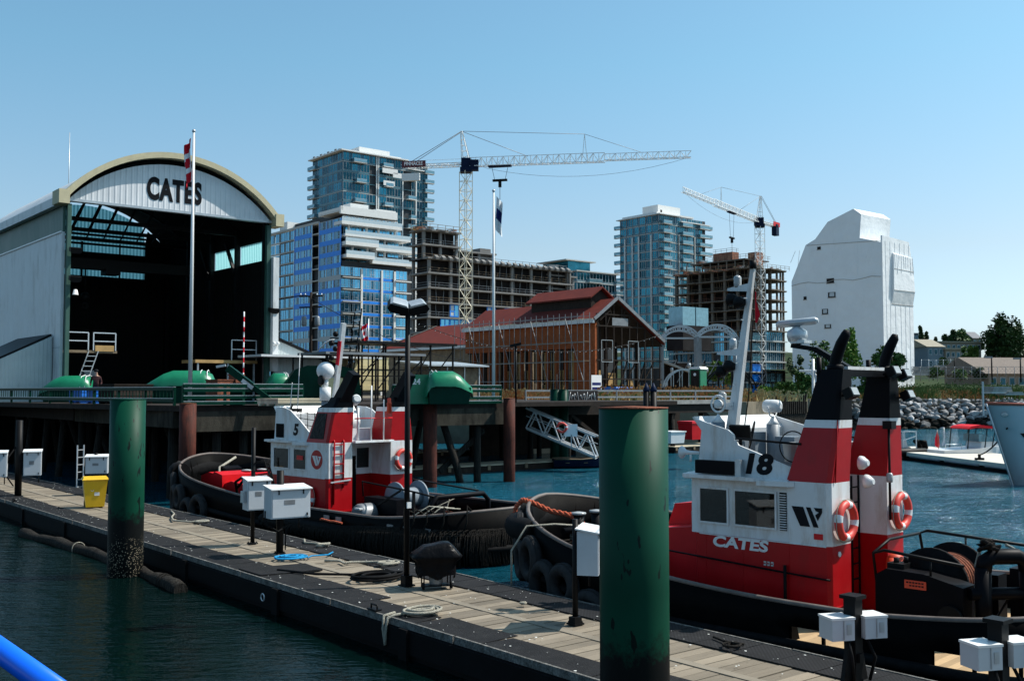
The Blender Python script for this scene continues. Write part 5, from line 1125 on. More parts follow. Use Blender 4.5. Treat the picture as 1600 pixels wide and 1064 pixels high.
# radar on bracket
b = MB(); b.bar((.25, 0, 4.95), (1.05, .05, 5.42), .16, .10); b.bar((1.05, .05, 5.42), (1.55, .05, 5.5), .16, .08); b.build('radar_bracket', 'tug_black', t)
b = MB(); b.lathe([(.06, -.06), (.17, 0), (.2, .1), (.19, .2), (.1, .26), (.05, .3)], (1.45, .05, 5.58), 16); b.box(1.22, 1.52, -.1, .2, 5.54, 5.6); b.build('radar_unit', 'galv', t)
b = MB(); b.path([(-.42, 0, 0), (-.36, 0, .0), (.36, 0, 0), (.42, 0, 0)], [.03, .075, .075, .03], 10); b.build('radar_scanner', 'galv', t, (1.45, .05, 5.95), (0, R(4), R(12)))
b = MB(); b.tube((1.42, -.5, 3.1), (1.42, -.5, 5.25), .03); b.tube((1.2, -.5, 5.0), (1.72, -.5, 5.02), .022)
for dx, dz in ((-.45, .7), (-.3, .4)): b.tube((1.42, -.5, 5.0), (1.42 + dx, -.5, 5.0 - dz), .02)
b.build('light_mast', 'white_paint', t); MB().box(.95, 1.2, -.7, -.3, 3.1, 4.4).build('locker', 'tug_black', t)
# passage between funnels: ladder, fire axe, pipes
b = MB()
for s in (-.14, .14): b.bar((.55, -.45 + s, .5), (.55, -.45 + s, 3.0), .03)
for k in range(8): b.bar((.55, -.59, .75 + k * .29), (.55, -.31, .75 + k * .29), .025)
b.build('ladder', 'steel_dark', t)
MB().path([(.25, -.80, 1.9), (.5, -.80, 2.12), (.78, -.78, 2.3)], .03).build('boat_hook', 'steel_grey', t); MB().path([(.1, -.80, 1.72), (.45, -.80, 1.75), (.6, -.78, 1.6)], .025).build('axe', 'orange', t)
for z, y in ((2.95, 0.1), (3.3, .3)): MB().lathe([(.05, -.1), (.12, 0), (.13, .06), (.02, .07)], (.0, y, z), 14, axis='x').build('deck_light', 'white_paint', t)
MB().tube((-.1, -.55, 2.2), (-.1, -.55, 4.0), .025).build('light_pipe', 'steel_dark', t); MB().box(-.2, -.02, -.65, -.45, 3.9, 4.05).build('light_head', 'steel_dark', t); MB().lathe([(.05, 0), (.06, .05), (.06, .15), (.04, .18)], (-.1, -.55, 2.9), 12).build('brass_lamp', 'lamp_glass', t)
MB().path([(-.02, 1.40, 3.0), (-.04, 1.38, 3.6), (-.06, 1.36, 4.1)], .012).build('seam', 'tug_red', t)
ring_on(t, 'life ring on the nearer white funnel base of the 18 tug', -.10, 1.17, 2.33, 'x', .29)
ring_on(t, 'life ring with red float light on the farther white funnel base', -.10, -1.04, 2.33, 'x', .29)
ring_on(t, 'life ring low on the dark red bow of the 18 tug', 4.2, 1.2, 1.22, 'y', .29)
# red suit and white bucket by the far funnel
o = thing('survival_suit', 'orange red survival suit hanging between the funnels', 'survival suit', tw(t, -.20, -.55, .62), t.rotation_euler[2])
b = MB(); b.path([(0, 0, .98), (.02, 0, .9), (0, 0, .75), (0, .02, .5), (0, .0, .35)], [.06, .15, .19, .16, .15], 12); b.path([(0, .07, .40), (0, .10, .2), (.02, .11, .02)], [.09, .085, .07], 10); b.path([(0, -.07, .40), (0, -.10, .2), (.02, -.12, .05)], [.09, .085, .07], 10)
b.path([(0, .14, .88), (-.02, .22, .7), (-.06, .24, .45)], [.07, .065, .05], 10); b.path([(0, -.14, .88), (-.02, -.22, .7), (-.06, -.25, .45)], [.07, .065, .05], 10); b.build('suit', 'orange', o); MB().bar((-.13, -.08, .7), (-.12, .1, .7), .04).build('strap', 'steel_dark', o)
o = thing('white_bucket', 'white bucket on deck under the hanging orange suit', 'bucket', tw(t, -.35, -.25, .46), 0); b = MB(); b.lathe([(.11, 0), (.15, .28), (.16, .28), (.14, .26)], seg=18); b.build('bucket_body', 'white_paint', o); MB().path([(-.15, 0, .27), (0, .0, .12), (.15, 0, .27)], .008).build('handle', 'galv', o)
# towing winch and frame aft
wz = .46
o = thing('towing_winch', 'black towing winch with wire drum behind the red funnels', 'winch', tw(t, -1.35, .1, wz), t.rotation_euler[2])
b = MB(); b.prism([(-.75, 0), (.75, 0), (.75, 1.0), (.55, 1.12), (-.1, 1.1), (-.75, .95)], 'y', .55, 1.05); b.box(-.7, .7, -1.0, -.6, 0, .95); b.box(-.75, .75, -1, 1, 0, .12); b.build('winch_housing', 'tug_black', o)
b = MB()
for y in (-.5, .45): b.lathe([(.10, -.03), (.62, -.03), (.62, .03), (.10, .03)], (0, y, .85), 32, axis='y')
b.lathe([(.2, -.5), (.2, .45)], (0, 0, .85), 20, axis='y'); b.build('drum_flange', 'rubber', o)
b = MB()
for k in range(18): b.torus((0, -.44 + k * .05, .85), .42 + .012 * (k % 2), .028, 'y', 30, 6)
b.build('towing_wire', 'rust', o)
b = MB(); b.path([(.75, 1.0, .9), (.80, 1.0, 1.35), (.6, 1.0, 1.42), (-.75, 1.0, 1.30)], .028); b.path([(.75, -1.0, .9), (.85, -1.0, 1.5), (.7, -1.0, 1.56), (-1.1, -1.0, 1.46)], .028); b.path([(.80, 1.0, 1.35), (.88, .2, 1.5), (.85, -1.0, 1.5)], .028); b.tube((-.2, 1.0, 1.05), (-.2, 1.0, 1.33), .02); b.tube((-.0, -1.0, .9), (0, -1.0, 1.5), .02); b.build('guard_rail', 'steel_dark', o)
b = MB(); b.box(-.15, .22, 1.06, 1.075, .84, .98); b.build('warning_plate', 'orange', o)
b = MB()
for q in range(2):
    for k in range(6 - q): b.box(-.11 + k * .052, -.11 + k * .052 + .036, 1.075, 1.078, .93 - q * .05, .955 - q * .05)
b.build('warning_marks', 'letter_black', o)
b = MB(); b.tube((-.55, 1.05, .45), (-.55, 1.13, .45), .2, seg=18); b.build('gear_cover', 'steel_dark', o); b = MB(); b.box(.3, .6, .6, .9, 1.1, 1.2); b.tube((.35, .7, 1.2), (.35, .7, 1.3), .04); b.tube((.5, .75, 1.15), (.5, .75, 1.28), .05); b.build('control_valve', 'steel_dark', o)
MB().prism([(-1.5, 0), (-1.0, 0), (-1.0, 1.15), (-1.4, 1.15)], 'y', -.9, -.3).build('control_locker', 'tug_black', o)
o = thing('towing_arch', 'black H shaped towing frame with ropes hung from its top', 'towing frame', tw(t, -2.55, .55, wz), t.rotation_euler[2] - R(40))
b = MB(); 
for y in (-.38, .38): b.tube((0, y, 0), (0, y, 1.28), .13, seg=18)
b.path([(0, -.38, 1.2), (0, -.34, 1.38), (0, -.2, 1.45), (0, .2, 1.45), (0, .34, 1.38), (0, .38, 1.2)], .13, 14); b.tube((0, -.62, .85), (0, .62, .85), .10, seg=14); b.box(-.25, .25, -.6, .6, 0, .06); b.build('frame', 'tug_black', o)
o2 = thing('hanging_rope', 'pale rope knotted over the black towing frame', 'rope', tw(t, -2.55, .55, wz), o.rotation_euler[2])
b = MB(); rg = random.Random(2); pts = [(rg.uniform(-.17, .17), .22 + rg.uniform(-.16, .16), 1.55 + rg.uniform(-.03, .17)) for _ in range(26)]; b.path(pts, .035, 6); b.build('rope_knot', 'rope_dark', o2)
b = MB(); b.path([(.15, .32, 1.6), (.17, .40, 1.3), (.16, .42, .6), (.15, .45, .1)], .028, 6); b.build('rope_fall', 'rope_grey', o2); b = MB(); b.path([(.14, -.1, 1.62), (.18, -.35, 1.5), (.18, -.42, 1.0), (.17, -.45, .4), (.2, -.45, .06)], .026, 6); b.build('rope_fall', 'rope_grey', o2)
b = MB(); b.path([(.1, 0, .9), (.16, -.15, .75), (.15, .1, .4), (.1, .3, .5)], .02); b.path([(.05, -.3, .9), (-.2, -.9, .45), (-.5, -1.5, .15)], .02); b.build('hose', 'rubber', o2)
coilp = tw(t, -2.3, 1.0, .47); o = thing('rope_pile', 'tangle of red brown rope on deck at the towing frame foot', 'rope', coilp, 0); b = MB(); b.path([(rg.uniform(-.18, .18), rg.uniform(-.18, .18), rg.uniform(.03, .2)) for _ in range(40)], .03, 5); b.build('rope', 'rope_red', o)
# red mooring rope on the bow bitts
o = thing('mooring_rope', 'red mooring rope led over the bow rail to the bitts', 'rope', tw(t, 6.9, .4, 1.45), t.rotation_euler[2])
b = MB(); P_ = [(.0, .1, -.25), (-.1, -.2, .1), (.1, .1, .35), (.5, .3, .42), (.9, .5, .60), (1.10, .62, .66), (1.22, .72, .50), (1.26, .78, .15), (1.24, .80, -.2)]
for q in (0, 2.1, 4.2):
    pts = []
    for i in range(64):
        k = i / 64 * 8; a_ = Vector(P_[int(k)]).lerp(Vector(P_[int(k) + 1]), k % 1); pts.append(a_ + Vector((0, .035 * math.cos(i * .9 + q), .035 * math.sin(i * .9 + q))))
    b.path(pts, .032, 6)
b.build('rope', 'rope_red', o)
b = MB()
for k in range(6): b.torus((.0, -.07, -.2 + k * .06), .17, .028, 'z', 18, 5)
b.build('rope_turns', 'rope_grey', o)
o = thing('bow_line', 'pale line running down from the 18 tug bow over its tyres', 'rope', tw(t, 6.0, 2.3, 1.8), t.rotation_euler[2]); b = MB(); b.path([(-.3, -1.2, -.1), (.1, -.3, .0), (.3, .35, .0), (.5, .6, -.5), (.45, .65, -1.3)], .022); b.build('rope', 'rope_grey', o)
rq = random.Random(6)
for k, (x, y, r_, mt) in enumerate(((6.2, -.9, .35, 'rope_dark'), (5.4, 1.2, .3, 'rope_grey'), (7.3, .3, .22, 'rope_dark'))):
    z = dk18(x) + .03; b = MB(); b.path([(x + (r_ * (.6 + .4 * math.sin(i * .21))) * math.cos(i * .5), y + r_ * .9 * math.sin(i * .5), z + .004 * i) for i in range(60)], .03, 6); b.build('deck_rope', mt, t)
for x, y, h_ in ((5.9, 1.5, .5), (4.9, -1.4, .7)): z = dk18(x); MB().prism([(x - .3, z), (x + .3, z), (x + .25, z + h_), (x - .28, z + h_ * .9)], 'y', y - .22, y + .22).build('deck_locker', 'tug_black', t)
# ---------------- tug 5 fittings
t = T5
for k in range(5): x = -5.2 - .4 * k; MB().path([(x, hb5(x) - .25, 1.35), (x - .05, hb5(x) + .1, 1.5 + .03 * k), (x - .1, hb5(x) + .16, 1.2), (x + .1, hb5(x) + .15, .85)], .022).build('stern_rope', 'rope_dark', t)
for x, y, w_, l_, h_, mt, nm in ((8.4, .3, .8, .8, .75, 'bright_red', 'red_locker'), (7.3, .9, .6, .5, .95, 'bright_red', 'red_locker'), (9.3, -.2, .35, .3, .8, 'tug_black', 'deck_locker'), (7.6, -1.2, .4, .5, 1.0, 'tug_black', 'deck_locker'), (6.2, .9, .5, .9, .75, 'bright_red', 'red_locker'), (6.9, -.3, .45, .5, .9, 'bright_red', 'red_locker'), (5.6, -.6, .5, .7, .8, 'tug_black', 'deck_locker'), (7.9, .8, .3, .3, .5, 'bright_red', 'red_locker')):
    z = dk5(x); b = MB(); b.prism([(x - l_, z), (x + l_, z), (x + l_ * .9, z + h_ * .8), (x + l_ * .2, z + h_), (x - l_ * .9, z + h_ * .9)], 'y', y - w_, y + w_); b.build(nm, mt, t)
MB().path([(4.2, 1.9, 1.1), (4.6, 2.0, 1.7), (5.2, 1.9, 1.5), (5.6, 1.6, 1.0), (6.4, 1.7, .9)], .05).build('fire_hose', 'rubber', t); MB().path([(4.3, 1.7, 1.1), (4.8, 1.8, 1.6), (5.4, 1.7, 1.3)], .05).build('fire_hose', 'rubber', t)
b = MB(); b.path([(9.6, -.6, 2.05), (9.4, .2, 1.7), (8.9, .5, 1.3), (8.2, .2, 1.25)], .05); b.build('tow_line', 'rope_grey', t)
MB().path([(-.02, 1.48, 1.1), (-.05, 1.48, 3.05), (.06, 1.46, 3.12)], .03, 6, 0).build('ladder_rail', 'tug_red', t); MB().path([(-.02, 1.12, 1.6), (-.05, 1.12, 3.05), (.06, 1.12, 3.12)], .03, 6).build('ladder_rail', 'tug_red', t)
for k in range(5): MB().bar((-.05, 1.12, 1.75 + k * .3), (-.05, 1.48, 1.75 + k * .3), .035).build('ladder_rung', 'tug_red', t)
MB().bar((-.04, .85, 1.83), (-.04, 1.6, 1.78), .04).build('grab_bar', 'alu', t)
MB().bar((-.12, -wi_ if (wi_ := .76) else 0, 3.02), (-.12, .76, 3.02), .12, .05).build('aft_rail_bar', 'tug_white', t)
b = MB(); b.box(-.2, 1.2, -.78, .78, 2.98, 3.02); b.build('bridge_wing_deck', 'tug_white', t)
for y in (-.4, .1): MB().tube((-.1, y, 3.0), (-.1, y, 4.35 + (y > 0) * .45), .022).build('stanchion', 'white_paint', t)
MB().tube((-.1, -.75, 3.75), (-.1, .75, 3.75), .02).build('stanchion_rail', 'bright_red', t)
ring_on(t, 'life ring on the farther white funnel base of the 5 tug', -.10, -1.22, 2.38, 'x', .29)
ring_on(t, 'dark red life ring low on the near side of the 5 tug', .9, 1.80, 1.28, 'y', .27)
b = MB(); b.lathe([(.1, -.2), (.15, -.12), (.16, .1), (.13, .14), (.02, .14)], (-.35, 0, 0), 16, axis='x'); b.build('searchlight', 'white_paint', t, (.3, .55, 4.25), (0, R(15), R(-20))); cyl(t, 'light_post', 0.0, .55, 3.0, 4.1, .04, 'white_paint')
cyl(t, 'life_raft_stand', 1.6, .2, 3.05, 3.3, .25, 'steel_grey'); b = MB(); b.path([(1.3, -.35, 3.62), (1.3, -.3, 3.62), (1.3, .6, 3.62), (1.3, .65, 3.62)], [.2, .27, .27, .2], 14); b.build('raft_canister', 'white_paint', t); MB().box(1.0, 1.1, .1, .25, 3.7, 3.8).build('raft_label', 'bright_red', t)
b = MB()
for z in (3.55, 3.75, 3.95): b.path([(2.2, 1.4, z), (1.6, 1.0, z - .1), (1.2, .8, z - .3)], .012)
for x in (2.2, 1.8, 1.4): b.tube((x, 1.25, 3.05), (x, 1.25, 3.95), .012)
b.build('bridge_rail', 'steel_dark', t)
# mast of 5: leaning spar with ball
cyl(t, 'mast_foot', 2.2, .3, 3.05, 4.3, .13, 'console_grey'); cyl(t, 'mast_post', 2.2, .3, 4.3, 4.75, .19, 'white_paint'); cyl(t, 'mast_neck', 2.2, .3, 4.75, 5.0, .1, 'white_paint'); b = MB(); b.ball((2.2, .3, 5.3), .30, 18, 12); b.build('satellite_dome', 'white_paint', t); MB().lathe([(.16, -.05), (.18, 0), (.12, .05)], (2.1, .55, 4.98), 14, axis='y').build('horn', 'steel_dark', t)
b = MB(); b.bar((2.45, -.1, 3.2), (1.75, -.1, 6.9), .16, .12); b.build('mast', 'tug_white', t); MB().bar((2.0, -.03, 5.5), (1.85, -.03, 6.3), .05, .14).build('mast_banner', 'flag_red', t)
for z in (6.4, 5.9): b = MB(); b.bar((2.0, -.1, z), (2.5, -.1, z + .02), .05); b.ball((2.45, -.1, z - .15), .1, 8, 6); b.ball((2.2, -.1, z + .15), .1, 8, 6); b.build('mast_arm', 'steel_dark', t)
for x, y, z1 in ((2.95, .9, 5.9), (2.7, 1.35, 4.9)): MB().tube((x, y, 3.9), (x - .12, y, z1), .02, .01, 6).build('whip_aerial', 'white_paint', t)
b = MB(); b.box(2.2, 2.6, 1.2, 1.5, 3.95, 4.05); b.path([(2.3, 1.5, 4.2), (2.4, 1.55, 3.9), (2.2, 1.6, 3.6)], .03); b.build('signal_gear', 'steel_dark', t)
o = thing('marker_cone', 'small orange marker light standing between the funnels', 'marker', tw(t, -.1, -.62, 3.9), 0); b = MB(); b.lathe([(.09, 0), (.07, .3), (.09, .31), (.06, .36), (.06, .48), (.02, .5)], seg=12); b.build('marker_body', 'orange', o)
o = thing('towing_winch', 'grey black towing winch aft of the tug numbered 5', 'winch', tw(t, -1.9, .1, .5), t.rotation_euler[2])
b = MB(); b.box(-.8, .8, .5, 1.0, 0, .9); b.box(-.8, .8, -1.0, -.55, 0, .9); b.box(-.8, .8, -1, 1, 0, .1); b.build('winch_housing', 'tug_black', o)
b = MB()
for y in (-.48, .42): b.lathe([(.10, -.03), (.5, -.03), (.5, .03), (.10, .03)], (0, y, .85), 30, axis='y')
b.lathe([(.3, -.48), (.3, .42)], (0, 0, .85), 20, axis='y'); b.build('drum_flange', 'console_grey', o)
b = MB(); b.lathe([(.02, 0), (.3, .02), (.33, .08), (.33, .5), (.28, .6)], (.35, 1.0, .42), 20, axis='y'); b.build('winch_motor', 'steel_grey', o); MB().bar((.1, 1.62, .62), (.35, 1.62, .62), .12, .05).build('motor_plate', 'white_paint', o)
b = MB(); b.path([(.85, 1.0, .9), (.9, 1.0, 1.35), (-1.6, 1.0, 1.2), (-2.4, .9, 1.1)], .028); b.path([(.85, -1, .9), (.9, -1.0, 1.3), (-2.2, -1.0, 1.15)], .028); b.bar((.3, 1, .6), (-1.0, 1, 1.2), .05); b.bar((-1.6, 1, 0), (-1.6, 1, 1.2), .07); b.bar((-2.3, .9, 0), (-2.3, .9, 1.1), .07); b.build('guard_rail', 'steel_dark', o)
o = thing('towing_arch', 'low black towing arch on the after deck of the 5 tug', 'towing frame', tw(t, -4.3, 0, .5), t.rotation_euler[2])
b = MB(); b.path([(0, -1.1, 0), (0, -1.1, .9), (0, -.9, 1.08), (0, .9, 1.08), (0, 1.1, .9), (0, 1.1, 0)], .08, 10); b.build('frame', 'tug_black', o)
o2 = thing('hanging_rope', 'white and orange ropes strung from the low towing arch', 'rope', tw(t, -4.2, 0, .5), t.rotation_euler[2]); b = MB(); b.path([(.1, .2, 1.1), (.2, .3, .6), (.5, .8, .1)], .016); b.path([(.1, -.2, 1.05), (.5, .5, .7), (1.0, 1.0, .6)], .013); b.build('rope', 'rope_grey', o2); b = MB(); b.path([(rg.uniform(-.2, .2), .3 + rg.uniform(-.2, .2), .55 + rg.uniform(-.06, .08)) for _ in range(14)], .025); b.build('rope_knot', 'rope_red', o2)
# pudding fender: shaggy rope mat hung along the quarter
def shag():
    b = MB(); rg = random.Random(11); xs = [1.6 - .05 * i for i in range(172)] + [-6.95 - .008 * i for i in range(42)]
    for x in xs:
        for k in range(3):
            xx = x + rg.uniform(-.03, .03)
            if xx < -7.28: continue
            y = hb5(xx) + .12 + .05 * k; z = .74 + .24 * max(0, min(1, (-xx - 2) / 3)) - .05 * k; L = (.22 if xx > .4 else .34) + .5 * max(0, min(1, (-xx - 1.5) / 4)) + rg.uniform(-.08, .1)
            b.path([(xx, y - .1, z), (xx + rg.uniform(-.02, .02), y + .06, z - .03), (xx + rg.uniform(-.03, .03), y + .09 + rg.uniform(0, .04), z - L * .5), (xx + rg.uniform(-.05, .05), y + .05, z - L)], [.022, .024, .02, .008], 4, caps=False)
    g = b.build('rope_fringe', 'rope_dark', T5); g['kind'] = 'stuff'
shag()
MB().path([(1.9 - .2 * i, hb5(max(-6.8, 1.9 - .2 * i)) + .07, .62) for i in range(44)], .17, 10).build('fender_core', 'rubber', T5)
for x in (-1.6, -2.2, -4.6, -5.3, -6.0): MB().box(-.13, .13, -.015, .015, -.08, .08).build('mooring_block', 'steel_grey', T5, (x, hb5(x) + .06, .93), (0, 0, 0))
o = thing('stern_lines', 'pale lines draped over the after rail of the 5 tug', 'rope', tw(T5, -5.9, 1.9, 1.3), T5.rotation_euler[2]); b = MB()
for k in range(3): b.path([(-.2 + .25 * k, -.3, .15), (-.1 + .25 * k, .3, .22), (.0 + .3 * k, .62, .0), (-.05 + .3 * k, .68, -.35), (.1 + .3 * k, .7, -.1)], .018)
b.build('rope', 'rope_grey', o)
o = thing('orange_rope', 'orange rope end lying on the shaggy rope fender', 'rope', tw(T5, -2.0, 2.95, .86), T5.rotation_euler[2]); MB().path([(.5, 0, .03), (.35, .06, .06), (.0, .0, .02), (-.3, .08, .05), (-.6, .02, .02)], .03).build('rope', 'rope_red', o)
# ================================================================ city blocks (all on the harbour grid)
LZ = 3.7
class Bld:
    """building on the grid: origin = nearest corner, +x runs right-away, +y runs left-away; face 'R' is y=0, face 'L' is x=0"""
    def __init__(s, name, label, cat, px, Y, pl, pr, group=None):
        x = ray(px, 612)[0] * Y; n, w = toG(x, Y); s.Y = Y
        a = ray(pl, 612)[0]; s.L = (a * Y - x) / (-SA - a * CA); a = ray(pr, 612)[0]; s.W = (a * Y - x) / (CA - a * SA)
        s.t = gthing(name, label, cat, n, w, 0, group); s.px = px; s.wins = []
    def z(s, py): return zat(py, s.Y, s.px)
    def fx(s, px):
        """distance along face R for a picture column"""
        a = ray(px, 612)[0]; x, y = s.t.location.x, s.t.location.y; return (a * y - x) / (CA - a * SA)
    def fy(s, px):
        a = ray(px, 612)[0]; x, y = s.t.location.x, s.t.location.y; return (a * y - x) / (-SA - a * CA)
    def b(s, mb, face, a0, a1, d0, d1, z0, z1, off=0, mi=0):
        """box on a face: a along, d outward from the face plane (which lies at depth off behind the corner plane)"""
        if face == 'R': mb.box(a0, a1, off - d1, off - d0, z0, z1, mi)
        else: mb.box(off - d1, off - d0, a0, a1, z0, z1, mi)
        return mb
    def part(s, name, mb, mat): return mb.build(name, mat, s.t)
    def win(s, proto, face, a0, z0, off=0, w=1):
        s.wins.append((proto, face, a0, z0, off, w))
    def flush(s, n_max=100, name='window'):
        n_max = min(n_max, len(s.wins)); rest = {}
        order = sorted(s.wins, key=lambda q: q[2])
        for i, (proto, face, a0, z0, off, w) in enumerate(order):
            me, mb, mats = proto
            if face == 'R': loc, rot = (a0, off, z0), 0
            else: loc, rot = (off, a0 + w, z0), -math.pi / 2
            if i < n_max: link(name, me, s.t, loc, (0, 0, rot))
            else:
                r = rest.setdefault(tuple(mats), MB()); r.join(mb, Matrix.Translation(loc) @ Matrix.Rotation(rot, 4, 'Z'))
        if rest:
            allm = []; big = MB()
            for mats, mb in rest.items():
                base = len(allm); allm += list(mats); big.join(mb, None, base)
            o = big.build('further_' + name, allm, s.t); o['kind'] = 'stuff'
        s.wins = []
def wproto(w, h, cols, mats, frame=.07, transom=None, dark=0, spandrel=0, seed=0, depth=.06):
    """one window bay w x h, origin lower left on the wall plane; mats: glass, frame, dark glass, spandrel"""
    b = MB(); rg = random.Random(seed); cw = w / cols
    for c in range(cols):
        mi = 2 if rg.random() < dark else 0
        b.quad((c * cw, -.02, spandrel), ((c + 1) * cw, -.02, spandrel), ((c + 1) * cw, -.02, h), (c * cw, -.02, h), mi)
    if spandrel: b.quad((0, -.03, 0), (w, -.03, 0), (w, -.03, spandrel), (0, -.03, spandrel), 3)
    for c in range(cols + 1): x = c * cw; b.box(x - frame / 2, x + frame / 2, -depth - .02, 0, spandrel, h, 1)
    b.box(0, w, -depth, -.021, spandrel, spandrel + frame, 1); b.box(0, w, -depth, -.021, h - frame, h, 1)
    if transom: 
        c = rg.randrange(cols); b.box(c * cw, (c + 1) * cw, -depth, -.021, spandrel + (h - spandrel) * transom, spandrel + (h - spandrel) * transom + frame, 1)
    return (b.mesh('window', mats), b, mats)
mk('frame_white', (.48, .53, .57), .5, var=.05); mk('frame_grey', (.30, .34, .36), .5, var=.1); mk('slab_grey', (.42, .42, .40), .8, var=.12, dirt=.3, dirtcol=(.25, .24, .22)); mk('core_dark', (.05, .055, .06), .8, var=.3, scale=.3)
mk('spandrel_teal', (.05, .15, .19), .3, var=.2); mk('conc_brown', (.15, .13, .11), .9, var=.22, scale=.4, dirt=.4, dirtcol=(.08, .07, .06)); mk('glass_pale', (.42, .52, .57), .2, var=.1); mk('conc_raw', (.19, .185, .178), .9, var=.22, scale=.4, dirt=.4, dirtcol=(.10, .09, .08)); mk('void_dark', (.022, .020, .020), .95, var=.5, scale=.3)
mk('formwork', (.26, .12, .08), .9, var=.4, scale=.8); mk('conc_light', (.70, .70, .68), .8, var=.06, dirt=.2, dirtcol=(.5, .49, .47)); mk('glass_rail', (.16, .30, .36), .12, metal=.4, var=.2)
def balcony(B, face, a0, a1, z, out, off=0, mat='slab_grey', rail=True, side=True):
    b = MB(); B.b(b, face, a0, a1, 0, out, z - .12, z + .12, off); o = B.part('balcony_slab', b, mat)
    if rail:
        g = MB(); B.b(g, face, a0, a1, out - .06, out - .03, z + .2, z + 1.05, off); 
        B.b(g, face, a0, a0 + .04, 0, out, z + .2, z + 1.05, off); B.b(g, face, a1 - .04, a1, 0, out, z + .2, z + 1.05, off)
        f = MB(); B.b(f, face, a0, a1, out - .07, out - .02, z + 1.05, z + 1.12, off); f2 = g.build('balcony_glass', 'glass_rail', o); f.build('balcony_handrail', 'frame_white', f2.parent)
    return o
rg = random.Random(21)
# ---------------------------------------------------------------- A: building in blue wrap
A = Bld('apartment_block', 'blue glass apartment block with white terraces, nearest tall building', 'building', 531, 250, 417, 637)
zt = A.z(338); FH = 2.92; L_, W_ = A.L, A.W; zb = LZ
MB().box(.6, W_ - .3, .6, L_ - .2, zb, zt - 10.5).build('core', 'core_dark', A.t); MB().box(3.2, W_ - 1.5, 3.0, L_ - .2, zt - 10.5, zt + 2.0).build('upper_core', 'core_dark', A.t)
P1 = [wproto(3.0, FH - .75, 5, ['glass_blue', 'frame_white', 'glass_dark'], .08, .35, .38, seed=k) for k in range(3)]
P2 = [wproto(3.3, FH - .75, 3, ['glass_blue', 'frame_white', 'glass_dark'], .07, .3, .12, seed=k + 5) for k in range(3)]
P3 = [wproto(2.6, FH - .5, 3, ['glass_blue', 'frame_grey', 'glass_dark'], .08, .4, .35, seed=k + 9) for k in range(2)]
nf = int((zt - zb) / FH) + 1
segL = [(0, 10.5, 'P1'), (10.5, 14.0, 'gap'), (14.0, 23.5, 'P1'), (23.5, 29.0, 'P3'), (29.0, L_, 'P3')]
zlev = [zt - (i + 1) * FH for i in range(nf - 1)]
for i, z in enumerate(zlev):
    low = i >= 4
    # left face
    sb = MB(); bb = MB()
    for a0, a1, kd in segL:
        if a0 > L_: continue
        a1 = min(a1, L_)
        if kd == 'P1':
            A.b(bb, 'L', a0, a1, .0, .09, z - .55, z + .58, 0)
            n = int((a1 - a0) / 3.0)
            for k in range(n + 1): q = a0 + k * (a1 - a0 - .3) / n; A.b(bb, 'L', q - .1, q + .25, .0, .07, z + .4, z + FH - .4, 0)
            for k in range(n): A.win(P1[rg.randrange(3)], 'L', a0 + .2 + k * (a1 - a0 - .3) / n, z + .42, 0, 3.0)
        elif kd == 'P3':
            n = int((a1 - a0) / 2.6)
            A.b(sb, 'L', a0, a1, -.3, .15, z - .12, z + .12, .5)
            for k in range(n): A.win(P3[rg.randrange(2)], 'L', a0 + .1 + k * (a1 - a0 - .1) / n, z + .15, .4, 2.6)
        else: A.b(sb, 'L', a0, a1, -1.2, .15, z - .13, z + .13, 0)
    A.part('wrap_band', bb, 'blue_wrap' if i not in (4, 9) else 'frame_grey'); A.part('floor_slab', sb, 'slab_grey')
    # right face
    if low:
        x0 = 0
        segs = [(0, 5.2, 1), (5.9, 11.0, 0), (11.6, 14.6, 0), (15.6, W_, 1)]
        bb = MB()
        for a0, a1, bal in segs:
            if a1 > W_ + .1: a1 = W_
            if not bal or i % 3 == 0: A.b(bb, 'R', a0, a1, 0, .05, z - .25, z + .4, 0)
            n = max(1, int((a1 - a0) / 2.4)); pw = 3.3
            for k in range(n):
                q = P2[rg.randrange(3)]; A.win(q, 'R', a0 + k * (a1 - a0) / n, z + .42, 0, 3.3) if (a1 - a0) / n > 2.9 else A.win(P2s[rg.randrange(2)] if 'P2s' in globals() else q, 'R', a0 + k * (a1 - a0) / n, z + .42, 0)
        A.part('wrap_band', bb, 'blue_wrap' if i < 11 else 'spandrel_teal')
        s_ = MB(); A.b(s_, 'R', 0.2, 5.4, 0, .9, z - .13, z + .13); A.part('balcony_slab', s_, 'slab_grey')
        s_ = MB(); A.b(s_, 'R', 15.2, W_ + (4.6 if i < 9 else .2), 0, .8, z - .15, z + .13); A.part('balcony_slab', s_, 'conc_light')
    elif i >= 1:
        # set back glass behind terraces
        for k in range(4): A.win(P2[k % 3], 'R', 2.5 + k * 4.0, z + .3, 2.2, 3.3)
for k in range(2): pass
for a in (5.45, 11.2, 14.9): A.part('pilaster', A.b(MB(), 'R', a, a + .5, 0, .35, zb, zt - 4.2 * FH), 'conc_light')
A.part('pilaster', A.b(MB(), 'L', 10.45, 10.6, 0, .2, zb, zt), 'frame_white'); A.part('pilaster', A.b(MB(), 'L', 13.9, 14.05, 0, .2, zb, zt), 'frame_white'); A.part('pilaster', A.b(MB(), 'L', 23.4, 23.6, 0, .2, zb, zt - 1), 'frame_white')
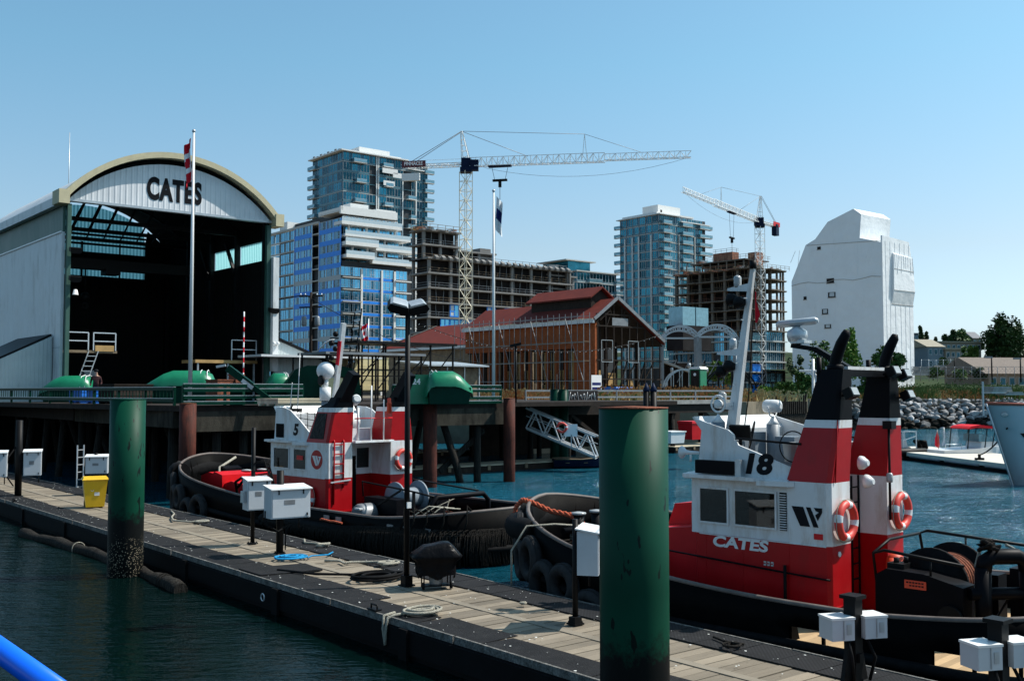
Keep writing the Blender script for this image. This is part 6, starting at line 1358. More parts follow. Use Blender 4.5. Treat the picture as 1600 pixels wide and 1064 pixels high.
# terraces at the top
tz = [A.z(345), A.z(372), A.z(400), A.z(406), A.z(432)]
def slab(a0, a1, d, z, h=.5, off=0, mat='conc_light', back=1.5):
    b = MB(); A.b(b, 'R', a0, a1, -back, d, z - h / 2, z + h / 2, off); A.part('terrace_slab', b, mat)
    g = MB(); A.b(g, 'R', a0, a1, d - .05, d, z + h / 2, z + h / 2 + .9, off); A.part('terrace_rail', g, 'glass_pale')
ztop = A.z(322)
b = MB(); A.b(b, 'R', -.3, W_ - 3.5, -.4, .3, ztop - 1.8, ztop); A.b(b, 'L', -.3, 11, -.2, .1, ztop - 1.0, ztop - .2); A.part('roof_parapet', b, 'conc_light')
MB().box(-.1, W_ - 4, .6, 11, ztop - 1.2, ztop - .9).build('roof_slab', 'conc_light', A.t)
MB().box(3.4, 8.5, 1.5, 5, ztop, ztop + 1.3).build('roof_box', 'conc_light', A.t); MB().box(10.5, 16.3, 1.2, 5, ztop - 1.4, ztop + .6).build('roof_box', 'conc_light', A.t); MB().box(30, 34.0, 30, 34, zt, zt + 2.5).xf(Matrix.Translation((-29, -.5, 0))).build('stair_head', 'conc_light', A.t)
PT = wproto(1.5, 1.35, 2, ['glass_blue', 'conc_light', 'glass_dark'], .16, .5, .4, seed=3)
for k in range(9): A.win(PT, 'R', .8 + k * 1.75, ztop - 3.5, .5, 1.5)
slab(-.3, W_ - 2.5, .9, ztop - 4.0, .8, back=3); slab(.6, W_ - .0, 1.0, ztop - 6.4 - .5, .5, back=3.5); slab(.3, 9.5, 1.8, ztop - 9.0, .9, back=3); slab(9.4, W_ + 2.2, .7, ztop - 9.6, .7, back=3); slab(.6, 8.5, 1.6, ztop - 12.0, .8, back=3); slab(8.4, W_ + 4.0, .7, ztop - 12.9, .7, back=3)
for a, z0, z1 in ((2.2, -6.6, -4.2), (7.2, -6.6, -4.2), (10.6, -6.6, -4.2), (15.5, -6.6, -4.2), (1.6, -9, -7), (7.4, -11.6, -9.4), (12.4, -12.6, -7.1), (9.8, -12.6, -7.1), (3.2, -11.6, -9.4)):
    A.part('terrace_column', A.b(MB(), 'R', a, a + .45, -.8, -.3, ztop + z0, ztop + z1), 'conc_light')
for k in range(5): A.win(P2[k % 3], 'R', 1.6 + k * 3.3, ztop - 6.6, 1.6, 3.3)
A.part('left_parapet', A.b(MB(), 'L', 11, L_, -.2, .12, zt - .35, zt + .15), 'slab_grey'); MB().box(.3, 9, 10, L_, zt - .5, zt - .2).build('roof_slab', 'slab_grey', A.t)
A.part('blue_hoarding', A.b(MB(), 'L', .0, 20, .0, 2.0, zb, zb + 4.2, 0), 'blue_wrap'); A.part('hanging_tarp', A.b(MB(), 'L', 33.4, 36.5, .5, .62, A.z(520), A.z(470), 0), 'spandrel_teal')
A.flush(100)
# ---------------------------------------------------------------- B: dark glass tower behind
Bt = Bld('glass_tower', 'dark teal glass tower peeping over the blue wrapped block', 'building', 533, 310, 485, 667)
zt = Bt.z(236); L_, W_ = Bt.L, Bt.W; FH = 3.0
MB().box(.3, W_ - .3, .3, L_ - .3, LZ, zt).build('core', 'core_dark', Bt.t)
PB = [wproto(3.0, FH - .25, 3, ['glass_teal', 'frame_grey', 'glass_dark', 'spandrel_teal'], .07, None, .25, .35, seed=k) for k in range(4)]
for i in range(11):
    z = zt - (i + 1) * FH
    s_ = MB(); Bt.b(s_, 'R', 0, W_, -.2, .09, z - .07, z + .12); Bt.b(s_, 'L', 0, L_, -.2, .09, z - .07, z + .12); Bt.part('floor_slab', s_, 'spandrel_teal' if i % 3 else 'slab_grey')
    for k in range(int(W_ / 3.05)):
        if k in (3, 7) and i % 4: continue
        Bt.win(PB[rg.randrange(4)], 'R', .1 + k * 3.05, z + .12, 0, 3.0)
    for k in range(int(L_ / 3.05)): Bt.win(PB[rg.randrange(4)], 'L', .1 + k * 3.05, z + .12, 0, 3.0)
    for a0, a1 in ((3.0, 7.5), (13.4, 17.0), (22.5, 25.5)):
        if (i + int(a0)) % 2 or i > 5: balcony(Bt, 'R', a0 + (i % 3) * .5, a1, z, 1.5, mat='conc_light' if a0 > 10 else 'slab_grey')
    balcony(Bt, 'R', W_ - 1.5, W_ + 1.9, z, 1.0); balcony(Bt, 'L', L_ - 3, L_ + 1.6, z, .9)
for a in (11.5, 12.2, 21.0, 26.0): Bt.part('pilaster', Bt.b(MB(), 'R', a, a + .35, 0, .3, LZ, zt - (a > 20) * 4), 'conc_light')
for (a0, a1, z) in ((13.0, 18.5, zt - 5.0), (13.4, 17.4, zt - 8.8), (16.8, 20.2, zt - 6.0)): Bt.part('white_parapet', Bt.b(MB(), 'R', a0, a1, 1.2, 1.45, z, z + 1.5), 'conc_light')
b = MB(); b.box(-1.2, W_ - 8, -1.2, L_ + .8, zt, zt + .35); b.box(W_ - 8, W_ + .6, -.8, L_, zt - 2.5, zt - 2.2); b.build('roof_slab', 'conc_light', Bt.t)
b = MB(); b.box(8, 19, 4, 10, zt + .35, zt + 3.2); b.box(7, 8, 4.5, 9, zt + .35, zt + 2.0); b.build('penthouse', 'conc_light', Bt.t); MB().box(14, 21, .5, 3, zt + .35, zt + 1.0).build('roof_box', 'conc_light', Bt.t)
for k in range(8): MB().box(-.8, -.5, .5 + k * 2.2, 1.6 + k * 2.2, zt + .35, zt + .7 + .3 * (k % 2)).build('roof_vent', 'steel_grey', Bt.t)
Bt.flush(100)
# ---------------------------------------------------------------- C: long unfinished concrete building
C = Bld('concrete_frame', 'long grey unfinished concrete frame behind the cream crane mast', 'building', 669, 215, 642, 905)
L_, W_ = C.L, C.W; FH = 3.05; zt = C.z(403)
def frame_block(B, x0, x1, y0, y1, z0, n, fh, bay=5.2, mat='conc_raw', edge=.35, over=.5, face_cols=True, void=1.2, propz=False):
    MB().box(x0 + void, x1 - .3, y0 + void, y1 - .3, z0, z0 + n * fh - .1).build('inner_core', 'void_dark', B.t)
    for i in range(n + 1):
        z = z0 + i * fh; MB().box(x0 - over, x1 + over, y0 - over, y1 + over * .4, z - edge / 2, z + edge / 2).build('floor_slab', mat, B.t)
    nc = max(1, int((x1 - x0) / bay))
    for k in range(nc + 1):
        x = x0 + (x1 - x0 - .6) * k / nc; MB().box(x, x + .6, y0 + .05, y0 + .55, z0, z0 + n * fh).build('column', mat, B.t)
    nc = max(1, int((y1 - y0) / bay))
    for k in range(1, nc + 1):
        y = y0 + (y1 - y0 - .6) * k / nc; MB().box(x0 + .05, x0 + .55, y, y + .6, z0, z0 + n * fh).build('column', mat, B.t)
    for i in range(n):                                   # edge rails and props in the openings
        z = z0 + i * fh + edge / 2; r_ = MB()
        for zz in (.5, 1.0): r_.bar((x0, y0 + .0, z + zz), (x1, y0 + .0, z + zz), .05); r_.bar((x0, y0, z + zz), (x0, y1, z + zz), .05)
        for k in range(int((x1 - x0) / 2.6)): r_.bar((x0 + k * 2.6, y0, z), (x0 + k * 2.6, y0, z + 1.05), .05)
        r_.build('edge_rail', 'steel_grey' if i % 2 else 'timber', B.t)
        r_ = MB()
        for k in range(int((x1 - x0) / 1.9)):
            if rg.random() < .55: xx = x0 + .8 + k * 1.9 + rg.uniform(-.4, .4); r_.bar((xx, y0 + 1.0, z), (xx + rg.uniform(-.3, .3), y0 + 1.0, z + fh - edge), .09)
        if r_.v: r_.build('prop', 'steel_grey', B.t)
zg = C.z(512)
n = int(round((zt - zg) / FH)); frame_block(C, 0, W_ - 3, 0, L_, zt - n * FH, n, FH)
C.part('stair_wall', C.b(MB(), 'R', W_ - 3.2, W_ - 2.8, -3, .4, zt - n * FH, zt + .2), 'conc_raw'); frame_block(C, W_ - 8.5, W_, 1.5, 8, zt - 4 * FH - 1.0, 4, FH, 6)
# upper storeys at the near corner, set back, with formwork
frame_block(C, 0, 9, 2, L_, zt, 2, FH, 4.5); frame_block(C, 9.5, 21, 5, L_, zt, 1, 2.9, 3.8)
def debris(t, x0, x1, y0, y1, z, n, mats=('formwork', 'timber', 'steel_grey', 'new_wood'), big=1):
    for i in range(n):
        L = rg.uniform(.8, 3.5) * big; x, y = rg.uniform(x0, x1), rg.uniform(y0, y1); h = rg.uniform(.15, .9)
        b = MB(); a = rg.choice((0, 0, .1, 1.57)); c, s_ = math.cos(a) * L / 2, math.sin(a) * L / 2; 
        for q in range(3): b.bar((x - c, y - s_, z + h * q / 3 + .1), (x + c, y + s_, z + h * q / 3 + .1 + rg.uniform(-.05, .05)), .5, .12)
        b.build('formwork_stack', rg.choice(mats), t)
def edge_fence(t, x0, x1, y0, y1, z, h=1.2, mat='timber', both=True):
    b = MB()
    for zz in (h * .5, h): b.bar((x0, y0, z + zz), (x1, y0, z + zz), .08); b.bar((x0, y0, z + zz), (x0, y1, z + zz), .08)
    k = x0
    while k <= x1: b.bar((k, y0, z), (k, y0, z + h), .08); k += 2.0
    k = y0
    while k <= y1: b.bar((x0, k, z), (x0, k, z + h), .08); k += 2.0
    b.build('edge_fence', mat, t)
debris(C.t, 0, 8, 1, 5, zt + 2 * FH, 16); edge_fence(C.t, -1, 9.5, 1, L_, zt + 2 * FH); edge_fence(C.t, 9, W_ - 4, -.3, 8, zt, 1.1, 'steel_grey'); debris(C.t, 10, W_ - 8, .5, 5, zt, 16, ('conc_raw', 'conc_raw', 'timber'))
b = MB()
for k in range(22): x = 1 + k * 1.75; b.add([(x, -.5, zt + .1), (x + .8, -.5, zt + .1), (x + .8, -1.2, zt - .3), (x, -1.2, zt - .3), (x, -.5, zt + .7), (x + .8, -.5, zt + .7), (x + .8, -1.3, zt + .15), (x, -1.3, zt + .15)], [(0, 1, 2, 3), (4, 5, 6, 7), (0, 1, 5, 4), (2, 3, 7, 6), (1, 2, 6, 5), (0, 3, 7, 4)])
g = b.build('edge_panels', 'conc_raw', C.t); g['kind'] = 'stuff'
MB().lathe([(1.0, 0), (1.1, .3), (1.1, 1.2), (.3, 1.5)], (11, 7, zt + 3.0), 12).build('water_tank', 'navy', C.t); MB().box(18, 21, 6, 9, zt, zt + 4.2).build('stair_core', 'conc_raw', C.t)
PC = [wproto(2.2, 2.6, 2, ['glass_blue', 'blue_wrap', 'frame_white'], .22, .4, .2, seed=k) for k in range(3)]
for zi, ks in ((3, (2, 6, 8, 9, 10, 11, 12, 13, 14, 15)), (4, (1, 2, 3, 4, 6, 7, 8, 9, 10, 11, 12, 13, 14, 15, 16)), (5, range(0, 16))):
    for k in ks: C.win(PC[rg.randrange(3)], 'R', .6 + k * 2.45, zt - zi * FH - .0 - FH + .3, 0, 2.2)
C.part('wrap_band', C.b(MB(), 'R', -.5, 18, .5, .62, zt - 5 * FH - 1.6, zt - 5 * FH - .5), 'blue_wrap')
C.flush(60)
# ---------------------------------------------------------------- D: low glass block
D = Bld('glass_block', 'low teal glass block between the long frame and the right tower', 'building', 902, 300, 845, 966)
L_, W_ = D.L, D.W; zt = D.z(424); FH = 3.0; MB().box(.3, W_ - .3, .3, L_ - .3, LZ, zt).build('core', 'core_dark', D.t)
PD = [wproto(2.5, FH - .3, 2, ['glass_teal', 'frame_white', 'glass_dark', 'spandrel_teal'], .08, None, .2, .3, seed=k) for k in range(3)]
for i in range(6):
    z = zt - (i + 1) * FH; s_ = MB(); D.b(s_, 'R', 0, W_, -.2, .2, z - .12, z + .15); D.b(s_, 'L', 0, L_, -.2, .2, z - .12, z + .15); D.part('floor_slab', s_, 'slab_grey')
    for k in range(int(W_ / 2.55)): D.win(PD[rg.randrange(3)], 'R', k * 2.55, z + .15, 0, 2.5)
    for k in range(int(L_ / 2.55)): D.win(PD[rg.randrange(3)], 'L', k * 2.55, z + .15, 0, 2.5)
    balcony(D, 'R', 3.8, 9.0, z, 1.3); balcony(D, 'R', W_ - 1.4, W_ + 1.4, z, 1.0)
b = MB(); b.box(-.6, W_ + .6, -.6, L_ + .5, zt, zt + .35); b.build('roof_slab', 'slab_grey', D.t); MB().box(.2, 9, 4, L_ - 1, zt + .35, zt + 3.5).build('penthouse', 'glass_teal', D.t); MB().box(-1.5, 10.5, 3, L_, zt + 3.5, zt + 3.8).build('penthouse_roof', 'slab_grey', D.t); MB().box(-.5, 3.5, 8, L_ + 1, zt + .35, zt + 2.6).build('stair_head', 'conc_light', D.t)
D.flush(80)
# ---------------------------------------------------------------- E: right glass tower
E = Bld('glass_tower', 'teal glass tower with white piers left of the brown unfinished tower', 'building', 1031, 340, 968, 1106)
L_, W_ = E.L, E.W; zt = E.z(335); FH = 2.95
MB().box(.3, W_ - .3, .3, L_ - .3, LZ, zt).build('core', 'core_dark', E.t)
PE = [wproto(2.6, FH - .25, 3, ['glass_teal', 'frame_white', 'glass_dark', 'spandrel_teal'], .06, None, .25, .4, seed=k) for k in range(4)]
for i in range(17):
    z = zt - (i + 1) * FH; s_ = MB(); D = None
    E.b(s_, 'R', 0, W_, -.2, .2, z - .12, z + .14); E.b(s_, 'L', 0, L_, -.2, .15, z - .1, z + .12); E.part('floor_slab', s_, 'slab_grey')
    for k in range(int(W_ / 2.7)): E.win(PE[rg.randrange(4)], 'R', k * 2.7, z + .14, 0, 2.6)
    for k in range(int(L_ / 2.9)): E.win(PE[rg.randrange(4)], 'L', .2 + k * 2.9, z + .12, 0, 2.6)
    if i < 13:
        balcony(E, 'R', 1.0, 5.0, z, 1.5); balcony(E, 'R', 10.5, 15.5, z, 1.3); balcony(E, 'R', W_ - 4.5, W_ + 1.8, z, 1.2)
    balcony(E, 'L', L_ - 1.5, L_ + 1.4, z, .9)
for a in (3.0, 8.6, 11.5, 15.0): E.part('pier', E.b(MB(), 'L', a, a + .4, 0, .45, LZ, zt - 2.2 * FH), 'conc_light')
E.part('pier', E.b(MB(), 'R', 9.3, 9.8, 0, .4, LZ, zt - 2 * FH), 'slab_grey'); E.part('pier', E.b(MB(), 'R', 17.2, 17.6, 0, .4, LZ, zt - 2 * FH), 'slab_grey')
b = MB(); b.box(-.8, 10, -1.2, L_ + .5, zt, zt + .3); b.box(10, W_ + 1, -1.0, L_, zt - 1.6, zt - 1.3); b.box(-.3, W_ - 6, .5, L_ - 2, zt + .3, zt + .9); b.build('roof_slab', 'conc_light', E.t)
b = MB(); b.box(4, 15, 4, 11, zt + .9, zt + 4.2); b.build('penthouse', 'conc_light', E.t); MB().box(5.2, 6.0, 3.95, 4.0, zt + 1.6, zt + 2.6).build('roof_door', 'void_dark', E.t)
E.flush(100)
# ---------------------------------------------------------------- F: brown unfinished tower
Fb = Bld('concrete_frame', 'brown unfinished concrete tower under the smaller crane', 'building', 1176, 290, 1056, 1228)
L_, W_ = Fb.L, Fb.W; zt = Fb.z(418); FH = 2.9
zb = Fb.z(508); n1 = int(round((zt - zb) / FH)); zb = zt - n1 * FH
def openframe(B, n, zb, fh):
    W, L = B.W, B.L
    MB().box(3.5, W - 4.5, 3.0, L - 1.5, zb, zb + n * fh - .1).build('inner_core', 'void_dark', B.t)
    MB().box(W * .18, W * .4, .3, 3.5, LZ, zb + n * fh + 1).build('shear_wall', 'conc_brown', B.t)
    for i in range(n + 1):
        z = zb + i * fh; b = MB(); b.box(-.5, W + .4, -.5, L + .3, z - .15, z + .15); b.box(W * .45, W * .72, -1.7, -.5, z - .14, z + .14); b.box(W + .4, W + 1.5, .5, 6, z - .14, z + .14); b.box(-1.4, -.5, L * .1, L * .25, z - .14, z + .14); b.box(-1.2, -.5, L * .7, L * .95, z - .14, z + .14); b.build('floor_slab', 'conc_brown', B.t)
        if i < n:
            r_ = MB()
            for zz in (.55, 1.05): r_.bar((0, 0, z + zz), (W, 0, z + zz), .05); r_.bar((0, 0, z + zz), (0, L, z + zz), .05)
            for k in range(14): q = rg.uniform(.5, L - .5); r_.bar((.8, q, z), (.8, q + rg.uniform(-.4, .4), z + fh), .08)
            r_.build('edge_rail', 'timber' if i % 3 else 'formwork', B.t)
    for k in range(7): y = .1 + (L - .8) * k / 6; MB().box(.0, .6, y, y + .7, LZ, zb + n * fh).build('column', 'conc_brown', B.t)
    for k in range(1, 6): x = (W - .6) * k / 5; MB().box(x, x + .45, .0, .5, LZ, zb + n * fh).build('column', 'conc_brown', B.t)
    for k in range(4): x = W - .5; y = 1 + k * 4; MB().box(x, x + .4, y, y + .4, LZ, zb + n * fh).build('column', 'conc_brown', B.t)
openframe(Fb, n1, zb, FH)
MB().box(.6, W_ - .3, .6, L_ - .3, LZ, zb).build('lower_core', 'core_dark', Fb.t)
PF = [wproto(2.6, 2.5, 3, ['glass_blue', 'frame_grey', 'glass_dark'], .1, .6, .4, seed=k) for k in range(3)]
zz = zb - FH
while zz > LZ:
    MB().box(-.5, W_ + .4, -.5, L_ + .3, zz - .15, zz + .15).build('floor_slab', 'slab_grey', Fb.t)
    for k in (2, 3, 4): Fb.win(PF[rg.randrange(3)], 'R', k * 2.75, zz + .2, 0, 2.6)
    for k in range(0, 11): 
        if rg.random() < .8: Fb.win(PF[rg.randrange(3)], 'L', .4 + k * 2.8, zz + .2, .3, 2.6)
    Fb.part('blue_sheet', Fb.b(MB(), 'R', 0, 3.5, 0, .1, zz + .2, zz + 2.2), 'spandrel_teal' if zz > 12 else 'blue_wrap')
    zz -= FH
Fb.flush(90)
frame_ = [(0, W_ - 2, 1.5, L_ - 6, 1, 2.9)]
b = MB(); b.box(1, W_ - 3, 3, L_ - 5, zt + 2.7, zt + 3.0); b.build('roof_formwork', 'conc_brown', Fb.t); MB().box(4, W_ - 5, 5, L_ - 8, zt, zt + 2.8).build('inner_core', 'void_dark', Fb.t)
for k in range(8): MB().box(1.2, 1.5, 3.5 + k * 3, 3.8 + k * 3, zt, zt + 2.8).build('column', 'conc_brown', Fb.t)
debris(Fb.t, 0, W_, 0, 2.5, zt + .1, 14); debris(Fb.t, -1.0, 1.5, 2, L_, zt + .1, 22, big=1.3); debris(Fb.t, 2, W_ - 4, 3, L_ - 6, zt + 3.0, 16, ('formwork', 'timber', 'formwork')); edge_fence(Fb.t, -2, W_ + 1.2, -1, L_ + 1, zt + .1, 1.2, 'timber'); edge_fence(Fb.t, 1, W_ - 3, 2.6, L_ - 5, zt + 3.0, 1.2, 'timber')
MB().box(3, 6, 9, 16, zt + 3.0, zt + 5.6).build('crate_stack', 'formwork', Fb.t); MB().box(5, 8, 2, 5, zt, zt + 5.0).build('lift_core', 'formwork', Fb.t); edge_fence(Fb.t, 3, 6, 9, 16, zt + 5.6, 1.1, 'steel_grey')
b = MB()
for k in range(8): b.bar((-3.6, 4 + k * 3.5, zt - .3), (-.4, 4 + k * 3.5, zt - .3), .12)
b.bar((-3.6, 3, zt - .2), (-3.6, 30, zt - .2), .12); b.bar((-3.6, 3, zt + .8), (-3.6, 30, zt + .8), .08); b.build('outrigger', 'formwork', Fb.t)
# ---------------------------------------------------------------- tower cranes
def banner(t, body, p, q, h, mat, col, bgname='banner', sz=None):
    pass
def crane(label, px, Y, ybase, ydeck, yapex, tipx, tipy, tipY, backx, backY, w, mat, hookpx, hooky, sign):
    base = at(px, ydeck, Y); t = thing('tower_crane', label, 'tower crane', (base.x, base.y, LZ), 0, 'tower cranes'); t.matrix_world = Matrix.Translation(t.location)
    zj = base.z - LZ; za = zat(yapex, Y) - LZ
    b = MB(); lattice(b, (0, 0, 0), (0, 0, zj - .8), w, w, int(zj / w / 1.05), .13, dr=.08); b.build('mast', mat, t)
    MB().box(-w * .62, w * .62, -w * .62, w * .62, zj - 1.0, zj - .1).build('slewing_ring', 'navy', t)
    tip = at(tipx, tipy, tipY) - t.location; back = Vector(((backx - 800) / F * backY, backY, t.location.z + zj)) - t.location; back.z = zj + .3
    d = (tip - Vector((0, 0, zj + .6))); d.z = 0; d.normalize(); sd_ = Vector((-d.y, d.x, 0))
    b = MB(); b.box(-w * .5, w * .5, -w * .5, w * .5, zj - .1, zj + 1.7); cp = d * (w * .95) - sd_ * (.0 if d.x > 0 else 0) ; b.box(cp.x - .8, cp.x + .8, cp.y - .7, cp.y + .7, zj - .7, zj + 1.3); b.build('cab', 'navy', t)
    b = MB(); apex = Vector((-d.x * .9, -d.y * .9, za))
    for s1 in (-1, 1):
        for s2 in (-1, 1): b.bar((d * s1 + sd_ * s2 * .8) * (w * .4) + Vector((0, 0, zj + 1.5)), apex + (d * s1 + sd_ * s2) * .15, .15)
    for k in range(5):
        q = (k + .5) / 5; c_ = Vector((0, 0, zj + 1.5)).lerp(apex, q); rr_ = w * .4 * (1 - q) + .1
        b.bar(c_ - d * rr_ - sd_ * rr_, c_ + d * rr_ + sd_ * rr_, .08); b.bar(c_ + d * rr_ - sd_ * rr_, c_ - d * rr_ + sd_ * rr_, .08)
    b.build('tower_head', mat if mat != 'crane_cream' else 'crane_white', t)
    r0 = d * (w * .5) + Vector((0, 0, zj + 1.0)); tip2 = Vector((tip.x, tip.y, tip.z))
    b = MB(); m1 = r0.lerp(tip2, .62); lattice(b, r0, m1, 1.25, 1.7, 24, .11, dr=.075, tri=True); lattice(b, m1, tip2, 1.1, 1.25, 16, .10, dr=.065, tri=True); b.build('jib', 'crane_white', t)
    b = MB(); c0 = -d * (w * .5) + Vector((0, 0, zj + .6)); bk = Vector((back.x, back.y, zj + .5)); lattice(b, c0, bk, 1.6, .5, 9, .12, dr=.07); b.bar(c0 + Vector((0, 0, 1.1)), bk + Vector((0, 0, 1.1)), .06); b.build('counter_jib', 'crane_white', t)
    up = Vector((0, 0, .7)); j1 = r0.lerp(tip2, .27) + up; j2 = r0.lerp(tip2, .78) + up; ms = r0.lerp(tip2, .53); mt = ms + Vector((0, 0, 3.4 + (za - zj) * .15))
    b = MB(); b.tube(apex, j1, .05, seg=4); b.tube(apex, mt, .045, seg=4); b.tube(mt, j2, .04, seg=4); b.tube(apex, bk, .06, seg=4); b.tube(apex + sd_ * .3, bk + sd_ * .5 - d * -.8, .06, seg=4); b.build('pendant_cable', 'steel_grey', t)
    b = MB(); b.bar(ms + d * -.4, mt, .10); b.bar(ms + d * .4, mt, .10); b.build('jib_strut', 'crane_white', t)
    hk = [k for k in range(0, 101) if True]; best = min(hk, key=lambda k: abs((r0.lerp(tip2, k / 100) + t.location).x / (r0.lerp(tip2, k / 100) + t.location).y * F + 800 - hookpx)); hp = r0.lerp(tip2, best / 100) - Vector((0, 0, 1.0))
    hz = zat(hooky, (hp + t.location).y) - LZ
    b = MB(); b.bar(hp - d * 2.2, hp + d * 2.2, .9, .35); b.build('trolley', 'navy', t)
    b = MB(); 
    for s1 in (-1, 1): b.tube(hp + d * 1.6 * s1, Vector((hp.x, hp.y, hz)) + d * 1.0 * s1, .04, seg=4)
    b.build('hoist_rope', 'steel_dark', t); b = MB(); b.bar(Vector((hp.x, hp.y, hz)) - d * 1.4, Vector((hp.x, hp.y, hz)) + d * 1.4, .5, .4); b.bar((hp.x, hp.y, hz), (hp.x, hp.y, hz - 1.3), .6); b.tube((hp.x, hp.y, hz - 1.3), (hp.x, hp.y, hz - 8), .05, seg=4); b.build('hook_block', 'steel_dark', t)
    nd = Vector((0, 0, 1)); pl = bk.lerp(c0, .02); pr = bk.lerp(c0, .42)
    b = MB(); b.bar(pl - d * .0 - sd_ * .9 * (1 if sd_.y > 0 else -1) + Vector((0, 0, .3)), pr - sd_ * .9 * (1 if sd_.y > 0 else -1) + Vector((0, 0, .3)), .08, 1.25); 
    if sign: 
        b.build('name_board', 'sign_maroon', t); c_ = (pl + pr) / 2 - sd_ * 1.15 * (1 if sd_.y > 0 else -1) + Vector((0, 0, .3)); an = math.atan2((pr - pl).y, (pr - pl).x)
        text('lettering', 'PINNACLE', .95, 'flag_white', t, c_ , (R(90), 0, an), .02, .02, .82)
        b = MB(); b.bar(pl + Vector((0, 0, -2.2)) - sd_ * .8 * (1 if sd_.y > 0 else -1), pr.lerp(pl, .25) + Vector((0, 0, -2.2)) - sd_ * .8 * (1 if sd_.y > 0 else -1), .6, 1.4); b.build('counterweight', 'conc_light', t)
    else:
        b.build('name_board', 'bright_red', t); b = MB(); b.bar(bk + d * .2, bk - d * 0 + d * 2.6, 1.6, .6); b.bar(bk + d * .4 + Vector((0, 0, -1.6)), bk + d * 2.6 + Vector((0, 0, -1.6)), 1.4, 2.4); b.build('counterweight', 'navy', t)
    sg = MB(); sg.path([tip2 + Vector((0, 0, -.5))] + [(tip2.lerp(r0, k / 12) + Vector((0, 0, -.5 - 2.9 * 4 * (k / 12) * (1 - k / 12)))) for k in range(1, 12)] + [r0], .03, 4); sg.build('slack_rope', 'steel_grey', t)
    return t
mk('sign_maroon', (.10, .012, .02), .5, var=.05)
crane('tall tower crane with cream mast, jib spanning above the roofs', 728, 198, 500, 262, 205, 1080, 241, 188, 627, 200, 1.75, 'crane_cream', 780, 282, True)
crane('smaller white tower crane with short jib over the brown tower', 1187, 292, 400, 350, 306, 1067, 296, 250, 1217, 300, 1.9, 'crane_white', 1146, 372, False)
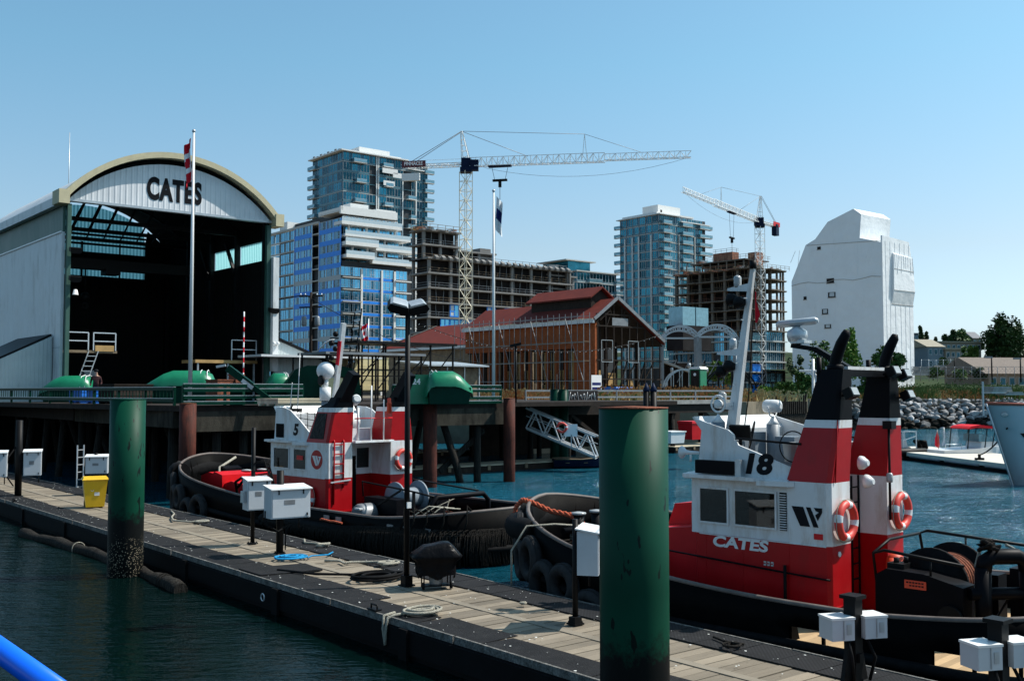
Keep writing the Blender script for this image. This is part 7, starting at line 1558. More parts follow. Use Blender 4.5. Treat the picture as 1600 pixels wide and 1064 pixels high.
# ---------------------------------------------------------------- G: white shrink wrapped tower
mk('shrink_wrap', (.76, .78, .79), .4, var=.05, scale=.2, dirt=.25, dirtcol=(.5, .49, .47), bump=3, bscale=.5, stretch=(1, 1, .3))
Wt = Bld('wrapped_tower', 'tall tower wrapped in white sheeting behind the rock bank', 'building', 1380, 200, 1239, 1427)
def wrapped():
    t = Wt.t; L, W = Wt.L, Wt.W; Z = lambda y: Wt.z(y); zb = LZ
    zs = lambda y, dy=0: Wt.z(y)
    # left face outline: (y along, z)
    fy = Wt.fy; kz = lambda px, py: (fy(px), zat(py, Wt.t.location.y + CA * fy(px), px))
    prof = [(0, zb), (L, zb), kz(1239, 440), kz(1252, 408), kz(1262, 383), (fy(1277), kz(1277, 374)[1]), (fy(1297), kz(1297, 347)[1]), (fy(1338), kz(1338, 328)[1] + .2), (fy(1350), kz(1348, 335)[1]), (fy(1347), kz(1347, 372)[1]), (0, Z(378))]
    b = MB(); n_ = len(prof)
    # body as tapered prism along x; fine strips so the sheet can wrinkle
    D0, D1 = 0, W
    b.prism(prof, 'x', D0, W * .98); b.build('sheeting', 'shrink_wrap', t)
    # right part: upper box on the near corner, lower hanging hopper
    b = MB(); zt = Z(372)
    b.prism([(0, zb), (W, zb), (W, zt - 4.2), (W - .6, zt - 2.4), (W - 1.2, zt), (0, zt + .5)], 'y', -.35, .0); b.build('side_sheeting', 'shrink_wrap', t)
    b = MB(); z1, z2 = Z(395), Z(475); z3 = Z(452)
    b.add([(3.4, -.75, z1), (W - .6, -.75, z1 - .4), (W - .6, -.35, z1 - .2), (3.4, -.35, z1 + .3), (3.0, -.9, z3), (W - .2, -.9, z3), (W - .2, -.35, z2), (3.0, -.35, z2)], [(0, 3, 2, 1), (4, 5, 6, 7), (0, 1, 5, 4), (1, 2, 6, 5), (2, 3, 7, 6), (3, 0, 4, 7)]); b.build('hanging_bay', 'shrink_wrap', t)
    # wrinkles: thin taut folds and batten lines
    def line(p, q, r=.07, mat='batten', nm='batten_line'): MB().bar(p, q, r).build(nm, mat, t)
    mk('batten', (.35, .33, .30), .8); ya = fy(1347)
    pts = [(-.03, k * L / 10, Z(432) + .25 * math.sin(k * 1.7) + (Wt.z(440) - Wt.z(432)) * 0) for k in range(11)]
    for k in range(10): line(pts[k], pts[k + 1], .09)
    line((-.03, .0, Z(376)), (-.03, fy(1264), kz(1264, 383)[1] - .1), .09); line((3.0, -.92, z3), (W - .2, -.92, z3), .05); line((3.2, -.86, Z(418)), (W - .4, -.86, Z(420)), .05)
    line((2.9, -.4, Z(474)), (W, -.4, Z(474)), .08); line((-.02, -.3, Z(376)), (-.02, -.3, Z(600)), .1, 'shrink_wrap', 'corner_fold')
    rg2 = random.Random(4)
    for k in range(16):
        y0 = rg2.uniform(.5, L - 1); z0 = rg2.choice((Z(376), Z(432), Z(560))); ln = rg2.uniform(2, 7); line((-.0, y0, z0), (-.0, y0 + rg2.uniform(-1.5, 1.5), z0 - ln), .07, 'shrink_wrap', 'sheet_fold')
    for k in range(9): x = 3.6 + k * .8; line((x, -.76, z1), (x + rg2.uniform(-.3, .3), -.88, z1 - rg2.uniform(2, 4)), .05, 'shrink_wrap', 'sheet_fold')
    for k in range(6): x = 1 + k * 1.7; line((x, -.36, zt - .5), (x + rg2.uniform(-.3, .3), -.36, zb + 2), .08, 'shrink_wrap', 'sheet_fold')
    for (px, py, w_, h_) in ((1300, 439, 1.7, .9), (1302, 461, 1.7, 1.0), (1291, 487, 1.4, 1.0), (1295, 510, 1.5, .7), (1260, 466, .7, .6), (1283, 388, .8, .5)):
        y_, z_ = kz(px, py); b = MB(); b.box(-.05, 0.02, y_ - w_ / 2, y_ + w_ / 2, z_ - h_ / 2, z_ + h_ / 2, 0); b.box(-.10, -.05, y_ - w_ / 2 - .1, y_ + w_ / 2 + .1, z_ - h_ / 2 - .12, z_ - h_ / 2, 1); b.box(-.08, -.05, y_ - w_ / 2, y_ + w_ / 2, z_ + h_ / 2, z_ + h_ / 2 + .08, 1)
        if (px, py) in ((1302, 461), (1291, 487), (1295, 510)): b.box(-.06, -.05, y_ - w_ * .35, y_ + w_ * .3, z_ - h_ * .3, z_ + h_ * .45, 2)
        b.build('vent_opening', ['void_dark', 'batten', 'galv'], t)
wrapped()
# ---------------------------------------------------------------- H: brick shed with red roof
Rd = Bld('brick_shed', 'long red roofed brick shed in scaffolding with open timber gable', 'building', 930, 115, 727, 1034)
def redshed():
    t = Rd.t; L, W = Rd.L, Rd.W; z = Rd.z; g = LZ
    ze = z(497); Wr = W; xr = Rd.fx(963); zr = zat(466, Rd.t.location.y + SA * xr, 963); zre = zat(534, Rd.t.location.y + SA * W, 1034)
    # roof planes with thickness
    for (p, q, nm) in (((-.35, ze - .1), (xr, zr), 'roof'), ((xr, zr), (W + .3, zre - .15), 'roof')):
        b = MB(); b.prism([p, q, (q[0], q[1] - .25), (p[0], p[1] - .25)], 'y', -.3, L); b.build(nm, 'roof_red', t)
    b = MB(); b.bar((-.4, -.36, ze - .1), (xr, -.36, zr + .06), .1, .35); b.bar((xr, -.36, zr + .06), (W + .35, -.36, zre - .1), .1, .35); b.build('barge_board', 'steel_grey', t)
    b = MB(); b.box(-.62, -.35, -.3, L, ze - .55, ze - .15); b.build('gutter', 'galv', t)
    b = MB()
    for k in range(16): y0 = k * L / 16; b.box(-.45, -.2, y0, y0 + L / 16 * .96, ze - .14, ze - .02 + .05 * math.sin(k * 2.2))
    b.build('fascia_flashing', 'peel', t)
    # clerestory monitor
    y0, y1 = Rd.fy(905), Rd.fy(812); xm = xr; zm = zr
    b = MB(); b.prism([(xm - 1.4, zm - 1.0), (xm - 1.4, zm + .25), (xm, zm + 1.25), (xm + 1.4, zm + .25), (xm + 1.4, zm - 1.2)], 'y', y0, y1); b.build('monitor_wall', 'timber_dark', t)
    for s_ in (-1, 1): b = MB(); b.prism([(xm + s_ * 1.9, zm + .05), (xm, zm + 1.32), (xm, zm + 1.5), (xm + s_ * 1.9, zm + .22)], 'y', y0 - .5, y1 + .5); b.build('monitor_roof', 'roof_red', t)
    # long wall: brick over tall openings
    zo = z(543); b = MB(); b.box(0, .45, 0, L, zo, ze - .3); b.box(0, .45, 0, 3.4, g, zo); n = 13
    for k in range(1, n): y = 3.4 + (L - 3.4) * k / n; b.box(0.02, .43, y - .15, y + .15, g, zo)
    b.build('brick_wall', 'brick', t); [MB().box(.7, 2.2, y_, y_ + .06, g + .3, g + 3.4).build('plywood_sheet', 'new_wood', t) for y_ in (4.6, 7.2, 9.0, 13.1, 16.6)]
    MB().box(.5, W - .4, .6, L, g + .02, g + .1).build('floor_slab', 'conc', t)
    for k in range(n):
        y = 3.4 + (L - 3.4) * (k + .5) / n
        b = MB(); b.box(.2, .3, y - .55, y + .55, zo - .12, zo); b.box(.2, .3, y - .05, y + .05, g, zo); b.box(.2, .3, y - .55, y + .55, g + 2.2, g + 2.3); b.build('opening_frame', 'timber_dark', t)
        if k in (0, 2, 3, 4, 6, 9): MB().box(.5, .56, y - (.4 if k % 2 else .5), y + .5, g + 1.9, zo - .3).build('plywood_sheet', 'new_wood', t)
        if k in (1, 3, 5): MB().box(.5, .56, y - .3, y + .5, g + .2, g + 1.7).build('plywood_sheet', 'new_wood', t)
    # inner posts and trusses
    for k in range(7):
        y = 1.5 + k * (L - 3) / 6
        for x in (2.2, xr, W - 2.4): MB().box(x - .15, x + .15, y, y + .3, g, ze - .4 if x < 3 else (zr - 1 if x == xr else zre)).build('timber_post', 'timber_dark', t)
    # open gable
    b = MB(); roofz = lambda x: (ze - .4) + (zr - ze) * (x / xr) if x < xr else zr - .35 + (zre - zr) * (x - xr) / (W - xr)
    for k in range(9): x = .4 + (W - .7) * k / 8; b.bar((x, 0, g), (x, 0, roofz(x)), .11)
    for zz in (g + 2.3, g + 4.4, ze - .8, ze + .5): x1 = W if zz < zre else xr + (zr - .35 - zz) / (zr - zre) * (W - xr); b.bar((.2, 0, zz), (x1, 0, zz), .14)
    for k in range(6): x = .5 + k * (W - 2) / 6; b.bar((x, .1, g + (k % 2) * 2), (x + 1.7, .1, g + 4.3), .12)
    for k in range(5): x = xr - 2.5 + k * 1.1; b.bar((x, .05, ze - .8), (x + (.7 if k % 2 else -.7), .05, min(roofz(x), zr) - .2), .10)
    b.bar((xr - 2.5, 0, ze - .2), (xr - 1, 0, ze + .9), .1); b.build('gable_frame', 'timber_dark', t)
    b = MB(); b.box(.9, 2.6, -.1, -.04, g + 3.9, g + 6.3); b.box(5.1, 6.7, -.1, -.04, g + 3.9, g + 6.3); f = MB()
    for (a, c) in ((.9, 2.6), (5.1, 6.7)):
        f2 = MB()
        for p, q in (((a, g + 4.2), (c, g + 4.2)), ((a, g + 6.6), (c, g + 6.6)), ((a, g + 4.2), (a, g + 6.6)), ((c, g + 4.2), (c, g + 6.6))): f2.bar((p[0], -.1, p[1]), (q[0], -.1, q[1]), .06)
        f2.build('window_frame', 'frame_grey', t)
    MB().box(2.6, 5.1, -.08, -.03, ze - .7, ze + .15).build('gable_sign', 'steel_grey', t)
    for (x0, x1, z0, z1) in ((.6, 1.0, .2, 4), (1.5, 2.0, .3, 3.3), (3.0, 4.6, .2, 1.2), (3.2, 4.3, 1.6, 3.0), (6.4, 7.2, .2, 2.2), (8.2, 9.0, .4, 1.6)): MB().box(x0, x1, 1.2, 1.26, g + z0, g + z1).build('plywood_sheet', 'new_wood', t)
    b = MB(); b.prism([(0, ze - .45), (xr, zr - .33), (W, zre - .5), (W, zre - .56), (xr, zr - .4), (0, ze - .52)], 'y', -.15, L); b.build('roof_shade_sheet', 'timber_dark', t)  # dark sheet added under the roof to give the open gable its shade
    # scaffold on the long side
    s = thing('scaffold', 'pipe scaffold along the long brick wall', 'scaffold', t.location + Vector((0, 0, 0)), ANG)
    for k in range(13):
        y = L * k / 12; b = MB()
        for x in (-1.7, -.8): b.bar((x, y, g), (x, y, ze + .6), .05)
        b.build('standard', 'steel_grey', s)
    for zz in (g + 2.1, g + 4.2, g + 6.3, ze + .2):
        b = MB()
        for x in (-1.7, -.8): b.bar((x, 0, zz), (x, L, zz), .045)
        b.build('ledger', 'steel_grey', s)
    for zz in (g + 4.25, g + 6.35): MB().box(-1.65, -.85, 0, L, zz, zz + .05).build('scaffold_deck', 'timber', s)
    for k in range(0, 12, 3): MB().bar((-1.72, L * k / 12, g + 2), (-1.72, L * (k + 1.5) / 12, ze), .045).build('brace', 'steel_grey', s)
    # hoarding signs
    b = MB(); b.box(.2, 1.7, -.5, -.44, g + .6, g + 2.7, 0); b.box(.3, 1.6, -.51, -.5, g + .75, g + 1.4, 1); b.box(.3, 1.6, -.51, -.5, g + 1.6, g + 1.9, 1)
    for x in (.35, 1.5): b.box(x, x + .08, -.44, -.38, g, g + .6, 0)
    sg = thing('site_sign', 'white and blue site sign by the brick corner', 'sign', t.location + Vector((0, 0, 0)), ANG); b.xf(Matrix.Translation((-1.8, -.6, 0))); b.build('sign_board', ['flag_white', 'flag_navy'], sg)
    # low wing
    t2 = gthing('low_wing', 'lower red roofed wing stretching left of the brick shed', 'building', *toG(t.location.x, t.location.y)); y0 = L + .1; y1 = L + 22
    zl = zat(537, t.location.y + CA * L, 727); zh = zat(507, t.location.y + CA * L + 4, 740)
    for (p, q) in (((1.2, zl), (7.5, zh + .6)), ((7.5, zh + .6), (14, zl))):
        b = MB(); b.add([(p[0], y0, p[1]), (q[0], y0, q[1]), (q[0], y1 - (5 if q[0] == 7.5 else 0), q[1]), (p[0], y1 - (5 if p[0] == 7.5 else 0), p[1]), (p[0], y0, p[1] - .25), (q[0], y0, q[1] - .25), (q[0], y1 - (5 if q[0] == 7.5 else 0), q[1] - .25), (p[0], y1 - (5 if p[0] == 7.5 else 0), p[1] - .25)], [(0, 1, 2, 3), (4, 7, 6, 5), (0, 4, 5, 1), (1, 5, 6, 2), (2, 6, 7, 3), (3, 7, 4, 0)]); b.build('roof', 'roof_red', t2)
    b = MB(); b.quad((1.2, y1, zl), (14, y1, zl), (7.5, y1 - 5, zh + .6), (7.5, y1 - 5, zh + .59)); b.build('hip_roof', 'roof_red', t2)
    b = MB(); b.box(1.8, 13.5, y0, y1 - .5, g, zl - .1); b.build('wall', 'timber', t2); MB().box(.95, 1.2, y0, y1, zl - .45, zl - .1).build('gutter', 'galv', t2)
    b = MB(); b.bar((1.0, y1, zl), (7.5, y1 - 5, zh + .66), .3, .12); b.build('hip_flashing', 'peel', t2)
mk('peel', (.62, .50, .38), .9, var=.3, scale=1.5)
redshed()
# ================================================================ second wharf, gangway, floats, boats
p_ = at(822, 620, 72)
N2, W2 = toG(*at(822, 620, 70).xy)
t = gthing('timber_wharf', 'low dark timber wharf stretching behind the gangway', 'wharf', N2, W2)
LW = 22
b = MB(); b.box(0, LW, 0, 9, 3.45, 3.72); b.build('deck', 'timber_dark', t); MB().box(-.1, LW, -.12, -.0, 3.0, 3.75).build('waler', 'timber_dark', t)
rr = random.Random(8)
for k in range(7):
    x = .6 + k * 3.5; b = MB(); b.path([(x + rr.uniform(-.3, .3), .2, -2), (x, .2, 3.3)], [.2, .17], 10); b.build('timber_pile', 'pile_tar', t)
    b = MB(); b.path([(x + rr.uniform(-.3, .3), 3.6, -2), (x + .2, 3.6, 3.3)], [.2, .17], 10); b.build('timber_pile', 'pile_tar', t)
    if k % 2: MB().bar((x, .05, 3.0), (x + 3.4, .05, .9), .12, .25).build('brace', 'timber_dark', t)
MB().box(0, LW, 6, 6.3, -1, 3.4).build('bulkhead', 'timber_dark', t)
t = gthing('pier_railing', 'grey pipe railing along the low timber wharf', 'railing', N2, W2, 3.72)
for z in (.15, .5, .95): MB().bar((0, .1, z), (LW, .1, z), .07, .12 if z < 1 else .07).build('rail_bar', 'steel_grey', t)
for k in range(8): MB().box(k * 2.85, k * 2.85 + .09, .05, .15, 0, 1.0).build('rail_post', 'steel_grey', t)
MB().box(7, LW, -.3, .05, -.05, .25).build('kerb_beam', 'conc', t)
b = MB(); rg_ = random.Random(31)
for (x0, x1, mi) in ((2.3, 6.6, 0),):
    b.box(x0, x1, -.02, .02, .12, .95, 0)
    for i in range(15):     # looping sprayed strokes
        x = x0 + .25 + i * .27; b.path([(x + .09 * math.cos(a * .9 + i), -.035, .5 + (.16 + .1 * (i % 3)) * math.sin(a)) for a in [q * .7 for q in range(7)]], .022, 4, 1)
tt = thing('painted_board', 'dark board with white sprayed scrawl by the gangway head', 'board', G(N2, W2, 3.72), ANG); b.build('board', ['void_dark', 'lid_white'], tt)
# tarps and bollards at the gangway head
for (px, Y, ytop, r, lab, grp) in ((868, 66, 609, .33, 'dark green pile near the gangway head', 'dark green pile pair'), (880, 66, 609, .33, 'dark green pile right behind its twin at the gangway', 'dark green pile pair')):
    p = at(px, 700, Y); steel_pile('dark_pile', lab, p.x, p.y, r, zat(ytop, Y), 'rail_green', 'rail_green', grp)
for (px, lab) in ((1010, 'left black cone topped pile of the pair beside the thick pile'), (1021, 'right black cone topped pile of the pair beside the thick pile')):
    p = at(px, 620, 62); t = thing('cone_pile', lab, 'pile', (p.x, p.y, 0), 0, 'cone topped pile pair'); zt = zat(598, 62)
    b = MB(); b.lathe([(.19, -1), (.19, zt - .5)], seg=16); b.build('shaft', 'steel_dark', t); b = MB(); b.lathe([(.21, zt - .5), (.2, zt - .4), (.03, zt)], seg=16); b.build('cone_cap', 'navy', t)
p = at(806, 620, 55); t = thing('yard_lamp', 'slender dark lamp post at the end of the guard rail', 'street lamp', (p.x, p.y, DZ), 0); MB().tube((0, 0, 0), (0, 0, zat(541, 55) - DZ), .05).build('post', 'steel_dark', t); MB().box(-.3, .3, -.12, .12, 0, .14).build('lamp_head', 'steel_dark', t, (0, 0, zat(541, 55) - DZ), (0, R(-12), 0))
p = at(870, 620, 66); t = thing('yard_lamp', 'thin pole rising over the dark green pile pair', 'pole', (p.x, p.y, 3.5), 0); MB().tube((0, 0, 0), (0, 0, 2.2), .035).build('post', 'steel_dark', t)
# gangway
def gangway():
    a, c = at(822, 668, 62), at(930, 714, 60); t = thing('gangway', 'sloping aluminium gangway with truss sides', 'gangway', a, 0); d = c - a; s = Vector((.25, 1.1, 0))
    for off, nm in ((Vector((0, 0, 0)), 'side_truss'), (s, 'side_truss')):
        b = MB(); h = Vector((0, 0, 1.15)); b.bar(off, d + off, .10); b.bar(off + h, d + off + h, .10); b.bar(off + h * .6, d + off + h * .6, .035)
        for k in range(8):
            p0, p1 = d * (k / 8) + off, d * ((k + 1) / 8) + off
            if k % 2: b.bar(p0 + h, p1, .06)
            else: b.bar(p0, p1 + h, .06)
        b.build(nm, 'alu', t)
    b = MB(); b.add([Vector((0, 0, -.02)), d + Vector((0, 0, -.02)), d + s, s, Vector((0, 0, -.12)), d + Vector((0, 0, -.12)), d + s - Vector((0, 0, .1)), s - Vector((0, 0, .1))], [(0, 1, 2, 3), (4, 7, 6, 5), (0, 4, 5, 1), (2, 6, 7, 3)]); b.build('walkway', 'galv', t)
gangway()
def gfloat(label, n, w, Ln, Lw, z=.5, mat='float_wood', th=.35, cat='dock'):
    t = gthing('wood_float', label, cat, n, w, 0, 'small wooden floats'); MB().box(0, Ln, 0, Lw, z - .06, z).build('planking', mat, t); MB().box(.05, Ln - .05, .05, Lw - .05, -.3, z - .06).build('float_frame', 'timber_dark', t)
    for k in range(5): MB().box(Ln * k / 5 + .1, Ln * k / 5 + .3, -.03, .02, z - .3, z - .02).build('rub_block', 'timber', t)
    return t
def gpt(px, py, z): a, dz = ray(px, py); Y = (z - H) / dz; return toG(a * Y, Y)
n, w = gpt(822, 722, .4); gfloat('near wooden float with pale planks under the gangway', n - 9, w - .5, 14, 2.2, .42)
n, w = gpt(836, 700, .4); gfloat('far wooden float at the timber wharf foot under the gangway', n - 14, w + 1, 30, 2.4, .4)
n, w = gpt(1045, 698, .4); gfloat('wooden float carrying red and white fish boxes', n - 1, w - 1.5, 10, 3, .5)
# logs boom
for i, (px, py, L_) in enumerate(((830, 690, 9), (850, 706, 8))):
    n, w = gpt(px, py, .1); t = gthing('beam_log', ('squared pale timber beam floating under the upper gangway', 'squared pale timber beam floating beside the blue skiff')[i], 'beam', n - 1, w, .1); MB().box(0, L_, 0, .35, -.1, .25).build('timber_beam', 'float_wood', t)
# boxes on the float
p = at(1082, 662, 63); t = thing('fish_box', 'large bright red fish box on the far float', 'fish box', (p.x, p.y, 1.05 - .5 + .0), ANG, 'fish boxes')
b = MB(); frus(b, .62, .5, .68, .56, 0, .95); b.build('tub', 'bright_red', t); b = MB(); frus(b, .72, .6, .70, .58, .95, 1.08); b.build('tub_lid', 'bright_red', t); t.location.z = zat(686, 63)
p = at(1050, 690, 60); t = thing('fish_box', 'open white fish box left of the red one', 'fish box', (p.x, p.y, zat(692, 60)), ANG, 'fish boxes'); b = MB(); frus(b, .55, .42, .6, .48, 0, .62); b.build('tub', 'white_paint', t); b = MB(); frus(b, .65, .52, .65, .52, .62, .68); b.build('tub_rim', 'lid_white', t)
# small blue skiff, sign board by the gangway, ring on stand
def skiff(label, px0, px1, py, z, mat, h=.7, wd=1.5, mat2='timber'):
    a0, dz = ray(px0, py); Y = (z - H) / dz; a, c = Vector((a0 * Y, Y, 0)), Vector((ray(px1, py)[0] * (Y + .3), Y + .3, 0)); L = (c - a).length; rz = math.atan2((c - a).y, (c - a).x)
    t = thing('skiff', label, 'boat', (a + c) / 2, rz); b = MB(); st = [(-.5, .78, 0), (-.3, .95, .02), (0, 1, .0), (.25, .85, .06), (.42, .45, .16), (.5, .03, .26)]; vs_ = []
    for x, k, u in st:
        for y, zz in ((-k, h + u), (-k * .75, .1 + u * .4), (0, -.15 + u * .6), (k * .75, .1 + u * .4), (k, h + u)): vs_.append((x * L, y * wd / 2, zz))
    b.add(vs_, [(i * 5 + j, i * 5 + j + 1, (i + 1) * 5 + j + 1, (i + 1) * 5 + j) for i in range(5) for j in range(4)] + [(0, 1, 2, 3, 4)], 0); b.build('hull', mat, t)
    b = MB()
    for s in (0, 4): b.path([vs_[i * 5 + s] for i in range(6)], .04, 6)
    b.build('gunwale', mat2, t)
    for x in (-.25, .1): MB().box(x * L - .12, x * L + .12, -wd * .46, wd * .46, h * .6, h * .65).build('thwart', mat2, t)
    return t
skiff('small dark blue skiff lying at the gangway foot', 864, 945, 731, 0, 'navy', .55)
p = at(905, 700, 60.5); t = thing('notice_board', 'white notice board at the gangway foot', 'sign', (p.x - .4, p.y, zat(690, 60.5)), 0); MB().box(-.45, .3, -.03, .03, .3, 1.0).build('board', 'flag_white', t); MB().bar((-.05, 0, -.3), (-.05, 0, .4), .06).build('sign_post', 'galv', t)
o = thing('life_ring', 'small red life ring beside the white gangway notice', 'life ring', (p.x - 1.0, p.y - .1, zat(668, 60.5)), 0, 'red and white life rings on the tugs'); MB().torus((0, 0, 0), .26, .07, 'y', 20, 8, 0, bands=(0, 10)).build('ring_body', ['ring_red', 'white_paint'], o)
# ---------------------------------------------------------------- right: dock, cabin cruiser, ship bow, grey boat
def rdock():
    pts = [at(px, py, 1) for px, py in ()]
    def g(px, py, z=.55): a, dz = ray(px, py); Y = (z - H) / dz; return Vector((a * Y, Y, 0))
    a, c = g(1405, 705), g(1600, 728); d = g(1445, 700); t = thing('pale_dock', 'pale sunlit floating dock beyond the red funnels', 'dock', a, 0)
    e = (c - a).normalized(); nrm = Vector((-e.y, e.x, 0)); L = 22; W = 5.2
    P = [(-e * 6), e * L, e * L + nrm * W, -e * 6 + nrm * W]
    b = MB(); b.prism([(v.x, v.y) for v in P], 'z', .3, .55); b.build('dock_deck', 'float_pale', t); b = MB(); b.prism([(v.x, v.y) for v in [P[0] + nrm * .05, P[1] + nrm * .05, P[2], P[3]]], 'z', -.4, .3); b.build('dock_float', 'float_black', t)
    for k in range(5): q = e * (k * 4.5 - 3); MB().tube((q.x, q.y, .28), (q.x + e.x * 3.8, q.y + e.y * 3.8, .28), .07).build('tube_fender', 'steel_grey', t)
    b = MB(); q = e * 9.2 + nrm * .4; b.box(q.x - .25, q.x + .25, q.y - .1, q.y + .1, .55, .68); b.tube((q.x, q.y, .6), (q.x, q.y, .9), .09); b.build('bollard', 'steel_dark', t)
    return a + q, e, nrm
mk('float_pale', (.52, .49, .43), .85, var=.12, scale=1.5, dirt=.3, dirtcol=(.33, .30, .26))
bol, e_, n_ = rdock()
def cruiser():
    a, c = at(1462, 700, 70), at(1572, 700, 71); L = (c - a).length; rz = math.atan2((c - a).y, (c - a).x); m = (a + c) / 2
    t = thing('cabin_cruiser', 'small white cabin cruiser with red bimini top', 'motor boat', (m.x, m.y, 0), rz); h = L / 2
    st = [(-1.0, .88, .75, .0), (-.6, .98, .8, 0), (0, 1, .88, 0), (.45, .85, .98, .05), (.75, .55, 1.08, .15), (1.0, .04, 1.2, .4)]; b = MB(); vs_ = []
    for x, k, zt, zb in st:
        for y, z in ((-k, zt), (-k * .92, .35), (-k * .6, -.1 + zb), (k * .6, -.1 + zb), (k * .92, .35), (k, zt)): vs_.append((x * h, y * 1.15, z))
    b.add(vs_, [(i * 6 + j, i * 6 + j + 1, (i + 1) * 6 + j + 1, (i + 1) * 6 + j) for i in range(5) for j in range(5)] + [(0, 1, 2, 3, 4, 5)]); b.build('hull', 'white_paint', t)
    b = MB(); b.add([v for i in range(6) for v in (vs_[i * 6], vs_[i * 6 + 5])], [(i * 2, i * 2 + 1, i * 2 + 3, i * 2 + 2) for i in range(5)]); b.build('deck', 'white_paint', t)
    MB().box(-h * .95, h * .1, -1.17, 1.17, .42, .50).build('stripe', 'steel_dark', t)
    b = MB(); b.prism([(h * .05, .85), (h * .8, 1.05), (h * .45, 1.35), (h * .1, 1.4)], 'y', -.8, .8); b.build('cabin', 'white_paint', t)
    b = MB(); b.prism([(h * .0, 1.3), (h * .45, 1.3), (h * .15, 1.75), (h * .0, 1.8)], 'y', -.85, .85); b.build('windscreen', 'glass_rail', t)
    b = MB(); b.prism([(-h * .32, 2.2), (-h * .25, 2.32), (0, 2.42), (h * .35, 2.32), (h * .45, 2.2), (h * .44, 2.15), (0, 2.3), (-h * .3, 2.12)], 'y', -1.05, 1.05); b.build('bimini_top', 'cloth_red', t)
    for x0, x1 in ((-.36, -.30), (.12, .2), (.32, .43)):
        for y in (-1.0, 1.0): MB().bar((x0 * h, y, .85), (x1 * h, y, 2.2), .05).build('bimini_pole', 'steel_dark', t)
    b = MB(); b.tube((-h * .95, -.9, 1.15), (-h * .5, -.9, 1.15), .02); b.tube((-h * .95, -.9, .8), (-h * .95, -.9, 1.15), .02); b.tube((-h * .5, -.9, .8), (-h * .5, -.9, 1.15), .02); b.build('stern_rail', 'alu', t)
    f = thing('flag', 'small red ensign on the stern of the white cruiser', 'flag', (a.x + .1, a.y - .2, .8), rz); MB().tube((0, 0, 0), (-.05, 0, 1.25), .015).build('staff', 'timber', f); MB().add([(-.05, 0, 1.2), (-.22, .03, .7), (-.28, -.03, .25), (.02, .0, .05), (.12, .04, .3), (.06, 0, .8)], [(0, 1, 5), (1, 2, 4, 5), (2, 3, 4)]).build('cloth', 'flag_red', f)
cruiser()
def ship():
    """white ship bow at the right frame edge"""
    stem_top = at(1529, 630, 52); stem_foot = at(1582, 742, 52); t = thing('ship_bow', 'white hulled ship nosing in at the right edge', 'ship', (stem_foot.x, stem_foot.y, 0), 0)
    d = Vector((.93, .37, 0)).normalized(); s = Vector((-d.y, d.x, 0)); zt = stem_top.z; rake = stem_foot.x - stem_top.x
    b = MB(); vs_ = []; N = 9
    for i in range(N):
        q = i / (N - 1); x = q * 16; hw = 3.2 * (1 - (1 - q) ** 2.2)
        for sd in (-1, 1):
            pass
        zz = zt - .5 * q
        for (u, z, k) in ((-rake * (1 - q * .6), zz, 1.0), (-rake * .62 * (1 - q * .6), zz * .62, .78), (-rake * .3 * (1 - q * .6), zz * .3, .62), (0, 0, .52), (0.1, -.6, .45)):
            vs_.append(d * (x + u) - s * (hw * k) + Vector((0, 0, z)))
        for (u, z, k) in ((0.1, -.6, .45), (0, 0, .52), (-rake * .3 * (1 - q * .6), zz * .3, .62), (-rake * .62 * (1 - q * .6), zz * .62, .78), (-rake * (1 - q * .6), zz, 1.0)):
            vs_.append(d * (x + u) + s * (hw * k) + Vector((0, 0, z)))
    b.add(vs_, [(i * 10 + j, i * 10 + j + 1, (i + 1) * 10 + j + 1, (i + 1) * 10 + j) for i in range(N - 1) for j in range(9)], 0, True); b.build('hull', 'ship_white', t)
    b = MB(); b.add([v for i in range(N) for v in (vs_[i * 10] - Vector((0, 0, .1)), vs_[i * 10 + 9] - Vector((0, 0, .1)))], [(i * 2, i * 2 + 1, i * 2 + 3, i * 2 + 2) for i in range(N - 1)]); b.build('deck', 'timber', t)
    b = MB(); b.path([vs_[i * 10] for i in range(N)], .07, 6); b.path([vs_[i * 10 + 9] for i in range(N)], .07, 6); b.build('cap_rail', 'varnish', t)
    b = MB(); b.path([vs_[j] + Vector((-.02, -.03, 0)) for j in range(5)], .05, 6); b.build('stem_bar', 'galv', t)
    # anchor pocket and hawse hole on the near side
    def on(i, q, k, out=.03):     # point on near side at station i+q , height fraction k (0 top .. 3 waterline)
        A = vs_[int(i) * 10 + int(k)].lerp(vs_[int(i) * 10 + int(k) + 1], k - int(k)); C_ = vs_[(int(i) + 1) * 10 + int(k)].lerp(vs_[(int(i) + 1) * 10 + int(k) + 1], k - int(k)); return A.lerp(C_, q) - s * out + Vector((0, -out, 0))
    b = MB(); b.add([on(0, .55, .95), on(1, .5, .85), on(1, .55, 1.9), on(1, .1, 2.1), on(0, .85, 1.6)], [(0, 1, 2, 3, 4)]); b.build('anchor_pocket', 'void_dark', t)
    b = MB(); c = on(1, .1, 1.4, .12); b.path([c + Vector((-.05, 0, .35)), c, c + Vector((.05, 0, -.45))], .05); b.path([c + Vector((-.35, 0, -.15)), c + Vector((-.2, 0, -.42)), c + Vector((.05, 0, -.5)), c + Vector((.3, 0, -.38)), c + Vector((.4, 0, -.1))], .06); b.build('anchor', 'steel_dark', t)
    b = MB(); c = on(0, .30, .35, .04); b.ball(c, .14, 12, 8, sc=(1.3, .3, .8)); b.build('hawse_pipe', 'lamp_glass', t)
    return vs_[0] + t.location
mk('ship_white', (.50, .54, .57), .4, var=.06, scale=.5, dirt=.3, dirtcol=(.35, .36, .36)); mk('varnish', (.30, .07, .035), .4, var=.2)
st_ = ship()
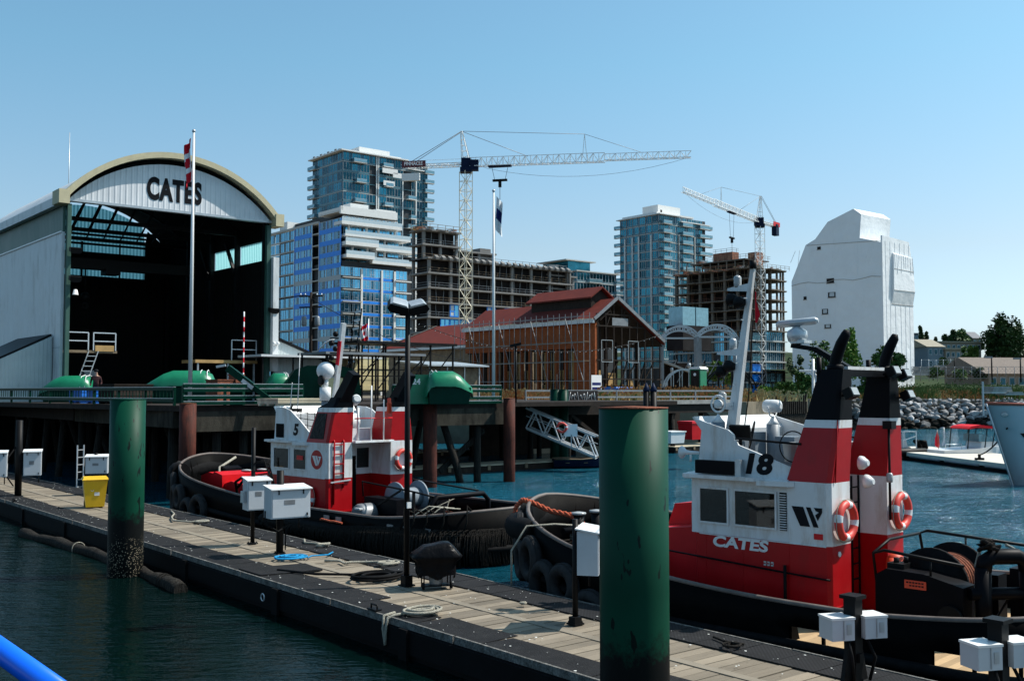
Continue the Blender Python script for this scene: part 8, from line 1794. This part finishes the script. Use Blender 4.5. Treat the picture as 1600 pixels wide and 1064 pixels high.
o = thing('mooring_line', 'dark mooring line from the ship bow to the pale dock', 'rope', (0, 0, 0), 0); MB().path([Vector((bol.x, bol.y, .85)) + (st_ + Vector((1.0, 0, -1.2)) - Vector((bol.x, bol.y, .85))) * (k / 10) - Vector((0, 0, .25 * 4 * (k / 10) * (1 - k / 10))) for k in range(11)], .04).build('rope', 'rope_dark', o)
# grey boat with outboards behind the funnel
p = at(1408, 690, 72); t = thing('work_boat', 'grey inflatable hulled workboat peeking past the rear funnel', 'boat', (p.x, p.y, 0), R(12))
b = MB(); 
for y in (-.95, .95): b.path([(-4, y, .5), (1.2, y, .5), (1.4, y, .5)], [.3, .3, .12], 12)
b.build('tube', 'steel_dark', t); b = MB(); b.box(-4, 1.1, -.8, .8, .1, .55); b.build('hull', 'steel_grey', t); b = MB(); b.prism([(-2.0, .5), (.2, .5), (.0, 1.35), (-1.4, 1.45)], 'y', -.6, .6); b.build('console', 'galv', t)
for y in (-.35, .35): b = MB(); b.path([(1.2, y, .1), (1.5, y, .2), (1.6, y, .8), (1.5, y, 1.15), (1.2, y, 1.2)], [.1, .12, .2, .22, .12], 10); b.build('outboard_motor', 'hull_black', t)
b = MB()
for x in (-.3, .7): b.bar((x, -.7, .5), (x, -.7, 1.9), .05); b.bar((x, .7, .5), (x, .7, 1.9), .05); b.bar((x, -.7, 1.9), (x, .7, 1.9), .05)
b.bar((-.3, -.7, 1.9), (.7, -.7, 1.9), .05); b.bar((-.3, -.7, 1.3), (.7, -.7, 1.6), .05); b.build('roll_frame', 'white_paint', t)
# ---------------------------------------------------------------- worker on the wharf
def person(label, loc, rz, joints, radii, edges, cols):
    me = bpy.data.meshes.new('person'); me.from_pydata(joints, edges, []); o = bpy.data.objects.new('tmp', me); COL.objects.link(o)
    m = o.modifiers.new('s', 'SKIN'); sv = me.skin_vertices[0].data
    for i, r in enumerate(radii): sv[i].radius = (r, r)
    sv[0].use_root = True; ss = o.modifiers.new('u', 'SUBSURF'); ss.levels = 2; ss.render_levels = 2
    bpy.context.view_layer.update(); m2 = bpy.data.meshes.new_from_object(o.evaluated_get(bpy.context.evaluated_depsgraph_get())); bpy.data.objects.remove(o)
    m2.materials.clear()
    for c in cols: m2.materials.append(MT[c])
    for p_ in m2.polygons:
        z = p_.center.z; p_.use_smooth = True; p_.material_index = 0 if z > 1.46 or (abs(p_.center.x) > .3 and z < 1.0 and z > .7) else (2 if z < .92 else 1)
    return tag(link('person', m2, None, loc, (0, 0, rz)), label, 'person')
J = [(0, 0, .95), (0, 0, 1.15), (0, 0, 1.38), (0, 0, 1.5), (0, -.02, 1.62), (0, -.01, 1.74), (.2, 0, 1.40), (.27, .02, 1.12), (.25, -.18, .95), (-.2, 0, 1.40), (-.27, .02, 1.12), (-.25, -.18, .95), (.1, 0, .9), (.11, -.02, .5), (.11, 0, .08), (.11, -.12, .04), (-.1, 0, .9), (-.11, .02, .5), (-.11, .03, .08), (-.11, -.1, .04)]
Rr_ = [.15, .14, .16, .06, .09, .075, .07, .05, .04, .07, .05, .04, .095, .07, .05, .04, .095, .07, .05, .04]
ED = [(0, 1), (1, 2), (2, 3), (3, 4), (4, 5), (2, 6), (6, 7), (7, 8), (2, 9), (9, 10), (10, 11), (0, 12), (12, 13), (13, 14), (14, 15), (0, 16), (16, 17), (17, 18), (18, 19)]
mk('jacket_dark', (.05, .02, .02), .8); mk('trousers', (.02, .03, .05), .8)
p = at(150, 600, 56); pw = person('worker in dark cap and dark jacket behind the blue tubs', (p.x, p.y, DZ - .05), R(15), J, Rr_, ED, ['skin', 'jacket_dark', 'trousers'])
b = MB(); b.lathe([(.115, 0), (.12, .05), (.10, .10), (.02, .13)], (0, -.01, 1.70), 14); b.box(-.07, .07, -.2, -.1, 1.70, 1.72); b.build('cap', 'letter_black', pw)
# ================================================================ shore: rocks, plants, trees, houses, fences
MT['leaf_dark'] = M_leaf('leaf_dark', (.014, .038, .012), (.055, .10, .028)); MT['leaf_mid'] = M_leaf('leaf_mid', (.025, .07, .015), (.09, .16, .035)); MT['leaf_bright'] = M_leaf('leaf_bright', (.05, .13, .015), (.16, .26, .04))
MT['weed_rust'] = M_leaf('weed_rust', (.30, .11, .04), (.45, .25, .09)); MT['weed_straw'] = M_leaf('weed_straw', (.34, .24, .10), (.50, .38, .18)); MT['weed_green'] = M_leaf('weed_green', (.035, .075, .015), (.13, .18, .05))
def crown(mb, c, rx, ry, rz, n, leaf, rg, clumps=14, shape=None):
    """leafy volume: clumps of small tilted leaf faces with gaps between"""
    C = []
    for i in range(clumps):
        while True:
            v = Vector((rg.uniform(-1, 1), rg.uniform(-1, 1), rg.uniform(-1, 1)))
            if .25 < v.length < .95: break
        if shape == 'cone': k = (1 - (v.z + 1) / 2) * .95 + .08; v.x *= k; v.y *= k
        C.append((Vector((v.x * rx * .75, v.y * ry * .75, v.z * rz * .78)), rg.uniform(.22, .42) * (.6 if shape == 'cone' else 1)))
    for i in range(n):
        o, r = C[rg.randrange(len(C))]; v = Vector((rg.gauss(0, 1), rg.gauss(0, 1), rg.gauss(0, 1))).normalized() * (rg.random() ** .4)
        p = c + o + Vector((v.x * rx * r, v.y * ry * r, v.z * rz * r * .9)); s = leaf * rg.uniform(.6, 1.4)
        a = Vector((rg.gauss(0, 1), rg.gauss(0, 1), rg.gauss(0, .6))).normalized(); b = a.orthogonal().normalized(); b = (b + a.cross(b) * rg.uniform(-1, 1)).normalized()
        mb.add([p - a * s, p - b * s * .55, p + a * s, p + b * s * .55], [(0, 1, 2, 3)])
def tree(name, label, loc, h, rx, n, leaf, mat, rg, shape=None, trunk=.3, grp=None, low=.3, clumps=16, rzf=None):
    t = thing(name, label, 'tree', loc, rg.uniform(0, 6), grp); b = MB(); tr = h * .035 * trunk / .3; tz = h * (low + .12)
    b.path([(0, 0, -.3), (tr * .3, 0, tz * .5), (0, tr * .4, tz), (0, 0, h * .8)], [tr, tr * .8, tr * .6, tr * .15], 8)
    for i in range(5): a = rg.uniform(0, 6.28); z0 = h * (low + .1 * i * .8); b.path([(0, 0, z0), (math.cos(a) * rx * .4, math.sin(a) * rx * .4, z0 + h * .1), (math.cos(a) * rx * .75, math.sin(a) * rx * .75, z0 + h * .16)], [tr * .4, tr * .25, tr * .08], 6)
    b.build('trunk', 'bark', t); b = MB(); rz_ = h * (1 - low) / 2; crown(b, Vector((0, 0, h * low + rz_)), rx, rx, rz_, n, leaf, rg, clumps, shape); b.build('crown', mat, t); return t
rg = random.Random(17)
# far trees on the right (px, top y, base y, half width px, distance)
for (px, yt, yb, hw, Y, mat, shape, nm, lab) in (
    (1568, 489, 590, 34, 300, 'leaf_dark', None, 'broadleaf_tree', 'huge dark broadleaf tree before the pale sky at far right'), (1596, 505, 590, 18, 310, 'leaf_dark', None, 'broadleaf_tree', 'dark tree cut by the right edge behind the huge one'),
    (1439, 501, 560, 9, 330, 'leaf_dark', 'cone', 'conifer', 'pointed conifer just right of the white wrapped tower'), (1448, 512, 560, 9, 335, 'leaf_dark', 'cone', 'conifer', 'shorter conifer leaning on the pointed one'), (1462, 518, 560, 6, 340, 'leaf_dark', 'cone', 'conifer', 'smallest conifer between the pointed one and the round crowns'),
    (1478, 520, 558, 14, 345, 'leaf_dark', None, 'broadleaf_tree', 'low dark crown left of the paired round crowns'), (1491, 512, 556, 11, 342, 'leaf_dark', None, 'broadleaf_tree', 'left of the paired round crowns on the far slope'), (1505, 508, 556, 14, 345, 'leaf_mid', None, 'broadleaf_tree', 'right and taller of the paired round crowns on the far slope'), (1528, 522, 556, 10, 350, 'leaf_dark', None, 'broadleaf_tree', 'low crown by the grey roofs left of the huge tree'),
    (1458, 574, 592, 15, 190, 'leaf_mid', None, 'bush', 'low bush left of the pale slab stacks'), (1500, 578, 594, 13, 185, 'leaf_mid', None, 'bush', 'low bush right of the pale slab stacks'), (1532, 575, 594, 15, 186, 'leaf_dark', None, 'bush', 'dark low bush at the shingle roof corner'),
    (1509, 540, 575, 9, 250, 'leaf_mid', None, 'street_tree', 'yellow green tree before the long flat roofed building'), (1523, 535, 577, 11, 245, 'leaf_mid', None, 'street_tree', 'green tree overlapping the yellow green one'), (1536, 562, 585, 9, 240, 'leaf_mid', None, 'street_tree', 'round low bush tree at the huge tree foot'), (1475, 558, 580, 8, 245, 'leaf_mid', None, 'street_tree', 'small round tree before the pale blue house'), (1446, 535, 575, 12, 280, 'leaf_dark', None, 'broadleaf_tree', 'dark mass of tree right against the wrapped tower')):
    p = at(px, yb, Y); z0 = max(LZ, p.z) if Y < 290 else p.z; h = zat(yt, Y) - z0; r = hw / F * Y
    tree(nm, lab, (p.x, p.y, z0), h, r, 9000 if hw > 30 else 1900, .46 if hw > 30 else .42, mat, rg, shape, .35, 'far trees', .06 if shape or hw > 30 else .12, 34 if hw > 30 else 14)
# near shore trees and bushes behind the tug 18
for (px, yt, yb, hw, Y, mat, n, leaf, lab) in (
    (1395, 525, 615, 34, 128, 'leaf_mid', 2600, .24, 'airy sapling with long leafy twigs right of the black funnels'), (1327, 498, 605, 22, 130, 'leaf_bright', 2600, .19, 'bright green young tree between the exhaust stacks'), (1288, 528, 612, 28, 128, 'leaf_mid', 1800, .20, 'thin leafed sapling left of the exhaust stacks'),
    (1255, 562, 630, 28, 124, 'leaf_mid', 2600, .2, 'round bush half hidden by the white light mast'), (1222, 580, 636, 32, 118, 'leaf_mid', 2800, .18, 'broad green bush right of the leaning white mast'), (1195, 597, 635, 20, 112, 'leaf_bright', 1300, .15, 'low yellow green bush at the black picket fence'),
    (1130, 560, 604, 30, 135, 'leaf_bright', 2400, .2, 'bush behind the arched bridge left of the leaning mast'), (1100, 568, 600, 18, 136, 'leaf_bright', 800, .2, 'small bright bush behind the green toilet'), (1243, 545, 600, 16, 140, 'leaf_dark', 1100, .2, 'dark bush against the base of the brown tower'), (1360, 570, 622, 30, 126, 'leaf_mid', 2400, .19, 'bush filling the gap between the funnels')):
    p = at(px, yb, Y); h = zat(yt, Y) - p.z; r = hw / F * Y
    tree('young_tree' if h > 5 else 'bush', lab, (p.x, p.y, p.z - .3), h + .3, r, n, leaf, mat, rg, None, .12, 'shore trees and bushes', .05, 12)
# weeds: ground cover along the bank (nobody could count)
def weeds(name, lab, x0, x1, yfun, n, hmin, hmax, mat, z, spread, seed, cl=9):
    r2 = random.Random(seed); b = MB(); cs = [(r2.uniform(x0, x1), r2.uniform(-spread, spread), r2.uniform(.5, 1.6)) for _ in range(cl)]
    for i in range(n):
        c = cs[r2.randrange(cl)]; x = c[0] + r2.gauss(0, 1.6) * c[2]; y = yfun(x) + c[1] + r2.gauss(0, .8); h = r2.uniform(hmin, hmax) * c[2] * .8; a = r2.uniform(0, 6.28); w = .07
        dx, dy = math.cos(a), math.sin(a); l = r2.uniform(-.3, .3)
        b.add([(x - dx * w, y - dy * w, z), (x + dx * w, y + dy * w, z), (x + l * h + dx * w * .4, y + l * h * .5, z + h * .7), (x + l * h * 1.4, y + l * h * .6, z + h)], [(0, 1, 2, 3)])
        for q in range(2): zz = z + h * r2.uniform(.4, .95); px_ = x + l * h * .8 + r2.uniform(-.2, .2); b.add([(px_, y, zz), (px_ + .12, y + .05, zz + .08), (px_ + .03, y - .05, zz + .22), (px_ - .1, y, zz + .1)], [(0, 1, 2, 3)])
    tag(b.build(name, mat), lab, 'weeds', None, 'stuff')
bank = lambda x: 137 + (x - 58) * .06
weeds('green_weeds', 'green weeds on the top of the rock bank', 36, 72, bank, 7000, .8, 2.0, 'weed_green', 3.6, 2.2, 1, 30)
weeds('straw_weeds', 'straw coloured dry grass on the rock bank', 42, 74, bank, 1700, .6, 1.4, 'weed_straw', 3.6, 1.5, 2, 10)
weeds('russet_weeds', 'russet dry weeds on the rock bank', 42, 72, lambda x: bank(x) - 1.5, 1500, .6, 1.5, 'weed_rust', 3.5, 1.0, 3, 8)
n0 = G(N2, W2)
yard = lambda x: 96 + (x - 0) * .10
weeds('yard_weeds', 'dry russet weeds before the brick shed', -3, 20, yard, 1500, .5, 1.4, 'weed_rust', 3.7, 1.0, 4, 9)
weeds('yard_grass', 'straw grass before the brick shed', 0, 24, yard, 1300, .4, 1.0, 'weed_straw', 3.7, 1.0, 5, 8)
weeds('yard_green', 'green weeds before the brick shed', 0, 22, yard, 700, .4, 1.0, 'weed_green', 3.7, 1.0, 6, 7)
# riprap
def rockmesh(seed, mat='stone'):
    r2 = random.Random(seed); bm = bmesh.new(); bmesh.ops.create_icosphere(bm, subdivisions=1, radius=1)
    for v in bm.verts: v.co *= r2.uniform(.72, 1.18)
    pl = [(Vector((r2.gauss(0, 1), r2.gauss(0, 1), r2.gauss(0, 1))).normalized(), r2.uniform(.5, .8)) for _ in range(6)]
    for v in bm.verts:
        for n, d in pl:
            k = v.co.dot(n)
            if k > d: v.co -= n * (k - d)
    me = bpy.data.meshes.new('boulder'); bm.to_mesh(me); bm.free(); me.materials.append(MT[mat]); return me
RM = [rockmesh(k) for k in range(10)]; RW = [rockmesh(k + 20, 'stone_wet_shade') for k in range(5)]
def shore_y(x):
    pts = [(30, 112), (37, 130), (58, 134), (110, 137)]
    for (a, b_), (c, d_) in zip(pts, pts[1:]):
        if a <= x <= c: return b_ + (d_ - b_) * (x - a) / (c - a)
    return 137
rr = random.Random(12); cnt = 0
rest = MB()
spots = []
for row in range(9):
    z = .1 + row * .42; x = 37 + rr.uniform(0, .4)
    while x < 69.5:
        s = rr.choice((.34, .45, .6, .78)) * rr.uniform(.85, 1.15) * (1.05 - .03 * row); spots.append((x, shore_y(x) - 2.6 + row * .33 + rr.uniform(-.15, .15), z + rr.uniform(-.12, .12), s, row)); x += s * 1.5
spots.sort(key=lambda q: (q[0] < 49.5, -q[3] / q[1]))
vis = [q for q in spots]
for i, (x, y, z, s, row) in enumerate(vis):
    me = (RW if row < 3 and rr.random() < .8 else RM)[rr.randrange(5)] if row < 3 else RM[rr.randrange(10)]
    sc = (s * rr.uniform(.9, 1.4), s * rr.uniform(.8, 1.1), s * rr.uniform(.55, .85))
    rt = (rr.uniform(-.4, .4), rr.uniform(-.4, .4), rr.uniform(0, 6))
    if i < 290:
        o = link('boulder', me, None, (x, y, z), rt); o.scale = sc; tag(o, 'grey angular boulder piled in the rock bank below the weeds', 'boulder', 'boulders of the rock bank')
    else:
        mw = Matrix.Translation((x, y, z)) @ Euler(rt).to_matrix().to_4x4() @ Matrix.Diagonal((*sc, 1)); rest.add([mw @ v.co for v in me.vertices], [tuple(p.vertices) for p in me.polygons], 1 if row < 3 else 0)
tag(rest.build('riprap', ['stone', 'stone_wet_shade']), 'smaller stones between the boulders of the bank', 'stones', None, 'stuff')
MB().add([(28, 108, -1), (37.5, 127.6, -1), (58, 131.6, -1), (110, 134.6, -1), (110, 138, 3.75), (58, 135, 3.75), (36.5, 131.2, 3.75), (28, 112, 3.75)], [(0, 1, 6, 7), (1, 2, 5, 6), (2, 3, 4, 5)]).build('bank', 'stone_wet_shade')['kind'] = 'structure'  # dark bank colour stands in for the shade in gaps between boulders
# black picket fence and dark bulkhead at the foot of the bushes
a, c = at(1148, 640, 98), at(1262, 640, 108); d = c - a; L = math.hypot(d.x, d.y); t = thing('picket_fence', 'black timber bulkhead of upright pickets below the bushes', 'fence', (a.x, a.y, 0), math.atan2(d.y, d.x))
zt = zat(616, 100); zb_ = zat(642, 100)
for k in range(int(L / .42)): MB().box(k * .42, k * .42 + .2, -.08, .08, zb_ - .4, zt + rr.uniform(-.1, .15)).build('picket', 'creosote', t)
for z in (zt - .5, zb_ + .2): MB().box(0, L, .08, .18, z, z + .15).build('fence_rail', 'creosote', t)
MB().box(0, L, .1, .4, -1, zb_).build('bulkhead', 'creosote', t)
# fences, houses and blocks at far right
def chain(label, px0, px1, Y, ytop, ybot, n, mat='steel_grey', mesh=True):
    a, c = at(px0, ybot, Y), at(px1, ybot, Y); d = c - a; L = math.hypot(d.x, d.y); h = zat(ytop, Y) - zat(ybot, Y); t = thing('chain_fence', label, 'fence', a, math.atan2(d.y, d.x), 'chain fences')
    for k in range(n + 1): MB().tube((L * k / n, 0, -.4), (L * k / n, 0, h), .05).build('fence_post', mat, t)
    b = MB()
    for z in (h, h * .05): b.bar((0, 0, z), (L, 0, z), .06)
    if mesh:
        for k in range(int(L / .6)): b.bar((k * .6, 0, 0), (k * .6 + h * .9, 0, h), .014); b.bar((k * .6, 0, h), (k * .6 + h * .9, 0, 0), .014)
    b.build('fence_mesh', mat, t)
chain('grey chain fence beyond the weeds on the rock bank', 1425, 1612, 170, 573, 592, 14)
chain('farther pale chain fence with the white slabs', 1440, 1520, 215, 562, 580, 7, 'galv')
def house(name, label, px0, px1, yt, yb, Y, dep, mat, roofmat, nwin, roof='flat', over=.4, rot=.15, rows=1, wt='glass_dark'):
    a, c = at(px0, yb, Y), at(px1, yb, Y); d = (c - a); L = math.hypot(d.x, d.y); h = zat(yt, Y) - a.z; t = thing(name, label, 'building', (a.x, a.y, a.z - 1), rot); h += 1
    MB().box(0, L, 0, dep, 0, h).build('wall', mat, t)
    if roof == 'flat': MB().box(-over, L + over, -over, dep + over, h, h + .35).build('roof', roofmat, t)
    else: b = MB(); b.prism([(-over, h - .1), (dep / 2, h + roof), (dep + over, h - .1)], 'x', -over, L + over); b.build('roof', roofmat, t)
    for r_ in range(rows):
        for k in range(nwin): x = L * (k + .5) / nwin; w = L / nwin * .6; z1 = h - .7 - r_ * 2.9; o = MB().box(x - w / 2, x + w / 2, -.06, 0, z1 - 1.4, z1).build('window', 'frame_white', t); MB().box(x - w / 2 + .08, x + w / 2 - .08, -.09, -.06, z1 - 1.3, z1 - .1).build('pane', wt, o)
    return t
mk('stucco_cream', (.24, .21, .17), .85, var=.1); mk('siding_blue', (.15, .20, .24), .8, var=.1); mk('roof_tan', (.30, .27, .21), .85, var=.15); mk('roof_grey', (.20, .20, .21), .8, var=.15); mk('wall_brown', (.14, .11, .09), .85, var=.2); mk('shingle', (.17, .14, .12), .9, var=.2, scale=3)
house('long_building', 'long flat roofed building with window strip on the far slope', 1455, 1540, 535, 560, 300, 14, 'stucco_cream', 'roof_tan', 10, rows=1)
house('gabled_house', 'pale blue house with tan roof before the long building', 1450, 1477, 541, 575, 262, 12, 'siding_blue', 'roof_tan', 3, 2.0, rows=2)
house('row_house', 'cream row house right of the pale blue house', 1478, 1512, 546, 577, 262, 12, 'stucco_cream', 'roof_tan', 4, rows=2)
house('brown_block', 'dark brown block beside the base of the wrapped tower', 1428, 1449, 534, 580, 270, 10, 'wall_brown', 'roof_grey', 3, rows=3)
house('small_house', 'tiny house with blue windows left of the pointed conifer', 1427, 1436, 522, 536, 340, 8, 'siding_blue', 'roof_grey', 2)
house('grey_house', 'tiny pale house peeping left of the huge dark tree', 1521, 1534, 528, 545, 345, 8, 'stucco_cream', 'roof_grey', 3, 2.2)
house('shingle_shed', 'low building with broad brown shingle roof at far right', 1545, 1640, 583, 592, 185, 14, 'stucco_cream', 'shingle', 6, 3.0, 1.5)
for (px, Y, yt, yb, lab) in ((1550, 150, 558, 592, 'dark lamp post before the shingle roof'), (1595, 152, 560, 592, 'lamp post nearest the right edge behind the fence'), (1492, 175, 558, 592, 'thin pole before the row house')):
    p = at(px, yb, Y); t = thing('lamp_post', lab, 'street lamp', p, 0, 'lamp posts behind the bank'); h = zat(yt, Y) - p.z; MB().tube((0, 0, -.5), (0, 0, h), .12, .1).build('post', 'steel_dark', t); MB().box(-1.0, .1, -.15, .15, h - .15, h + .1).build('lamp_head', 'steel_grey', t)
for (px, py, Y, w_, h_, lab) in ((1462, 577, 200, 9, .9, 'pale stack of slabs left of the street trees'), (1490, 577, 205, 8, 1.2, 'pale stack of slabs under the yellow green tree'), (1449, 583, 190, 5, 1.0, 'dark stack of beams by the wrapped tower'), (1558, 610, 132, 3.0, .9, 'grey concrete block on the rock bank'), (1578, 612, 132, 2.6, .4, 'flat concrete block right of the taller one')):
    p = at(px, py, Y); t = thing('slab_stack', lab, 'slab stack', (p.x, p.y, p.z - .4), .2)
    for q in range(3): MB().box(-w_ / 2 + .2 * q, w_ / 2 - .1 * q, -1, 1, q * h_ / 3, q * h_ / 3 + h_ * .3).build('slab', 'conc' if q else 'slab_grey', t)
p = at(1525, 572, 195); MB().prism([(-2.2, 0), (2.2, 0), (1.6, 1.3), (-1.2, 1.5)], 'y', -.8, .8).build('orange_digger_body', 'orange')  .name = 'skip'
bpy.data.objects['skip'].location = p; tag(bpy.data.objects['skip'], 'small orange skip at the foot of the street trees', 'skip')
p = at(1536, 625, 131); t = thing('marker_post', 'pale marker post standing in the boulders', 'post', (p.x, p.y, 2.2), 0); MB().bar((0, 0, -.6), (0, 0, zat(596, 131) - 2.2), .2).build('post', 'galv', t)
# ---------------------------------------------------------------- arched bridge frames, toilet, yard things
def archtruss(label, px0, px1, ytop, yb, Y, mat='galv', zig=9, th=.55, cat='truss', legs=None, plain=False):
    a, c = at(px0, yb, Y), at(px1, yb, Y); m = (a + c) / 2; W = (c - a).length; rise = zat(ytop, Y) - a.z; t = thing('arched_truss', label, cat, (m.x, m.y, a.z), 0, 'arched trusses')
    pts = arch(-W / 2, W / 2, 0, rise, 18); pin = arch(-W / 2 + th * .3, W / 2 - th * .3, 0, rise - th, 18)
    for yy, nm in ((0, 'truss_plane'), (1.6, 'truss_plane')):
        b = MB()
        for i in range(18):
            b.bar((pts[i][0], yy, pts[i][1]), (pts[i + 1][0], yy, pts[i + 1][1]), .14)
            if not plain: b.bar((pin[i][0], yy, pin[i][1]), (pin[i + 1][0], yy, pin[i + 1][1]), .10); q = (pts, pin) if i % 2 else (pin, pts); b.bar((q[0][i][0], yy, q[0][i][1]), (q[1][i + 1][0], yy, q[1][i + 1][1]), .08)
        if plain:
            for i in range(2, 18, 3): b.bar((pts[i][0], yy, 0), (pts[i][0], yy, pts[i][1]), .07)
        else: b.bar((-W / 2, yy, 0), (W / 2, yy, 0), .12)
        b.build(nm, mat, t)
    if legs: 
        for x in (-W / 2, W / 2):
            b = MB(); b.bar((x, 0, 0), (x, 0, -legs), .28); b.bar((x, 1.6, 0), (x, 1.6, -legs), .28); b.build('leg', 'steel_grey', t)
    return t
archtruss('white arched roof truss nearer the brick gable', 1035, 1094, 509, 528, 122, legs=5.8)
archtruss('white arched roof truss nearer the leaning mast', 1090, 1152, 507, 526, 120, legs=5.6)
archtruss('low thin steel arch left of the green toilet', 1040, 1102, 577, 604, 104, plain=True); archtruss('low thin dark arch behind the leaning mast', 1102, 1182, 575, 607, 104, 'steel_dark', plain=True)
for i, (px0, px1, Y) in enumerate(((1040, 1150, 124),)):
    a, c = at(px0, 600, Y), at(px1, 600, Y); t = thing('open_shed', 'dark steel frame sheds under the white arched trusses', 'frame', (a.x, a.y, LZ), 0); L = (c - a).length
    for k in range(6): MB().box(L * k / 5 - .12, L * k / 5 + .12, 2.0, 2.24, 0, 5.6 - .3 * k).build('post', 'steel_dark', t)
    b = MB()
    for k in range(5): b.bar((L * k / 5, 2, 1 + k % 2), (L * (k + 1) / 5, 2, 4.8), .1); b.bar((L * k / 5, 2, 4.6 - .2 * k), (L * (k + 1) / 5, 2, 4.6 - .2 * k), .14)
    b.build('brace', 'steel_grey', t); MB().box(0, L * .45, 3, 3.2, 0, 4.4).build('back_panel', 'timber_dark', t); MB().prism([(0, 4.4), (L * .5, 2.8), (L * .5, 3.0), (0, 4.7)], 'y', 1.5, 5).build('sloping_roof', 'slab_grey', t)
    for k in range(4): MB().lathe([(.12, 0), (.2, .1), (.2, .5), (.1, .6)], (L * (.12 + .25 * k), 1.6, 3.2 + .5 * (k % 2)), 10).build('hanging_light', 'galv', t)
p = at(1083, 500, 135); t = thing('container_stack', 'two pale glazed cabins above the white arched trusses', 'site cabin', (p.x, p.y, zat(509, 135)), ANG)
for k in range(2): MB().box(k * 2.6 - 2, k * 2.6 + .4, 0, 2.4, 0, 2.4).build('cabin', 'glass_rail', t)
MB().box(-2.2, 3.3, -.2, 2.6, -3.2, 0).build('cabin_stand', 'void_dark', t)
p = at(1091, 601, 100); t = thing('portable_toilet', 'green portable toilet with white roof on the timber wharf', 'portable toilet', (p.x, p.y, zat(609, 100)), ANG + R(10)); b = MB(); b.box(-.58, .58, -.58, .58, 0, 1.95); b.build('booth', 'boat_green', t); MB().box(-.62, -.585, -.45, .45, .1, 1.85).build('door', 'timber_dark', t); MB().lathe([(.15, 0), (.15, .02)], (-.63, 0, 1.45), 12, axis='x').build('door_mark', 'flag_white', t); b = MB(); b.prism([(-.66, 1.95), (.66, 1.95), (.5, 2.15), (-.5, 2.2)], 'x', -.64, .64); b.build('roof', 'lid_white', t)
p = at(966, 590, 100); t = thing('dumpster', 'blue steel dumpster before the open timber gable', 'dumpster', (p.x, p.y, LZ), ANG); b = MB(); frus(b, .9, .6, 1.1, .8, .1, 1.25); b.build('bin', 'blue_plastic', t); b = MB(); frus(b, 1.15, .85, 1.1, .8, 1.25, 1.35); b.build('lid', 'blue_plastic', t)
p = at(1000, 592, 101); t = thing('small_tub', 'small blue tub right of the steel dumpster', 'tub', (p.x, p.y, LZ), 0); b = MB(); frus(b, .35, .3, .42, .36, 0, .7); b.build('tub', 'blue_plastic', t)
p = at(985, 588, 100); t = thing('board_sheet', 'leaning pale plywood sheet between the two blue containers', 'board', (p.x, p.y, LZ), .6); MB().add([(-.5, 0, 0), (.5, 0, 0), (.3, .5, 1.1), (-.7, .5, 1.2), (-.5, .05, 0), (.5, .05, 0), (.3, .55, 1.1), (-.7, .55, 1.2)], [(0, 1, 2, 3), (4, 7, 6, 5), (0, 4, 5, 1), (1, 5, 6, 2), (2, 6, 7, 3), (3, 7, 4, 0)]).build('sheet', 'new_wood', t)
# utility pole with street light arm near the blue building
p = at(485, 590, 90); t = thing('utility_pole', 'dark utility pole with transformers and curved lamp arm', 'utility pole', (p.x, p.y, LZ), 0); h = zat(457, 90) - LZ
MB().tube((0, 0, 0), (0, 0, h), .16, .11).build('pole', 'timber_dark', t)
for z in (h - .35, h - 1.3): MB().bar((-1.0, 0, z), (1.0, 0, z + .05), .12).build('cross_arm', 'timber_dark', t)
for x in (-.9, -.5, .5, .9): MB().lathe([(.04, 0), (.07, .08), (.03, .2)], (x, 0, h - .28), 8).build('insulator', 'galv', t)
for x in (-.6, .55): MB().lathe([(.2, 0), (.22, .1), (.22, .75), (.15, .85)], (x, 0, h - 2.9), 12).build('transformer', 'steel_grey', t)
b = MB(); b.path([(.1, 0, h - 5.6), (1.2, 0, h - 4.4), (1.7, 0, h - 4.1), (2.3, 0, h - 4.05)], .06); b.bar((2.1, 0, h - 4.05), (2.7, 0, h - 4.1), .25, .12); b.build('lamp_arm', 'lid_white', t)
b = MB()
for (x1, y1, z1) in ((-28, 12, 1.0), (-28, 13, .2), (14, 20, -5.5)):
    P0, P1 = Vector((-.5, 0, h - .2)), Vector((x1, y1, h + z1)); b.path([P0.lerp(P1, k / 10) - Vector((0, 0, 2.2 * 4 * (k / 10) * (1 - k / 10) * .5)) for k in range(11)], .03, 4)
b.build('overhead_wire', 'steel_dark', t)
# string of bulbs over the yard
A_, C_ = at(480, 598, 70), at(1150, 495, 108); 
p = at(543, 560, 68); t = thing('lattice_ladder', 'leaning lattice ladder mast against the cream hut', 'ladder', (p.x, p.y, DZ), 0); h = zat(482, 68) - DZ
for s in (-.25, .15): MB().bar((s, 0, 0), (s + .75, 0, h), .08).build('rail', 'steel_dark', t)
for k in range(11): q = (k + .5) / 11; MB().bar((-.25 + .75 * q, 0, h * q), (.15 + .75 * q, 0, h * q + .1), .09, .14).build('rung', 'galv', t)
a, c = at(655, 505, 80), at(930, 572 - 28, 84); t = thing('bulb_string', 'string of small bulbs hung across the brick shed yard', 'light string', a, 0)
pts = [Vector((0, 0, 0)).lerp(at(815, 545, 84) - a, k / 10) - Vector((0, 0, .4 * 4 * (k / 10) * (1 - k / 10))) for k in range(11)] + [(at(815, 545, 84) - a).lerp(at(1040, 520, 95) - a, k / 12) - Vector((0, 0, .8 * 4 * (k / 12) * (1 - k / 12))) for k in range(1, 13)]
MB().path(pts, .025, 4).build('wire', 'steel_dark', t); b = MB()
for i in range(len(pts) - 1):
    for q in (0, .5): b.ball(pts[i].lerp(pts[i + 1], q) - Vector((0, 0, .08)), .035, 6, 4)
g = b.build('bulbs', 'galv', t); g['kind'] = 'stuff'
